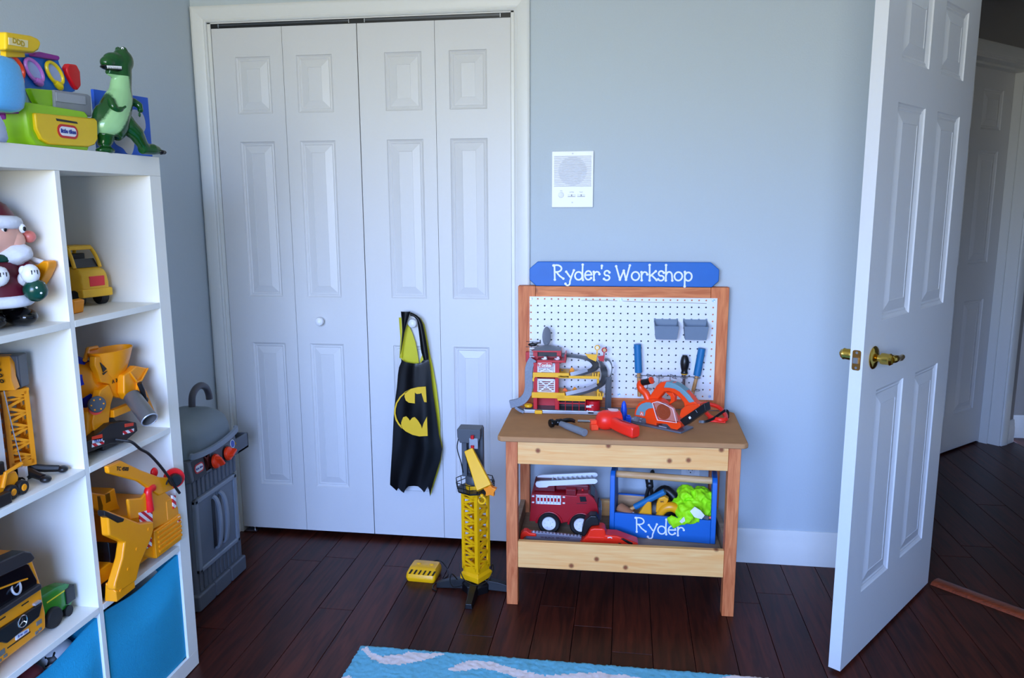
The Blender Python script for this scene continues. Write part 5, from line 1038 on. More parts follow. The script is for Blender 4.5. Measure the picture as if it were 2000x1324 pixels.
dB = (Vector((SAW_BAT[2][0],0,SAW_BAT[2][1]))-Vector((SAW_BAT[1][0],0,SAW_BAT[1][1]))).normalized(); uB = Vector((-dB.z,0,dB.x)); pB = Vector((c_[0],-.0406,c_[1]))-dB*.016
mb = MB(); mb.box(pB, (.0075,.001,.0075), Matrix((dB,Vector((0,1,0)),uB)).transposed()); mb.obj('sticker', M_lw, bt)
mb = MB(); mb.box(pB+dB*.034+uB*.004, (.0012,.001,.010), Matrix((dB,Vector((0,1,0)),uB)).transposed()); mb.obj('scuff', M_sil, bt)
# --- orange goggles with strap
gg = bthing('toy_goggles', 'orange toy safety goggles with black strap at the right end of the bench', 'goggles', .718, .26, ZT)
mb = MB(); P = spline([(-.034,.062,.040),(.012,.055,.032),(.030,.012,.018),(.030,-.032,.012),(.008,-.046,.012),(-.022,-.020,.014),(-.040,.030,.03)], 5, True); mb.tube(P, .0075, 8, True); mb.obj('frame', M_ro, gg)
mb = MB(); P = spline([(-.04,.02,.020),(.0,.0,.012),(.024,-.020,.010),(.024,-.046,.008),(-.01,-.046,.006)], 5); mb.prism([(-.03,-.036),(.026,-.046),(.032,-.02),(.006,.012),(-.03,.0)], 'z', .0, .006); mb.obj('lens_flap', M_ro, gg, bev=.002)
mb = MB(); mb.ribbon(spline([(-.066,-.055,.006),(-.045,-.058,.007),(-.018,-.045,.014),(.010,-.030,.030),(.028,-.018,.038),(.036,-.028,.034),(.036,-.042,.018)],6), (.1,.25,1), .009, .0022); mb.obj('strap', M_black, gg)
# ================================================================ things on the lower tray
TZ = .1803
# --- fire truck
M_fr = mat('fire_red', (172,16,30), .38, var=.04); M_fd = mat('fire_dark_red', (110,14,26), .45); M_tyre = mat('tyre_black', (20,21,24), .6, var=.1)
ft = bthing('toy_fire_truck', 'red toy fire truck with white ladder on the workbench lower tray', 'toy truck', .19, .195, TZ)
def fp(cx, cy, v=.195): u = .064+(cx/8.275-36)*.001837; z = .227-(cy/8.275-95)*.00192+(u-.064)*.045; return Vector((u-.19, v-.195, max(z-TZ-(v-.195)*.0,.0)))
def f2(cx, cy): p = fp(cx,cy); return (p.x,p.z)
arch = lambda cx, cy, r, a0, a1: [(cx+r*math.cos(math.radians(a0+(a1-a0)*i/10)), cy-r*math.sin(math.radians(a0+(a1-a0)*i/10))) for i in range(11)]
sil = [(278,800),(300,560),(312,352),(872,372),(1042,382),(1046,350),(1235,345),(1262,372),(1330,430),(1380,520),(1405,640),(1408,745),(1345,760)]+arch(1128,888,205,30,165)+[(905,815),(820,830)]+arch(605,865,205,10,170)+[(385,805)]
mb = MB(); mb.prism([f2(*p) for p in sil], 'y', 0, .125); tb = mb.obj('body', M_fr, ft, bev=.005, seg=3)
def fbox(x0, x1, y0, y1, va, vb): a, b = fp(x0,y1), fp(x1,y0); m = MB(); m.b2((a.x,va,a.z),(b.x,vb,b.z)); return m
fbox(345,690,225,352,.03,.10).obj('turret', M_fd, ft, bev=.003); fbox(690,1255,262,356,.035,.11).obj('cab_roof', M_fd, ft, bev=.008)
fbox(870,1040,300,392,.008,.118).obj('mid_deck', M_fr, ft, bev=.003)
mb = MB()
for k in range(8): a = fp(885+k*19,395); mb.b2((a.x,.004,a.z),(a.x+.0018,.010,a.z+.022))
mb.obj('rib', M_fd, ft)
for xc, yc in ((605,865),(1128,888)):
    rr_ = [Vector((p[0],0,p[1])) for p in [f2(*q) for q in arch(xc,yc,215,12,168)]]; mb = MB(); mb.tube([p+Vector((0,-.001,0)) for p in rr_], .0045, 8); mb.obj('fender', M_fr, tb)
def fwheel(xc, yc, far=False, r=.0415):
    c_ = fp(xc,yc); y = .112 if far else -.008; mb = MB(); mb.lathe([(.0001,0),(.026,0),(.027,-.003),(r*.86,-.005),(r*.97,-.001),(r,.006),(r,.022),(r*.95,.028),(.0001,.028)], (c_.x,y,r), (0,1,0), 32)
    wl = mb.obj('wheel', M_tyre, ft, ang=40)
    mb = MB(); yy = y if not far else y+.028; d_ = -1 if not far else 1
    mb.lathe([(.0255,.001),(.0245,-.004),(.0195,-.002),(.0075,-.0015),(.0065,-.004),(.0001,-.0045)] if not far else [(.0255,-.001),(.0001,.003)], (c_.x,yy,r), (0,1,0), 28); hb_ = mb.obj('hubcap', M_white, wl)
    if not far:
        for k in range(5): t = 2*PI*k/5+.5; mb = MB(); mb.cyl((c_.x+.0145*math.cos(t),yy-.0035,r+.0145*math.sin(t)),(c_.x+.0145*math.cos(t),yy-.001,r+.0145*math.sin(t)),.0016,n=8); mb.obj('lug', mat('hub_grey',(190,192,200),.4), hb_)
for xc, yc in ((605,865),(1122,888)): fwheel(xc, yc); fwheel(xc, yc, True)
fbox(820,920,815,842,.02,.10).obj('side_step', mat('step_grey',(170,172,178),.4), ft)
# windows, grille, lamp
wq = [f2(*p) for p in ((1095,395),(1195,395),(1212,475),(1110,480))]; mb = MB(); mb.prism(wq, 'y', -.0012, .002); mb.obj('window', mat('window_black',(16,18,24),.15), tb)
wq = [f2(*p) for p in ((1050,500),(1215,498),(1215,512),(1050,514))]; mb = MB(); mb.prism(wq, 'y', -.0012, .002); mb.obj('sill', M_fd, tb)
mb = MB(); a, b = fp(1262,380), fp(1335,440); a.y = b.y = .02; mb.ribbon([fp(1258,378)+Vector((.002,.0625,.0)), fp(1322,430)+Vector((.003,.0625,.0))], (0,1,0), .095, .003); mb.obj('windscreen', mat('window_black',(0,0,0)), tb)
mb = MB(); mb.prism([f2(*p) for p in ((1398,590),(1425,600),(1448,660),(1450,760),(1425,845),(1398,840))], 'y', .015, .110); gl = mb.obj('front_grille', mat('grille_grey',(96,104,122),.35,.4), ft, bev=.003)
for k in range(5): a = fp(1449-abs(k-2)*3,640+k*40); mb = MB(); mb.b2((a.x-.001,.02,a.z-.003),(a.x+.0015,.105,a.z)); mb.obj('grille_bar', M_sil, gl)
mb = MB(); a = fp(1140,345); mb.lathe([(.0001,0),(.0045,0),(.004,.006),(.0001,.008)], (a.x,.03,a.z)); mb.obj('beacon', mat('beacon_red',(215,40,40),.3), ft)
# side ladder decal and markers
zq = MB(); 
for x0, x1, y0, y1 in ((390,795,378,404),(388,795,482,508)): a, b = fp(x0,y1), fp(x1,y0); zq.b2((a.x,-.0022,a.z),(b.x,.001,b.z))
for k in range(8): a, b = fp(390+k*55.6,508), fp(408+k*55.6,380); zq.b2((a.x,-.0022,a.z),(b.x,.001,b.z))
zq.obj('side_ladder', M_white, tb)
for x, y in ((322,374),(322,473),(822,390),(822,488)): a, b = fp(x,y+24), fp(x+40,y); mb = MB(); mb.b2((a.x,-.002,a.z),(b.x,.001,b.z)); mb.obj('marker', M_white, tb, bev=.001)
# ladder on top: two rails, rungs
LA = [(362,232),(382,284),(430,298),(560,295),(585,272),(1345,240),(1388,205),(1375,168),(1330,152),(600,182),(455,186),(385,198)]
ld = None
for dv in (.028,.086):
    mb = MB(); mb.prism([f2(p[0],p[1]-(0 if dv < .05 else 12)) for p in LA], 'y', dv, dv+.012); o_ = mb.obj('ladder_rail', M_white, ft, bev=.003)
for k in range(9): a = fp(640+k*80,225-k*3.2); mb = MB(); mb.cyl((a.x,.035,a.z+.002),(a.x,.092,a.z+.002),.0035,n=10); mb.obj('rung', M_white, ft)
# --- toy chainsaw
M_cs = mat('chainsaw_red', (255,48,22), .36, var=.03)
cs_ = bthing('toy_chainsaw', 'orange red toy chainsaw lying along the front of the tray', 'toy chainsaw', .25, .108, TZ)
def kp(px, py, v=.085): u = .037+(px-1016)*.00178; z = .183+(1060-py)*.00193+(u-.037)*.05; return Vector((u-.25, v-.085, max(z-TZ,.0008)))
def k2(px, py): p = kp(px,py); return (p.x,p.z)
c8 = lambda pts: [k2(1000+x/8.275, 920+y/8.275) for x, y in pts]
mb = MB(); mb.prism(c8([(215,1060),(300,1000),(500,1005),(1140,1075),(1120,1150),(1100,1160),(300,1125),(225,1100)]), 'y', -.008, .010); br = mb.obj('guide_bar', mat('bar_grey',(128,126,140),.4,.3,var=.12), cs_, bev=.002)
mb = MB()
for k in range(14): x = 330+k*57; y = 985+k*5.6; mb.prism(c8([(x,y+18),(x+10,y),(x+34,y+4),(x+40,y+20)]), 'y', -.004, .006)
mb.obj('saw_tooth', M_sil, br)
text_obj('W BLACK  BRONCO', 'lettering', mat('print_maroon',(70,20,34),.5), br, .0105, face(((k2(1000+705/8.275,920+1085/8.275)[0]),-.0087,k2(1000+705/8.275,920+1085/8.275)[1]),(1,0,.005),(0,0,1)), .0003, wide=1.05)
mb = MB(); mb.prism(c8([(128,1108),(140,1010),(190,965),(240,962),(290,998),(395,1010),(400,1055),(240,1048),(190,1070),(188,1112)]), 'y', -.014, .016); mb.obj('tip_guard', M_cs, cs_, bev=.003)
mb = MB(); mb.prism(c8([(1105,1165),(1115,1120),(1230,1010),(1275,920),(1330,900),(1480,905),(1515,935),(1525,1010),(1700,1020),(1880,1085),(2040,1140),(2050,1205),(1640,1210)]), 'y', -.026, .030); bb_ = mb.obj('body', M_cs, cs_, bev=.006, seg=3)
mb = MB(); mb.prism(c8([(1740,1058),(1800,1060),(1960,1128),(1950,1160),(1880,1145)]), 'y', -.0275, .0315); mb.obj('rear_grip', M_black, bb_, bev=.003)
mb = MB(); mb.prism(c8([(1720,1130),(1760,1130),(1830,1180),(1800,1185)]), 'y', -.0272, -.022); mb.obj('slot', M_black, bb_)
mb = MB(); mb.tube([Vector((p[0],-.027,p[1])) for p in c8([(1555,1050),(1600,1040),(1625,1055)])], .0018, 6); mb.obj('logo_mark', M_white, bb_)
mb = MB(); mb.prism(c8([(1240,1030),(1500,1040),(1500,1150),(1200,1140)]), 'y', -.0275, -.024); mb.obj('side_panel', M_cs, bb_, bev=.002)
mb = MB(); mb.prism(c8([(1132,1060),(1145,930),(1190,800),(1270,730),(1370,735),(1412,800),(1420,890),(1300,900),(1255,950),(1215,1030),(1180,1070)]), 'y', -.010, .036); mb.obj('hand_guard', M_black, cs_, bev=.005, seg=3)
# --- painted wooden toolbox
tbx = bthing('wooden_toolbox', 'blue painted wooden toolbox with dowel handle on the workbench tray', 'toolbox', .349, .204, TZ, math.radians(-6.1))
LX, DY, HF, HE = .372, .150, .087, .238
M_bare = wood('bare_wood', (196,146,100), (222,178,134), (1.2,8,8), .65, scale=7); M_dow = wood('dowel_wood', (222,164,104), (242,192,132), (1,9,9), .5, scale=8)
for x0 in (0, LX-.018):
    mb = MB(); mb.prism([(0,0),(DY,0),(DY,.10),(DY*.70,HE-.008),(DY*.62,HE),(DY*.12,HE),(.004,HE-.010),(0,HE-.02)], 'x', x0, x0+.018); mb.obj('end_panel', M_blue, tbx, bev=.003)
mb = MB(); mb.b2((.0182,.0,.0),(LX-.0182,.012,HF)); fpn = mb.obj('front_panel', M_blue, tbx, bev=.0015)
mb = MB(); mb.b2((.0182,DY-.012,.0),(LX-.0182,DY,.108)); mb.obj('back_panel', M_blue, tbx, bev=.0015)
mb = MB(); mb.b2((.0184,DY-.0135,.01),(LX-.0184,DY-.0122,.104)); mb.obj('inner_lining', M_bare, tbx)
mb = MB(); mb.b2((.0182,.0122,0),(LX-.0182,DY-.0122,.010)); mb.obj('bottom_board', M_bare, tbx)
mb = MB(); mb.cyl((.0178,.05,.216),(LX-.0178,.05,.216),.0125,n=24); mb.obj('handle', M_dow, tbx)
lettering('Ryder', 'lettering', mat('white_paint',(0,0,0)), fpn, face((.181,-.0002,.043),(1,0,0),(0,0,1)), .172, .07, .115)
TBL = bpos(.349,.204,TZ); TBR = BA+math.radians(-6.1)
def tbt(name, label, cat, x, y, z, group=None):
    p = TBL+Vector((math.cos(TBR)*x-math.sin(TBR)*y, math.sin(TBR)*x+math.cos(TBR)*y, z)); return thing(name, label, cat, p, TBR, group)
ml = tbt('wooden_mallet', 'wooden mallet with round blue grip sticking out of the toolbox', 'mallet', .032, .040, .0115)
ax = Vector((.84,-.05,.56)).normalized(); hc = Vector((.022,0,.066)); hd_ = Vector((-.5,-.35,.85)).normalized()
mb = MB(); hx_ = Vector((.75,-.6,-.25)).normalized(); mb.lathe([(.0001,-.030),(.018,-.030),(.0205,-.027),(.021,0),(.0205,.027),(.018,.030),(.0001,.030)], hc, hx_, 14); mb.obj('head', mat('mallet_wood',(184,122,84),.65,var=.14,scale=60), ml)
mb = MB(); mb.cyl(hc, hc+ax*.05, .0065, n=12); mb.obj('shaft', M_shaft, ml)
mb = MB(); mb.cyl(hc+ax*.040, hc+ax*.166, .0112, n=20); mb.obj('grip', M_tool, ml, bev=.001)
td = tbt('toy_power_drill', 'yellow and black toy power tool lying inside the blue toolbox', 'toy tool', .160, .064, .0115)
M_yt = mat('tool_yellow', (255,170,20), .35, var=.03); M_bt = mat('tool_black', (22,22,24), .4)
mb = MB(); mb.ell((.012,.0,.062), (.062,.036,.060)); mb.tube(spline([(-.03,.02,.05),(.0,.032,.11),(.03,.036,.138),(.065,.03,.115),(.095,.02,.07)],5), [.018]*21, 12); mb.b2((-.05,-.03,0),(.06,.03,.03)); mb.obj('motor_housing', M_bt, td, ang=60)
mb = MB(); mb.prism([(-.066,.055),(-.026,.126),(-.014,.115),(-.010,.060),(-.02,.05)], 'y', -.040, -.010); mb.obj('shell', M_yt, td, bev=.006, seg=3)
mb = MB(); mb.prism([(.002,.078),(.004,.112),(.012,.134),(.032,.142),(.048,.132),(.04,.112),(.018,.08)], 'y', -.040, -.012); sh = mb.obj('shell', M_yt, td, bev=.005, seg=3)
mb = MB(); P = spline([(.012,-.032,.060),(.03,-.034,.092),(.056,-.033,.103),(.08,-.030,.090),(.1,-.026,.062)], 5); mb.tube(P, [.012+.006*math.sin(PI*i/20) for i in range(21)], 14); mb.obj('handle', M_yt, td, ang=60)
text_obj('DC', 'lettering', M_bt, sh, .008, face((.024,-.0404,.122),(1,0,.1),(0,0,1)), .0003, bold=.0004)
pl_ = tbt('toy_pliers', 'black plastic jaws poking up behind the blue mallet grip', 'toy tool', .135, .118, .0115)
mb = MB(); mb.tube(spline([(-.008,0,.145),(-.013,0,.172),(-.010,0,.186),(-.002,0,.176)],4), [.0055]*13, 8); mb.tube(spline([(.008,0,.145),(.004,0,.185),(.009,0,.202),(.013,0,.185)],4), [.0055]*13, 8); mb.ell((0,0,.142),(.014,.009,.014)); mb.obj('jaw', M_bt, pl_)
mb = MB(); mb.tube([(-.004,0,.138),(-.018,-.01,.07),(-.02,-.012,.002)], .007, 8); mb.tube([(.004,0,.138),(.018,-.004,.07),(.02,-.006,.002)], .007, 8); mb.obj('grip', M_bt, pl_)
sx = tbt('hex_socket', 'small shiny steel socket between mallet head and yellow tool', 'socket', .083, .024, .0785)
mb = MB(); mb.lathe([(.004,-.008),(.0065,-.008),(.0065,.004),(.0055,.008),(.0025,.008),(.0025,-.002)], n=12); mb.obj('socket_body', M_steel, sx)
mb = MB(); mb.b2((-.012,-.006,-.067),(.012,.010,-.0085)); mb.obj('holder', M_bt, sx, bev=.003)
# neon vest, crumpled
from mathutils import noise
vs_ = tbt('safety_vest', 'crumpled neon lime safety vest spilling over the toolbox front', 'vest', .285, .07, .0115)
M_neon = mat('neon_lime', (176,255,8), .7, var=.05, scale=60, bump=.2)
def lump(mb, c, r, amp, fr, seed, nu=40, nv=26):
    rings = []
    for j in range(nv+1):
        t = -PI/2+PI*j/nv; q = max(math.cos(t),.003); ring = []
        for i in range(nu):
            d = Vector((q*math.cos(2*PI*i/nu), q*math.sin(2*PI*i/nu), math.sin(t)))
            k = 1+amp*(1-abs(noise.noise(d*fr+Vector((seed,0,0))))*2.6)*.6+amp*.5*noise.noise(d*fr*2.6+Vector((0,seed,0)))
            p = Vector(c)+Vector((d.x*r[0],d.y*r[1],d.z*r[2]))*k; ring.append((p.x,p.y,max(p.z,.0)))
        rings.append(ring)
    mb.loft(rings)
mb = MB(); lump(mb, (.02,.0,.080), (.060,.050,.070), .20, 1.7, 2.1); lump(mb, (-.020,-.01,.140), (.030,.032,.030), .24, 1.8, 5.2); lump(mb, (.035,.0,.125), (.044,.034,.040), .18, 1.8, 8.2)
lump(mb, (-.045,-.024,.105), (.020,.024,.020), .2, 1.6, 6.0); lump(mb, (-.005,-.050,.092), (.046,.032,.036), .2, 1.8, 9.0); lump(mb, (-.052,-.083,.066), (.030,.009,.018), .16, 1.5, 3.0); lump(mb, (-.008,-.074,.085), (.026,.02,.022), .15, 1.5, 4.0)
VEST = mb.obj('cloth', M_neon, vs_, ang=180); r_ = VEST.modifiers.new('remesh','REMESH'); r_.mode = 'VOXEL'; r_.voxel_size = .0035; r_.use_smooth_shade = True; r_ = VEST.modifiers.new('smooth','SMOOTH'); r_.iterations = 3
tx_ = bpy.data.textures.new('crumple','MUSGRAVE'); tx_.noise_scale = .035; tx_.musgrave_type = 'RIDGED_MULTIFRACTAL'; r_ = VEST.modifiers.new('crumple','DISPLACE'); r_.texture = tx_; r_.strength = .010; r_.mid_level = .6; r_.texture_coords = 'LOCAL'
mb = MB(); mb.ribbon([(.004,-.092,.122),(.022,-.095,.107),(.042,-.090,.094)], (.5,-.05,1), [.024,.034,.018], .004); mb.obj('reflective_patch', mat('reflective_white',(250,250,255),.35), vs_, bev=.0015)
mb = MB(); mb.ribbon([(-.034,-.0895,.068),(-.024,-.0925,.080),(-.016,-.090,.092)], (1,0,-.2), [.010,.014,.008], .002); mb.obj('tag', M_white, vs_)
mb = MB(); mb.ribbon([(.036,-.066,.088),(.062,-.066,.082)], (0,.3,1), .014, .006); mb.obj('trim_black', M_bt, vs_, bev=.001)
mb = MB(); mb.ribbon([(.060,-.058,.083),(.078,-.058,.080)], (0,.3,1), .008, .006); mb.obj('trim_orange', M_or, vs_, bev=.001)
# ================================================================ toys in the bookcase
M_ty = mat('truck_yellow', (255,158,6), .36, var=.03); M_cy = mat('car_yellow', (240,184,38), .42, var=.03); M_db = mat('drum_blue', (16,48,215), .35, var=.03)
M_rw = stripes('hazard_red_white', (215,20,40), (245,240,240), 62, (0,.72,.72), .4)
def sh_(name, label, cat, c, group=None): t = thing(name, label, cat, c, 0, group); t['_o'] = 0; del t['_o']; return t
class SH:                       # shelf toy: builds parts from outlines in the y-z plane at a given x (world numbers, kept relative to the root)
    def __init__(s, name, label, cat, c, group=None): s.t = thing(name, label, cat, c, 0, group); s.c = Vector(c)
    def yz(s, P): return [(p[0]-s.c.y, p[1]-s.c.z) for p in P]
    def pr(s, nm, P, x0, x1, m, par=None, bev=.002, seg=2): mb = MB(); mb.prism(s.yz(P), 'x', x0-s.c.x, x1-s.c.x); return mb.obj(nm, m, par or s.t, bev=bev, seg=seg)
    def p(s, x, y, z): return Vector((x,y,z))-s.c
    def bx(s, nm, a, b, m, par=None, bev=.002): mb = MB(); mb.b2(s.p(*a), s.p(*b)); return mb.obj(nm, m, par or s.t, bev=bev)
    def wheel(s, x, y, r, w_, hub, par=None, ax=(0,1,0), n=26):      # outer face toward -y
        a = Vector(ax); c_ = s.p(x,y,s.c.z+r); mb = MB(); mb.lathe([(.0001,.002),(r*.55,.002),(r*.6,0),(r*.93,0),(r,.004),(r,w_-.004),(r*.93,w_),(.0001,w_)], c_, a, n)
        for k in range(n): t = 2*PI*k/n; 
        wl = mb.obj('wheel', M_tyre, par or s.t, ang=40); mb = MB(); mb.lathe([(r*.52,.0022),(r*.45,-.002),(r*.2,-.001),(.0001,-.003)], c_, a, 20); mb.obj('hubcap', hub, wl); return wl
zs = (1.1033, .7523, .4013)
# --- yellow car
fw = Vector((-.96,.28,0)); yawc = math.atan2(fw.y, fw.x)
car = thing('toy_car', 'yellow toy car with a red rear panel in the top right cube', 'toy car', Vector((.2,-1.060,zs[0]))+fw*.05, yawc)
def cr(x, y, z): return Vector((x,y,z))      # local: x forward, y left
mb = MB(); rings = []
for x, hw, z0_, z1_ in ((-.072,.035,.03,.072),(-.068,.040,.026,.086),(-.058,.0425,.025,.095),(-.030,.0435,.025,.101),(.01,.0435,.025,.101),(.045,.043,.025,.098),(.068,.040,.026,.090),(.074,.034,.03,.08)):
    rings.append([cr(x,-hw,z0_),cr(x,hw,z0_),cr(x,hw*1.0,(z0_+z1_)/2+.008),cr(x,hw*.93,z1_-.006),cr(x,hw*.80,z1_),cr(x,-hw*.80,z1_),cr(x,-hw*.93,z1_-.006),cr(x,-hw*1.0,(z0_+z1_)/2+.008)])
mb.loft(rings); cb = mb.obj('body', M_cy, car, bev=.003, seg=2, ang=50)
mb = MB(); q = lambda x, hw, z: [cr(x,-hw,z),cr(x,hw,z)]
# cabin as pillars and roof so that the windows are open
RB = [(-.046,.037,.098),(-.020,.033,.150)]; FB = [(.060,.037,.096),(.040,.033,.150)]
for s_ in (-1,1):
    for (a, b, c_), (d, e, f_) in ((RB[0],RB[1]),(FB[0],FB[1])): mb.tube(spline([cr(a,s_*b,c_),cr((a+d)/2-.002*(1 if a<0 else -1),s_*(b+e)/2+s_*.001,(c_+f_)/2+.003),cr(d,s_*e,f_)],4), .0052, 8)
mb.box((.010,0,.152), (.064,.070,.009)); mb.box((-.020,0,.150),(.012,.066,.010)); cbn = mb.obj('cabin', M_cy, cb, bev=.002)
mb = MB(); mb.loft([[cr(-.043,-.034,.100),cr(-.043,.034,.100),cr(-.040,.034,.100),cr(-.040,-.034,.100)],[cr(-.031,-.031,.122),cr(-.031,.031,.122),cr(-.028,.031,.122),cr(-.028,-.031,.122)]]); mb.obj('rear_panel', mat('smoke_black',(30,30,34),.3), cbn)
mb = MB(); mb.b2((-.02,-.034,.095),(.045,.034,.100)); mb.b2((.0,-.030,.1),(.012,.030,.135)); mb.obj('seat', M_bt, car, bev=.002)
mb = MB(); mb.b2((-.0775,-.045,.024),(-.058,.045,.046)); mb.obj('bumper', M_cy, cb, bev=.004, seg=3)
mb = MB(); mb.b2((-.0735,-.026,.052),(-.067,.018,.078)); mb.obj('rear_light', mat('panel_red',(235,52,58),.4), cb, bev=.0015)
for x in (-.042,.045):
    for s_ in (-1,1): mb = MB(); mb.lathe([(.0001,-.011),(.019,-.011),(.022,-.008),(.022,.008),(.019,.011),(.0001,.011)], (x,s_*.034,.022), (0,1,0), 24); mb.obj('wheel', M_tyre, car, ang=40)
# --- yellow digger bucket beside the car
sc = SH('toy_digger_bucket', 'small orange yellow toy digger bucket on an arm left of the yellow car', 'toy digger', (.25,-1.24,zs[0]))
mb = MB(); Y0, Y1 = -1.222, -1.184
mb.loft([[sc.p(x,Y0,z) for x, z in ((.238,1.1036),(.268,1.1036),(.274,1.135),(.262,1.138),(.240,1.132))],[sc.p(x,Y1,z) for x, z in ((.238,1.1036),(.268,1.1036),(.274,1.135),(.262,1.138),(.240,1.132))]]); mb.obj('bucket', M_ty, sc.t, bev=.003)
mb = MB(); mb.tube([sc.p(.236,-1.205,1.128),sc.p(.222,-1.212,1.165),sc.p(.205,-1.23,1.185),sc.p(.19,-1.265,1.16)], .008, 8); mb.obj('arm', M_ty, sc.t)
sc.bx('body', (.12,-1.308,1.115), (.235,-1.235,1.17), M_ty, bev=.004)
for x in (.14,.21): sc.wheel(x,-1.31,.018,.02,M_ty); sc.wheel(x,-1.25,.018,.02,M_ty)
# --- mixer truck
mxr = SH('toy_cement_mixer', 'orange yellow toy cement mixer truck with a blue striped drum', 'toy truck', (.2,-1.19,zs[1]))
mb = MB(); c0, c1 = mxr.p(.280,-1.172,.935), mxr.p(.05,-1.200,.885); dd = c1-c0
mb.lathe([(.0001,-.004),(.030,-.004),(.036,.0),(.072,.055),(.086,.105),(.088,.15),(.078,.19),(.05,.222),(.0001,.224)], c0, dd, 30); drm = mb.obj('drum', M_ty, mxr.t, ang=30)
for a0 in range(5):
    mb = MB(); rings = []; d = dd.normalized(); a = d.orthogonal().normalized(); b = d.cross(a)
    for r, h in ((.0445,.012),(.0732,.056),(.0815,.083)):
        for_ = [];
        for k in range(5): t = 2*PI*a0/5+.62*(k/4-.5)*(.9 if h < .03 else 1.15)+.95; for_.append(c0+d*h+(a*math.cos(t)+b*math.sin(t))*(r+.0012))
        rings.append(for_)
    n5 = 5; vs5 = [p for r in rings for p in r]+[p-(p-c0-d*((p-c0).dot(d)))*.03 for r in rings for p in r]; M15 = 15
    fs5 = [(j*5+i,j*5+i+1,(j+1)*5+i+1,(j+1)*5+i) for j in range(2) for i in range(4)]
    ring5 = [0,1,2,3,4,9,14,13,12,11,10,5]; fs5 += [(ring5[i],M15+ring5[i],M15+ring5[(i+1)%12],ring5[(i+1)%12]) for i in range(12)]+[tuple(M15+i for i in reversed(f)) for f in fs5[:8]]
    mb.add(vs5, fs5); mb.obj('drum_patch', M_db, drm)
mxr.bx('chassis', (.02,-1.275,.775), (.318,-1.115,.80), M_bt, bev=.003); mxr.bx('cab', (-.0,-1.275,.775), (.065,-1.10,.93), M_ty, bev=.01)
mxr.pr('side_frame', MX_LEG, .285, .306, M_ty, bev=.003); mxr.pr('rear_frame', MX_ARM, .282, .300, M_ty, bev=.003); mxr.pr('fender', MX_FEND, .20, .300, M_ty, bev=.005); mxr.pr('right_frame', [(p[0]-.012,p[1]) for p in MX_RLEG], .318, .336, M_ty, bev=.003)
mb = MB(); hy = -1.122; hz = .983
prof = [(.030,-.058),(.046,-.038),(.058,-.012),(.066,.010),(.069,.016),(.066,.017),(.056,-.008),(.044,-.034),(.02,-.05)]
N_ = 28; vsr = []
for r, h in prof: vsr.append([mxr.p(.285+r*.62*math.cos(2*PI*i/N_), hy+r*1.02*math.sin(2*PI*i/N_), hz+h-.012*math.sin(2*PI*i/N_)*0) for i in range(N_)])
mb.loft(vsr); hop = mb.obj('hopper', M_ty, mxr.t, ang=50)
mb = MB(); mb.tube([mxr.p(.27,-1.20,.985),mxr.p(.25,-1.16,1.005),mxr.p(.25,-1.125,1.003)], .0055, 8); mb.obj('hopper_rail', M_ty, hop)
mb = MB(); q = [(-1.188,.978),(-1.166,.957),(-1.180,.951)]; mb.prism(mxr.yz(q), 'x', .3005-.2, .3022-.2); mb.prism(mxr.yz([(-1.183,.949),(-1.163,.951),(-1.180,.944)]), 'x', .3005-.2, .3022-.2); mb.obj('opening', M_black, mxr.t)
mxr.pr('catch_chute', MX_CHUTE, .300, .322, M_ty, bev=.004, seg=3)
mb = MB(); cc = [(p[0]*.8+(-1.085)*.2, p[1]*.8+.905*.2) for p in MX_CHUTE[2:7]]
mb.tube([mxr.p(.323,-1.105,.935),mxr.p(.326,-1.085,.905),mxr.p(.326,-1.066,.905),mxr.p(.324,-1.030,.93)], .0025, 6); mb.obj('chute_lip', M_ty, mxr.t)
text_obj('A  XD', 'lettering', M_black, mxr.t, .012, face(mxr.p(.3012,-1.132,.919),(0,1,0),(0,0,1)), .0004, bold=.0004)
rl = [mxr.p(.312,y,z) for y, z in (MX_PTS[0],)][0]; rl.y += .022; rl.z += .004
mb = MB(); mb.lathe([(.0001,0),(.019,0),(.0205,.002),(.0205,.007),(.0185,.009),(.0001,.0095)], rl, Vector((.8,-.6,0)), 24); re_ = mb.obj('tank_cap', M_dg, mxr.t)
for k in range(6): t = 2*PI*k/6; dn = Vector((.8,-.6,0)); a = Vector((.6,.8,0)); mb = MB(); mb.ell(rl+dn*.0095+a*.014*math.cos(t)+Vector((0,0,.014*math.sin(t))), .0022); mb.obj('bolt', M_ty, re_)
mb = MB(); mb.lathe([(.0001,0),(.017,0),(.017,.006),(.0001,.006)], rl-Vector((-.002,.004,.010))-Vector((.8,-.6,0))*.008, Vector((.8,-.6,0)), 20); mb.obj('reflector', mat('reflector_red',(240,70,50),.3), mxr.t)
ps, pe = mxr.p(.326,-1.112,.874), mxr.p(.394,-1.146,.822); mb = MB(); dpp = pe-ps; Lp = dpp.length
mb.lathe([(.0205,0),(.0215,.001),(.0215,Lp),(.019,Lp+.001),(.0185,Lp-.004),(.0185,.002)], ps, dpp, 26, False); mb.lathe([(.0205,Lp-.03),(.0001,Lp-.031)], ps, dpp, 26, False); pi_ = mb.obj('discharge_pipe', mat('pipe_grey',(120,118,116),.3,.5,var=.1), mxr.t, ang=40)
mb = MB(); mb.torus(pe, .0205, .0018, dpp, 26, 6); mb.obj('pipe_rim', M_sil, pi_)
mb = MB(); mb.tube([mxr.p(.342,-1.098,.905),mxr.p(.343,-1.090,.885),mxr.p(.343,-1.085,.862)], .0065, 8); mb.ell(mxr.p(.343,-1.082,.856), (.007,.011,.009)); mb.obj('clamp', M_bt, mxr.t)
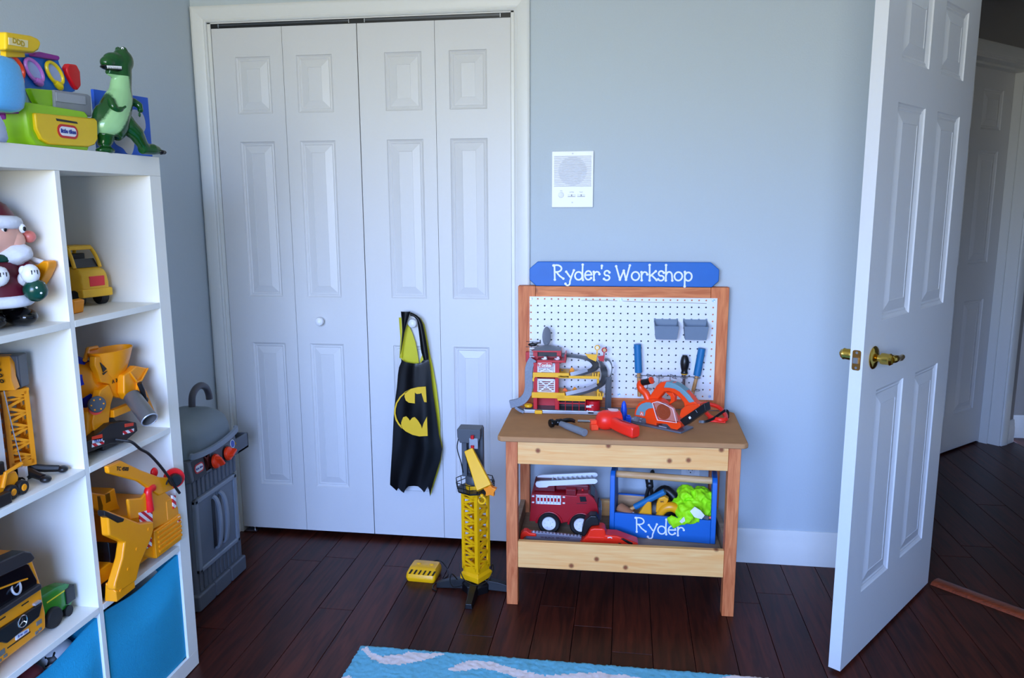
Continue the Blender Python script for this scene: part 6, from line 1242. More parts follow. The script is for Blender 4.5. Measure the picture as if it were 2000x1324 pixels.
mxr.pr('bumper', MX_BUMP, .300, .325, M_bt, bev=.003); mxr.bx('cross_beam', (.295,-1.168,.83), (.312,-1.10,.85), M_ty); mxr.bx('axle_box', (.24,-1.215,.756), (.31,-1.135,.80), M_bt, bev=.006)
for nm, P, m in (('rear_light',MX_L1,mat('light_red',(235,60,25),.3)),('rear_light',MX_L2,mat('light_red',(0,0,0))),('number_plate',MX_N1,M_lw),('hazard_plate',MX_S1,M_rw),('hazard_plate',MX_S2,M_rw)): mxr.pr(nm, P, .325, .3262, m, bev=0)
text_obj('TRUCK', 'lettering', M_lb, mxr.t, .0085, face(mxr.p(.3268,-1.2568,.7975),(0,1,-.14),(0,.14,1)), .0003)
for x, y in ((.245,-1.285),(.245,-1.145),(.06,-1.285),(.06,-1.13)): mxr.wheel(x, y, .036, .034, M_ty)
# --- mobile crane truck
crn = SH('toy_mobile_crane', 'orange yellow toy mobile crane with a red hose reel and striped panels', 'toy crane', (.2,-1.12,zs[2]))
crn.bx('carrier', (.03,-1.21,.425), (.335,-1.0,.475), M_ty, bev=.004); crn.pr('rear_bumper', CR_REAR, .3447, .357, M_ty, bev=.003)
(ya, za), (yb_, zb_), (yc_, zc_), (yd_, zd_) = CR_REAR
for k in range(5):
    f = .12+k*.17; mb = MB(); p0 = crn.p(.3575, ya+.014, za+(zd_-za)*f), ; p1 = crn.p(.3575, yb_-.006, zb_+(zc_-zb_)*f)
    mb.ribbon([p0[0],p1], (0,0,1), .0072, .007); mb.obj('slat', M_ty, crn.t, bev=.001)
crn.pr('side_skirt', CR_SIDE, .318, .348, M_ty, bev=.003); crn.bx('slew_body', (.10,-1.155,.477), (.3446,-1.0,.56), M_ty, bev=.006); crn.pr('upper_body', CR_UP, .3447, .354, M_ty, bev=.005, seg=3)
bm = crn.pr('boom', CR_BOOM, .3447, .358, M_ty, bev=.004); 
text_obj('TC 4500', 'lettering', M_bt, bm, .0135, face(crn.p(.3585,CR_BOOM[0][0]+.052,CR_BOOM[0][1]-.024),(0,1,-.38),(0,.38,1)), .0004, bold=.0003)
cbx = crn.pr('cab', CR_CAB, .20, .292, M_ty, bev=.004); crn.pr('window', CR_W1, .288, .2932, mat('window_amber',(120,78,12),.2), cbx, bev=.001); crn.pr('window', CR_W2, .288, .2932, mat('window_amber',(0,0,0)), cbx, bev=.001)
rp = CR_PTS
c_ = crn.p(.352,rp[0][0]-.002,rp[0][1]-.004); mb = MB(); mb.lathe([(.0001,-.010),(.026,-.010),(.028,-.007),(.028,.003),(.026,.006),(.0001,.006)], c_+Vector((.006,.008,.0)), Vector((.75,-.66,0)), 26); rr2 = mb.obj('reel', mat('reel_red',(240,18,24),.36), crn.t)
mb = MB(); mb.lathe([(.0001,.004),(.0155,.004),(.0175,.007),(.0175,.020),(.014,.024),(.0001,.0245)], c_+Vector((.006,.004,.0)), Vector((.75,-.66,0)), 22); mb.obj('reel_hub', M_bt, rr2)
mb = MB(); mb.tube(spline([crn.p(.358,rp[1][0]-.016,rp[1][1]-.010),crn.p(.362,rp[1][0]-.006,rp[1][1]+.002),crn.p(.363,rp[1][0]+.012,rp[1][1]+.0)],4), .0025, 6); mb.obj('reel_bracket', M_bt, rr2)
a, b = crn.p(.354,rp[2][0]+.009,rp[2][1]-.035), crn.p(.354,rp[2][0]+.010,rp[2][1]+.012)
mb = MB(); mb.lathe([(.0001,0),(.0115,0),(.0125,.003),(.0105,.03),(.0001,.03)], a, b-a, 18); mb.tube(spline([a+(b-a)*.6,b+Vector((0,.0,.006)),b+Vector((0,.010,.012)),b+Vector((0,.022,.010))],5), [.0105]*16, 12); mb.obj('exhaust', mat('reel_red',(0,0,0)), crn.t)
mb = MB(); d0 = crn.p(.340,rp[5][0],rp[5][1]-.012); mb.ell(d0,(.008,.013,.014)); mb.obj('pulley', mat('reel_red',(0,0,0)), bm)
for P in (CR_S1,CR_S2,CR_S3,CR_S4): crn.pr('hazard_plate', P, .353, .3582 if P is not CR_S1 else .3552, M_rw, bev=0)
crn.bx('hatch', (.353,-1.045,.505), (.3556,-1.0,.56), M_ty, bev=.0015)
for x, y in ((.30,-1.195),(.22,-1.195),(.08,-1.195),(.29,-1.03),(.08,-1.03)): crn.wheel(x, y, .034, .03, M_ty)
# --- excavator boom in front of the crane
exc = SH('toy_excavator', 'yellow and black toy excavator with bent boom in front of the mobile crane', 'toy excavator', (.32,-1.24,zs[2]))
EXA = [(p[0],max(p[1],zs[2]+.004)) for p in EX_ARM]
exc.pr('boom', EXA, .351, .374, M_ty, bev=.005, seg=3); exc.pr('ram', EX_BLK1, .356, .3765, M_bt, bev=.003); exc.pr('ram', EX_BLK2, .353, .372, M_bt, bev=.003); exc.pr('cab', EX_DARK, .30, .335, mat('cab_black',(18,18,22),.2), bev=.003)
exc.bx('track', (.255,-1.314,zs[2]), (.335,-1.225,.445), M_bt, bev=.012); exc.bx('body', (.262,-1.3145,.445), (.335,-1.232,.485), M_ty, bev=.004)
mb = MB(); mb.loft([[exc.p(x,-1.305,z) for x, z in ((.338,.4018),(.372,.4018),(.372,.43),(.345,.452))],[exc.p(x,-1.23,z) for x, z in ((.338,.4018),(.372,.4018),(.372,.425),(.345,.44))]]); mb.obj('bucket', M_ty, exc.t, bev=.003)
for y, z in ((-1.215,.50),(-1.16,.53),(-1.255,.465),(-1.29,.425)): mb = MB(); mb.cyl(exc.p(.373,y,z), exc.p(.3755,y,z), .004, n=12); mb.obj('pin', M_ty, exc.t)
# --- hose hanging from the mixer down to the reel
hs_ = thing('rubber_hose', 'thin black hose arching from under the mixer truck down to the crane reel', 'hose', (.352,-1.167,.767))
mb = MB(); P = [Vector((.318,-1.19,.781)),Vector((.338,-1.178,.7745))]+[Vector((.354+.010*math.sin(PI*i/6),p[0],p[1])) for i, p in enumerate(HOSE)]; P[-1].x = .376; P[-2].x = .374; P[-3].x = .37
mb.tube([p-Vector((.352,-1.167,.767)) for p in spline(P,5)], .0038, 8); mb.obj('hose_tube', M_bt, hs_)
# --- santa figurine (generic) and scoop behind it
sn = thing('santa_figurine', 'glossy santa figurine with red hat and white trim at the left picture edge', 'figurine', (.25,-1.425,zs[0]), math.radians(-20))
M_skin = mat('peach_skin', (236,176,154), .38, var=.03); M_maroon = mat('maroon_coat', (96,14,38), .4, var=.05); M_fur = mat('white_fur', (232,234,242), .75, var=.08, scale=120, bump=.5); M_green = mat('dark_green', (10,66,52), .25)
gl_b = mat('gloss_black', (8,8,10), .12)
mb = MB(); mb.ell((0,0,.195), (.052,.055,.046), None, 24, 16); mb.ell((.012,.03,.186), (.035,.03,.026)); hd3 = mb.obj('head', M_skin, sn, ang=80)
mb = MB(); mb.ell((.022,.068,.193), .0135); mb.obj('nose', mat('nose_pink',(222,120,110),.35), hd3)
for s_ in (-1,1): mb = MB(); mb.ell((.045+.0*s_,.022+.020*s_,.212), (.006,.007,.010)); ey = mb.obj('eye', M_white, hd3); mb = MB(); mb.ell((.051,.023+.020*s_,.211), (.002,.0035,.005)); mb.obj('pupil', gl_b, ey)
mb = MB(); lump(mb, (.012,.030,.158), (.046,.040,.026), .12, 2.2, 4.4, 24, 14); mb.obj('beard', M_fur, sn, ang=180)
mb = MB(); mb.torus((0,0,.226), .047, .0145, (.0,.05,1), 28, 10); mb.obj('hat_trim', M_fur, sn, ang=80)
mb = MB(); mb.lathe([(.048,.228),(.046,.243),(.034,.262),(.016,.274),(.0001,.277)], n=24); mb.tube(spline([(0,0,.268),(-.03,-.03,.27),(-.05,-.05,.25)],4), [.018,.017,.016,.015,.014,.012,.011,.01,.008], 10); mb.obj('hat', M_maroon, sn, ang=80)
mb = MB(); mb.lathe([(.0001,.05),(.062,.052),(.060,.075),(.055,.105),(.044,.135),(.03,.155),(.0001,.158)], n=28); mb.obj('coat', M_maroon, sn, ang=80)
mb = MB(); mb.torus((0,0,.058), .056, .0135, (0,0,1), 30, 10); mb.obj('coat_trim', M_fur, sn, ang=80)
mb = MB(); mb.torus((0,0,.150), .036, .010, (0,0,1), 24, 8); mb.obj('scarf', M_green, sn, ang=80)
for s_ in (-1,1):
    mb = MB(); mb.tube(spline([(.012,.042*s_,.138),(.042,.050*s_,.116),(.060,.034*s_,.106)],4), [.017]*9, 12); am = mb.obj('arm', M_maroon, sn, ang=80)
    mb = MB(); mb.torus((.060,.035*s_,.107), .014, .008, (.8,-.1*s_,-.5), 18, 8); mb.obj('cuff', M_fur, am, ang=80)
    mb = MB(); mb.ell((.073,.032*s_,.116), (.017,.019,.021)); mb.ell((.068,.020*s_,.123), (.008,.008,.011)); hd5 = mb.obj('mitten', M_white, am, ang=80)
    for k in range(3): mb = MB(); mb.box((.0885,.032*s_+(k-1)*.006,.120), (.002,.0015,.009)); mb.obj('stitch', gl_b, hd5)
    mb = MB(); mb.ell((.018,.033*s_,.0205), (.045,.029,.0198), None, 20, 12); mb.cyl((0,.03*s_,.02),(0,.03*s_,.052),.025,.027,18); mb.obj('boot', gl_b, sn, ang=80)
mb = MB(); lump(mb, (.072,.040,.080), (.022,.024,.024), .08, 2, 7.1, 20, 14); sk = mb.obj('sack', M_green, sn, ang=80)
for p in ((.089,.046,.087),(.093,.039,.075),(.086,.055,.081),(.084,.052,.093),(.091,.032,.087)): mb = MB(); mb.ell(p, .0025); mb.obj('snow_dot', M_white, sk)
# scoop toy
sco = SH('toy_front_loader', 'orange yellow toy loader scoop with striped patch behind the santa figurine', 'toy loader', (.2,-1.37,zs[0]))
xz = lambda P: [(p[0]-.2, max(p[1]-zs[0],.0005)) for p in P]
mb = MB(); mb.prism(xz(B1_SCOOP), 'y', .002, .030); sx_ = mb.obj('scoop', M_ty, sco.t, bev=.004)
mb = MB(); mb.prism(xz(B1_PATCH), 'y', .0005, .003); mb.obj('hazard_plate', stripes('hazard_red_white_x', (215,20,40), (245,240,240), 62, (.72,0,-.72), .4), sx_)
mb = MB(); a, b = B1_PTS[0], B1_PTS[1]; mb.cyl(sco.p(a[0]-.03,-1.356,a[1]+.010), sco.p(b[0]+.004,-1.356,b[1]), .0055, n=14); mb.obj('ram', M_lw, sco.t)
sco.bx('body', (-.02,-1.40,1.12), (.12,-1.345,1.20), M_ty, bev=.005); mb = MB(); mb.tube([sco.p(.10,-1.36,1.17),sco.p(.17,-1.36,1.19),sco.p(.20,-1.356,1.175)], .009, 8); mb.obj('arm', M_ty, sco.t)
for x in (.02,.09): sco.wheel(x,-1.405,.024,.02,M_ty)
ball('small white ball beside the black boots of the santa figurine', (B1_PTS[2][0],-1.352,zs[0]+.0165), .0165, [], 'small_ball')
# --- second tower crane
B2 = B2_PTS
tc2 = thing('toy_crane_tower', 'orange yellow toy crane tower with black feet in the cube below the santa', 'toy crane', (.235,-1.404,zs[1]), math.radians(-30))
R30 = rotm(0,0,math.radians(-30)); tw = lambda x, y, z: R30.transposed() @ (Vector((x,y,z))-Vector((.235,-1.392,zs[1])))
lattice(tc2, .05, .035, .205, M_ty, 5, .008)
for a_, z0, z1 in ((.028,.203,.209),(.027,.030,.037)): mb = MB(); mb.b2((-a_,-a_,z0),(a_,a_,z1)); mb.obj('plate', M_ty, tc2)
mb = MB(); mb.lathe([(.03,.0),(.03,.02),(.02,.03)], n=12); mb.obj('hub', M_bt, tc2)
for a in (15,62,170,230):
    t = math.radians(a); R = rotm(0,0,t); mb = MB(); mb.tube([R @ Vector(p) for p in ((.015,0,.022),(.05,0,.014),(.078,0,.010))], [.010,.009,.008], 8); mb.ell(R @ Vector((.085,0,.008)), (.013,.012,.008)); mb.obj('foot', M_bt, tc2)
RH = rotm(0,0,.80).to_4x4()
mb = MB(); mb.M = RH; mb.b2((-.03,-.014,.21),(.03,.028,.285)); mb.obj('motor_box', M_dg, tc2, bev=.004)
mb = MB(); mb.M = RH; mb.loft([[(-.016,-.02,.283),(.016,-.02,.283),(.012,.0,.286),(-.012,.0,.286)],[(-.024,-.036,.262),(.024,-.036,.262),(.022,-.012,.27),(-.022,-.012,.27)],[(-.021,-.042,.235),(.025,-.042,.235),(.025,-.018,.24),(-.021,-.018,.24)],[(-.030,-.05,.214),(.034,-.05,.214),(.034,-.026,.216),(-.03,-.026,.216)]]); jb = mb.obj('jib', M_ty, tc2, bev=.002)
for k in range(4): mb = MB(); mb.M = RH; mb.torus((.0+.003*k,-.041-.003*k,.272-.012*k), .0035, .0012, (0,1,.3), 12, 6); mb.obj('chain_link', M_bt, jb)
mb = MB(); mb.M = RH; mb.tube([(.012,-.052,.215),(.018,-.045,.12),(.024,-.036,.035)], .0012, 6); mb.obj('line', M_sil, tc2)
mb = MB(); mb.M = RH; mb.b2((.016,-.041,.014),(.032,-.031,.036)); mb.tube(spline([(.024,-.036,.014),(.030,-.036,.008),(.026,-.036,.003),(.018,-.036,.006)],4), .0025, 6); mb.obj('hook', M_lw, tc2)
# --- skid loader
sk2 = SH('toy_skid_loader', 'tiny yellow and black toy skid loader in front of the crane tower', 'toy loader', (.29,-1.53,zs[1]))
mb = MB(); mb.prism(sk2.yz([(-1.568,.772),(-1.502,.768),(-1.494,.79),(-1.500,.805),(-1.53,.808),(-1.568,.812)]), 'x', -.018, .022); sk2b = mb.obj('body', M_ty, sk2.t, bev=.003)
sk2.bx('cage', (.272,-1.565,.80), (.308,-1.522,.835), M_bt, bev=.004)
mb = MB(); mb.tube([sk2.p(.318,-1.49,.818),sk2.p(.318,-1.535,.812),sk2.p(.320,-1.55,.785)], .0045, 8); mb.obj('lift_arm', M_ty, sk2.t)
for y, rr3 in ((-1.527,.0155),(-1.498,.0155)):
    for x, sg_ in ((.318,1),(.26,-1)):
        mb = MB(); c_ = sk2.p(x,y,zs[1]+rr3); mb.lathe([(.0001,-.007),(rr3*.9,-.007),(rr3,-.004),(rr3,.004),(rr3*.9,.007),(.0001,.007)], c_, (1,0,0), 20); wl = mb.obj('wheel', M_tyre, sk2.t, ang=40)
        mb = MB(); mb.lathe([(rr3*.5,.0072*sg_),(rr3*.35,.009*sg_),(.0001,.0085*sg_)], c_, (1,0,0), 14); mb.obj('hubcap', M_ty, wl)
sk2.bx('bucket', (.318,-1.605,zs[1]), (.336,-1.545,.778), M_bt, bev=.003)
bk2 = SH('red_book', 'dark red book standing upright left of the crane tower', 'book', (.20,-1.475,zs[1]))
bk2.bx('cover', (.10,-1.512,zs[1]), (.27,-1.4785,.965), mat('book_maroon',(128,14,44),.5,var=.05), bev=.002); bk2.bx('pages', (.105,-1.509,.7545), (.2735,-1.4815,.962), mat('paper',(222,220,222),.8), bev=0)
# --- orange truck cab
trk = SH('toy_dump_truck', 'orange toy truck with black grille and round star badge in the lower left cube', 'toy truck', (.2,-1.57,zs[2]))
TF = [(max(p[0],-1.658),p[1]) for p in TK_FRONT]; TF[0] = (-1.655,.650); TF[1] = (-1.523,.6335); TF[-1] = (-1.655,.4175)
TF = [(p[0],max(p[1],.4165)) for p in TF]
cab = trk.pr('cab', TF, .18, .318, M_ty, bev=.008, seg=3)
Lf = lambda P, e=-1.657: [(max(p[0],e),p[1]) for p in P]
shd = trk.pr('sun_visor', [(-1.655,.618),(-1.655,.650),(-1.527,.6365),(-1.508,.6255),(-1.498,.607),(-1.510,.6025)], .30, .334, mat('visor_black',(44,42,44),.4), bev=.004)
wn = trk.pr('windscreen', [(-1.655,.536),(-1.655,.612),(-1.512,.600),(-1.504,.594),(-1.4865,.549),(-1.488,.537)], .312, .3205, mat('screen_black',(14,15,20),.08), bev=.002)
mb = MB(); mb.b2(trk.p(.318,-1.655,.528), trk.p(.331,-1.487,.5415)); mb.obj('cowl', mat('visor_black',(0,0,0)), cab, bev=.003)
mb = MB(); mb.torus(trk.p(.3225,-1.548,.5635), .017, .0025, (.8,0,.6), 20, 6, .010); mb.obj('steering_wheel', M_sil, wn)
mb = MB(); mb.tube([trk.p(.322,-1.60,.583),trk.p(.322,-1.54,.572),trk.p(.322,-1.515,.566)], .002, 6); mb.obj('wiper', M_ty, wn)
gr3 = trk.pr('grille', [(-1.655,.4985),(-1.481,.494),(-1.496,.466),(-1.589,.4575),(-1.602,.468),(-1.655,.488)], .314, .3245, mat('grille_black',(20,19,20),.35), bev=.003)
for y in (-1.59,-1.525): mb = MB(); mb.b2(trk.p(.3175,y-.010,.512), trk.p(.3192,y+.010,.5145)); mb.obj('vent_slot', M_bt, cab)
bc = trk.p(.3262,-1.546,.4835); mb = MB(); mb.torus(bc, .0125, .0017, (1,0,0), 26, 8)
for a in (90,210,330): t = math.radians(a); mb.loft([[bc+Vector((.0005,.0018*math.cos(t+PI/2),.0018*math.sin(t+PI/2))), bc+Vector((.002,0,0)), bc+Vector((.0005,-.0018*math.cos(t+PI/2),-.0018*math.sin(t+PI/2))), bc-Vector((.001,0,0))],[bc+Vector((0,.0122*math.cos(t)+.0004,.0122*math.sin(t))), bc+Vector((.0006,.0122*math.cos(t),.0122*math.sin(t))), bc+Vector((0,.0122*math.cos(t)-.0004,.0122*math.sin(t))), bc+Vector((-.0006,.0122*math.cos(t),.0122*math.sin(t)))]])
mb.obj('star_badge', mat('chrome',(225,228,232),.12,1), gr3)
pl3 = trk.pr('number_plate', TK_PLATE, .316, .3205, M_lw, cab, bev=.0006); text_obj('B·W 100', 'lettering', M_lb, pl3, .0075, face(trk.p(.3209,-1.5435,.4524),(0,1,-.08),(0,.08,1)), .0002)
for y, z, w_, h_ in ((-1.493,.451,.016,.010),(-1.503,.432,.009,.007),(-1.492,.434,.009,.007),(-1.605,.443,.026,.012),(-1.608,.429,.010,.006),(-1.592,.431,.010,.006)): mb = MB(); mb.b2(trk.p(.3165,y-w_/2,z-h_/2), trk.p(.3196,y+w_/2,z+h_/2)); mb.obj('lamp', mat('lamp_grey',(120,116,108),.25), cab, bev=.001)
mb = MB(); mb.b2(trk.p(.3165,-1.585,.4425), trk.p(.3188,-1.52,.445)); mb.obj('vent_slot', M_bt, cab)
mb = MB(); mb.b2(trk.p(.3165,-1.505,.497), trk.p(.3252,-1.487,.502)); mb.obj('step_mark', M_sil, gr3)
trk.bx('dump_bed', (-.02,-1.655,.46), (.165,-1.50,.62), M_ty, bev=.006); trk.bx('chassis', (-.02,-1.63,.425), (.2,-1.52,.455), M_bt)
for x, y in ((.25,-1.515),(.05,-1.515),(.25,-1.657),(.05,-1.657)): trk.wheel(x, y, .026, .024, M_bt)
# --- green tractor
trc = SH('toy_tractor', 'small green toy tractor with black grille behind the orange truck', 'toy tractor', (.27,-1.40,zs[2]))
mb = MB(); rings = []
for y, w_, z0_, z1_ in ((-1.455,.022,.432,.487),(-1.40,.022,.424,.484),(-1.368,.020,.42,.478),(-1.352,.016,.424,.468)): rings.append([trc.p(.275+s_*w_*k,y,z) for s_, k, z in ((-1,1,z0_),(1,1,z0_),(1,1,z1_-.010),(1,.75,z1_),(-1,.75,z1_),(-1,1,z1_-.010))])
mb.loft(rings); hd6 = mb.obj('hood', mat('tractor_green',(14,128,24),.25), trc.t, bev=.002)
mb = MB(); mb.b2(trc.p(.2745,-1.380,.430), trc.p(.2985,-1.3495,.468)); mb.obj('grille', M_bt, hd6, bev=.002)
mb = MB(); mb.b2(trc.p(.2965,-1.44,.466), trc.p(.2976,-1.382,.469)); mb.obj('trim_stripe', mat('stripe_yellow',(240,220,30),.4), hd6)
for x, y, r in ((.300,-1.430,.0245),(.245,-1.430,.0245)): mb = MB(); mb.lathe([(.0001,-.008),(r*.9,-.008),(r,-.004),(r,.004),(r*.9,.008),(.0001,.008)], trc.p(x,y,zs[2]+r), (1,0,0), 22); mb.obj('wheel', M_tyre, trc.t, ang=40)
for x in (.255,.295): mb = MB(); mb.lathe([(.0001,-.006),(.013,-.006),(.013,.006),(.0001,.006)], trc.p(x,-1.378,zs[2]+.013), (1,0,0), 18); mb.obj('wheel', M_tyre, trc.t, ang=40)
# ================================================================ toys on top of the bookcase
ZB = 1.4903
M_lime = mat('lime_plastic', (150,205,16), .36, var=.04); M_dy = mat('desk_yellow', (240,196,16), .36, var=.03); M_dbl = mat('desk_blue', (22,118,220), .36, var=.03); M_pur = mat('purple_plastic', (150,40,150), .38); M_lil = mat('lilac_plastic', (176,190,232), .4, var=.04); M_gr = mat('tray_grey', (148,150,158), .45, var=.03)
dk = SH('toy_learning_desk', 'colourful toy activity desk with a yellow drawer on the bookcase', 'toy desk', (.26,-1.28,ZB))
mb = MB(); rings = []
for x, y0_, y1_ in ((.20,-1.375,-1.19),(.215,-1.385,-1.18),(.320,-1.385,-1.18),(.330,-1.378,-1.186)): rings.append([dk.p(x,y,z) for y, z in ((y0_+.014,ZB),(y1_-.012,ZB),(y1_,ZB+.02),(y1_,1.572),(y1_-.01,1.580),(y0_+.01,1.580),(y0_,1.572),(y0_,ZB+.02))])
mb.loft(rings); bs = mb.obj('base', M_lime, dk.t, bev=.004, seg=3)
dwr = dk.pr('drawer', DK_DRAW, .318, .338, M_dy, bev=.004, seg=3); dk.pr('drawer_slot', DK_SLOT, .336, .3386, M_bt, dwr, bev=0)
ly, lz = DK_LOGO[0]
def flatpill(nm, w_, h_, x0, x1, m, par): mb = MB(); mb.prism([(ly-dk.c.y+a, lz-dk.c.z+b-a*.0) for a, b in rrect(-w_/2,-h_/2,w_/2,h_/2,h_/2-.0004,6)], 'x', x0-dk.c.x, x1-dk.c.x); return mb.obj(nm, m, par)
flatpill('logo_rim', .066, .030, .336, .3392, M_lr, dwr); flatpill('logo_field', .054, .020, .337, .3398, M_lw, dwr)
text_obj('little tikes', 'lettering', M_lb, dwr, .0125, face(dk.p(.3403,ly,lz),(0,1,0),(0,0,1)), .0002, bold=.0005)
dk.pr('back_panel', DK_PANEL, .235, .252, M_dbl, bev=.004, seg=3); sgn = dk.pr('top_sign', DK_SIGN, .255, .284, M_dy, bev=.006, seg=3); dk.pr('sign_stem', DK_STEM, .252, .266, M_dy); lbl = dk.pr('sign_label', DK_LABEL, .283, .2852, mat('label_cream',(236,220,170),.4), sgn, bev=0)
text_obj('DDD', 'lettering', mat('mustard',(186,156,28),.4), lbl, .0155, face(dk.p(.2854,sum(p[0] for p in DK_LABEL)/4,sum(p[1] for p in DK_LABEL)/4),(0,1,-.08),(0,.08,1)), .0004, bold=.0006)
dk.pr('top_pocket', DK_PURP, .232, .266, M_pur, bev=.003); dk.pr('paddle', DK_PADD, .245, .262, mat('paddle_red',(222,14,26),.36), bev=.005, seg=3)
dk.pr('tray', DK_GREY, .300, .312, M_gr, bev=.003); dk.pr('tray_recess', DK_GREY2, .311, .314, mat('tray_grey_light',(168,170,178),.4), bev=.001); dk.pr('flap', DK_LIME, .292, .306, M_lime, bev=.003); dk.pr('ledge', DK_LEDGE, .300, .3215, M_lime, bev=.004)
dk.pr('purple_foot', DK_PUR2, .262, .284, M_pur, bev=.004); dk.pr('slide', DK_PILL, .256, .290, M_lil, bev=.003); dk.bx('rear_support', (.215,-1.36,1.57), (.24,-1.21,1.62), M_dbl)
for (cy_, cz_), (ty_, tz_), m in ((DK_RINGS[0],DK_RINGS[3],mat('ring_orange',(240,70,20),.36)),(DK_RINGS[1],DK_RINGS[4],mat('ring_pink',(204,120,205),.36)),(DK_RINGS[2],DK_RINGS[5],mat('ring_yellow',(246,214,20),.36))):
    c_ = dk.p(.258,cy_,cz_); n = 28; pts = []
    for i in range(n):
        t = 2*PI*i/n; a, b = .029*math.cos(t), .0185*math.sin(t); s_ = math.radians(-38); pts.append(c_+Vector((0,a*math.cos(s_)-b*math.sin(s_),a*math.sin(s_)+b*math.cos(s_))))
    mb = MB(); mb.tube(pts, .0042, 8, True); rg = mb.obj('ring', m, dk.t)
    mb = MB(); mb.prism([(p.y,p.z) for p in pts], 'x', c_.x-.004, c_.x-.001); mb.obj('mirror', M_lil, rg)
    e_ = dk.p(.258,ty_,tz_); mb = MB(); mb.tube([pts[22]*.5+pts[24]*.5,(e_+pts[23])/2,e_], [.006,.009,.0085], 10); mb.ell(e_,(.005,.010,.008)); mb.obj('lever', m, rg)
mb = MB(); rings = []
for f, k in ((0,.45),(.03,.72),(.1,.9),(.3,1),(.6,.98),(.85,.86),(.95,.7),(1,.4)):
    z = 1.552+.110*f; rings.append([dk.p(.326+.034*k*math.copysign(abs(math.cos(2*PI*i/24))**.7,math.cos(2*PI*i/24)), -1.452+.056*k*math.copysign(abs(math.sin(2*PI*i/24))**.7,math.sin(2*PI*i/24))+.006*f, z) for i in range(24)])
mb.loft(rings); mb.obj('side_bucket', mat('glitter_blue',(96,180,236),.15,var=.12,scale=300), dk.t, ang=80)
dk.bx('bucket_arm', (.27,-1.43,1.555), (.315,-1.37,1.575), M_pur)
clo = SH('white_cloth', 'crumpled pale cloth at the left picture edge on top of the bookcase', 'cloth', (.322,-1.505,ZB))
mb = MB(); lump(mb, (.01,-.01,.018), (.028,.058,.052), .16, 2.0, 11.3, 28, 18); mb.obj('fold', mat('pale_cloth',(205,215,240),.8,var=.08,scale=80), clo.t, ang=180)
# spotted board behind the dinosaur
sb2 = thing('spotted_board', 'blue board with pale rounded spots standing behind the green dinosaur', 'board', (.318,-.93,ZB), PI/2-.2)
xr = min(BOX[1][0], .012); hz_ = BOX[1][1]; BX = [(BOX[0][0],BOX[0][1]),(xr,hz_),(xr,0),(BOX[0][0],0)]
mb = MB(); mb.prism(BX, 'y', 0, .009); bd2 = mb.obj('panel', mat('board_blue',(40,96,205),.45,var=.04), sb2, bev=.0008)
M_spot = mat('spot_grey', (196,196,198), .5); xl = BOX[0][0]
for P in (BOXS, BOXS2, [(xl+.02,.11),(xl+.04,.13),(xl+.06,.11),(xl+.05,.085),(xl+.025,.09)]):
    pts = [(min(p.x,xr),max(p.y,.0005)) for p in spline([(p[0],p[1],0) for p in P],4,True)]; mb = MB(); mb.prism(pts, 'y', -.0007, .0005); mb.obj('spot', M_spot, bd2)
# --- green dinosaur (plain toy tyrannosaur)
dn = thing('toy_dinosaur', 'glossy green toy tyrannosaur with pale belly standing on the bookcase corner', 'toy dinosaur', (.350,-1.03,ZB), PI/2-.2)
def dino_mat():
    m = mat('dino_skin', (20,74,28), .18, var=.12, scale=140); nt_ = m.node_tree; n = nt_.nodes; l = nt_.links; b = n['Principled BSDF']
    src = b.inputs['Base Color'].links[0].from_socket; t = n.new('ShaderNodeTexCoord'); s_ = n.new('ShaderNodeSeparateXYZ'); l.new(t.outputs['Object'], s_.inputs[0])
    def mth(op, a, b_=None):
        k = n.new('ShaderNodeMath'); k.operation = op
        for i, v in enumerate((a,b_)):
            if v is None: continue
            if isinstance(v, (int,float)): k.inputs[i].default_value = v
            else: l.new(v, k.inputs[i])
        return k.outputs[0]
    X_, Y_, Z_ = s_.outputs
    cxp = mth('MINIMUM', mth('ADD', mth('MULTIPLY', Z_, .75), -.150), -.058)         # belly centre line leans with height
    d1 = mth('DIVIDE', mth('SUBTRACT', X_, cxp), .026); d2 = mth('POWER', mth('ABSOLUTE', d1), 2)
    nz = n.new('ShaderNodeTexNoise'); nz.inputs['Scale'].default_value = 260; l.new(t.outputs['Object'], nz.inputs['Vector'])
    mk = mth('SUBTRACT', mth('ADD', 1.0, mth('MULTIPLY', nz.outputs['Fac'], .5)), d2)
    zok = mth('MULTIPLY', mth('LESS_THAN', Z_, .188), mth('LESS_THAN', Y_, .012))
    mk = mth('MULTIPLY', mth('MINIMUM', mth('MAXIMUM', mth('MULTIPLY', mk, 2.2), 0.0), 1.0), zok)
    mx_ = n.new('ShaderNodeMixRGB'); l.new(mk, mx_.inputs[0]); l.new(src, mx_.inputs[1]); mx_.inputs[2].default_value = lin((150,196,138)); l.new(mx_.outputs[0], b.inputs['Base Color'])
    return m
M_dino = dino_mat(); M_dleg = mat('dino_green', (18,74,26), .16, var=.1, scale=90)
DV = [Vector((p[0],0,p[1])) for p in DINO]
def blend(nm, mb, m, vox=.0026, par=dn, sm=6):
    o = mb.obj(nm, m, par, ang=180); r = o.modifiers.new('remesh','REMESH'); r.mode = 'VOXEL'; r.voxel_size = vox; r.use_smooth_shade = True
    s_ = o.modifiers.new('smooth','SMOOTH'); s_.iterations = sm; s_.factor = .5
    return o
mb = MB(); e = lambda p, r: mb.ell(p, r, None, 16, 10)
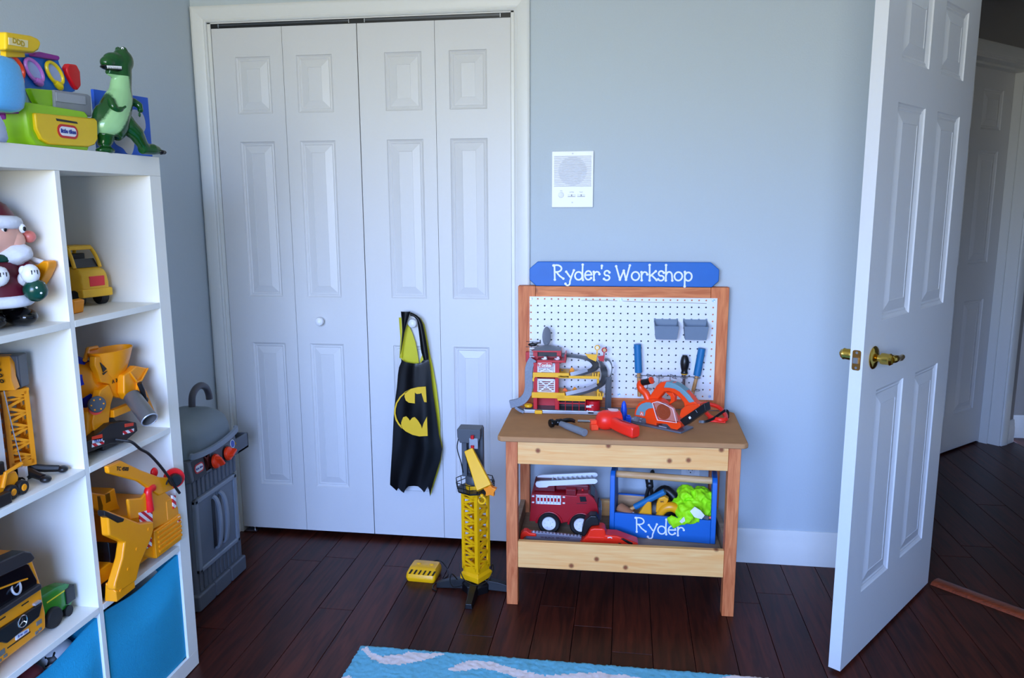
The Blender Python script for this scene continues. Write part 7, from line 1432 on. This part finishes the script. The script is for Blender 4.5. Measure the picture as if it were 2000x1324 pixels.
mb.tube(spline([DV[25]+Vector((.002,.004,-.012)),DV[25]+Vector((.008,.002,.004)),DV[1]+Vector((-.006,0,0)),DV[2]+Vector((-.004,0,0)),DV[3],DV[4],DV[5],DV[6]],5), [.020+.0034*i for i in range(6)]+[.040,.042,.0435,.044,.0445,.0445,.044,.0432,.042,.041,.040,.0385,.037,.0355,.034,.032,.030,.0285,.0275,.027,.0265,.026,.0255,.025,.025,.025,.0255,.0255,.026,.026][:30], 18)
mb.tube(spline([DV[25]+Vector((.004,.004,0)),DV[26]+Vector((.008,.006,-.010)),DV[26]+Vector((-.010,.012,-.035)),DV[26]+Vector((-.022,.014,-.056))],5), [.026-.0012*i for i in range(16)], 12)
e(DV[26]+Vector((.026,.004,-.006)), (.034,.030,.044)); e(DV[6]+Vector((.006,0,.004)), (.029,.027,.029)); e(DV[7]+Vector((.004,-.002,.0)), (.034,.023,.0165)); e(DV[8]+Vector((.006,-.002,-.002)), (.017,.020,.0145)); mb.tube([DV[6]+Vector((-.004,-.002,.002)),DV[8]+Vector((.006,-.002,-.001))], [.0225,.0155], 12)
e(DV[9]+Vector((.002,-.006,-.004)), (.010,.009,.009)); e(DV[9]+Vector((-.002,.010,-.004)), (.009,.008,.009))
mb.tube([DV[6]+Vector((.004,0,-.024)),DV[10]+Vector((.004,-.002,.0)),DV[11]+Vector((.002,-.003,.001))], [.019,.0145,.0105], 12)
mb.v = [Vector((p.x,p.y*.82,p.z)) for p in mb.v]
bdy = blend('body', mb, M_dino)
mb = MB(); mb.ell(DV[10]+Vector((-.010,-.004,.013)), (.036,.0155,.008)); mb.obj('mouth', gl_b, bdy)
for k in range(11):
    f = k/10; p = DV[8].lerp(DV[6], f*.82)+Vector((-.010,-.0185-.0012*math.sin(PI*f),-.0145)); mb = MB(); mb.cyl(p+Vector((0,0,.002)), p-Vector((0,0,.0045)), .0019, .0006, 6); mb.obj('tooth', M_white, bdy)
for k in range(7):
    f = k/6; p = DV[11].lerp(DV[10], f)+Vector((-.003,-.0115-.004*f,.0075+.005*f*f)); mb = MB(); mb.cyl(p-Vector((0,0,.003)), p+Vector((0,0,.0045)), .0019, .0007, 6); mb.obj('tooth', M_white, bdy)
mb = MB(); mb.ell(DV[27]+Vector((-.009,-.0075,.003)), (.0042,.0032,.0046)); ey = mb.obj('eye', M_white, bdy); mb = MB(); mb.ell(DV[27]+Vector((-.0115,-.0095,.003)), .0015); mb.obj('pupil', gl_b, ey)
mb = MB(); mb.tube([DV[12]+Vector((-.012,-.004,.010)),DV[12]+Vector((.0,-.010,-.01)),DV[13]+Vector((0,-.014,0)),DV[14]+Vector((0,-.010,0)),DV[14]+Vector((.008,-.010,-.010))], [.024,.0235,.0195,.0145,.014], 14)
mb.tube([DV[14]+Vector((-.006,-.010,-.012)),DV[15]+Vector((-.012,-.010,.002)),DV[15]+Vector((.006,-.010,0))], [.0135,.0145,.010], 12); mb.ell(DV[15]+Vector((-.012,-.004,-.0015)), (.036,.020,.0105)); lgR = blend('leg', mb, M_dleg)
for dx, dy in ((.022,-.012),(.028,.002),(.008,-.020)): mb = MB(); c_ = DV[15]+Vector((dx,dy,-.004)); mb.ell(c_, (.009,.0055,.0055)); mb.obj('claw', gl_b, lgR)
mb = MB(); mb.tube([DV[17]+Vector((-.01,.0,.0)),DV[17]+Vector((-.012,.002,-.02)),DV[18]+Vector((.006,.004,.0))], [.024,.018,.012], 12); mb.ell(DV[18]+Vector((.012,-.002,-.0105)), (.026,.018,.0095)); lgL = blend('leg', mb, M_dleg)
mb = MB(); mb.ell(DV[19]+Vector((.004,-.004,-.005)), (.008,.005,.005)); mb.obj('claw', gl_b, lgL)
mb = MB(); mb.tube(spline([DV[20]+Vector((-.012,-.018,0)),DV[21]+Vector((-.024,-.026,.004)),DV[21]+Vector((-.012,-.028,-.004)),DV[22]+Vector((-.020,-.027,.0))],4), [.0095]*6+[.008]*4+[.0065]*3, 10); mb.ell(DV[22]+Vector((-.012,-.027,.003)),(.0045,.003,.007)); mb.ell(DV[22]+Vector((-.022,-.027,.006)),(.003,.003,.006)); blend('arm', mb, M_dleg, .0018)
mb = MB(); mb.tube(spline([DV[23]+Vector((-.022,.0,-.004)),DV[23]+Vector((.0,-.006,-.006)),DV[24]+Vector((.004,-.014,.008)),DV[24]+Vector((.0,-.02,-.006))],4), [.011]*5+[.009]*4+[.007]*4, 10); mb.ell(DV[24]+Vector((-.004,-.02,-.014)),(.004,.003,.007)); blend('arm', mb, M_dleg, .0018)
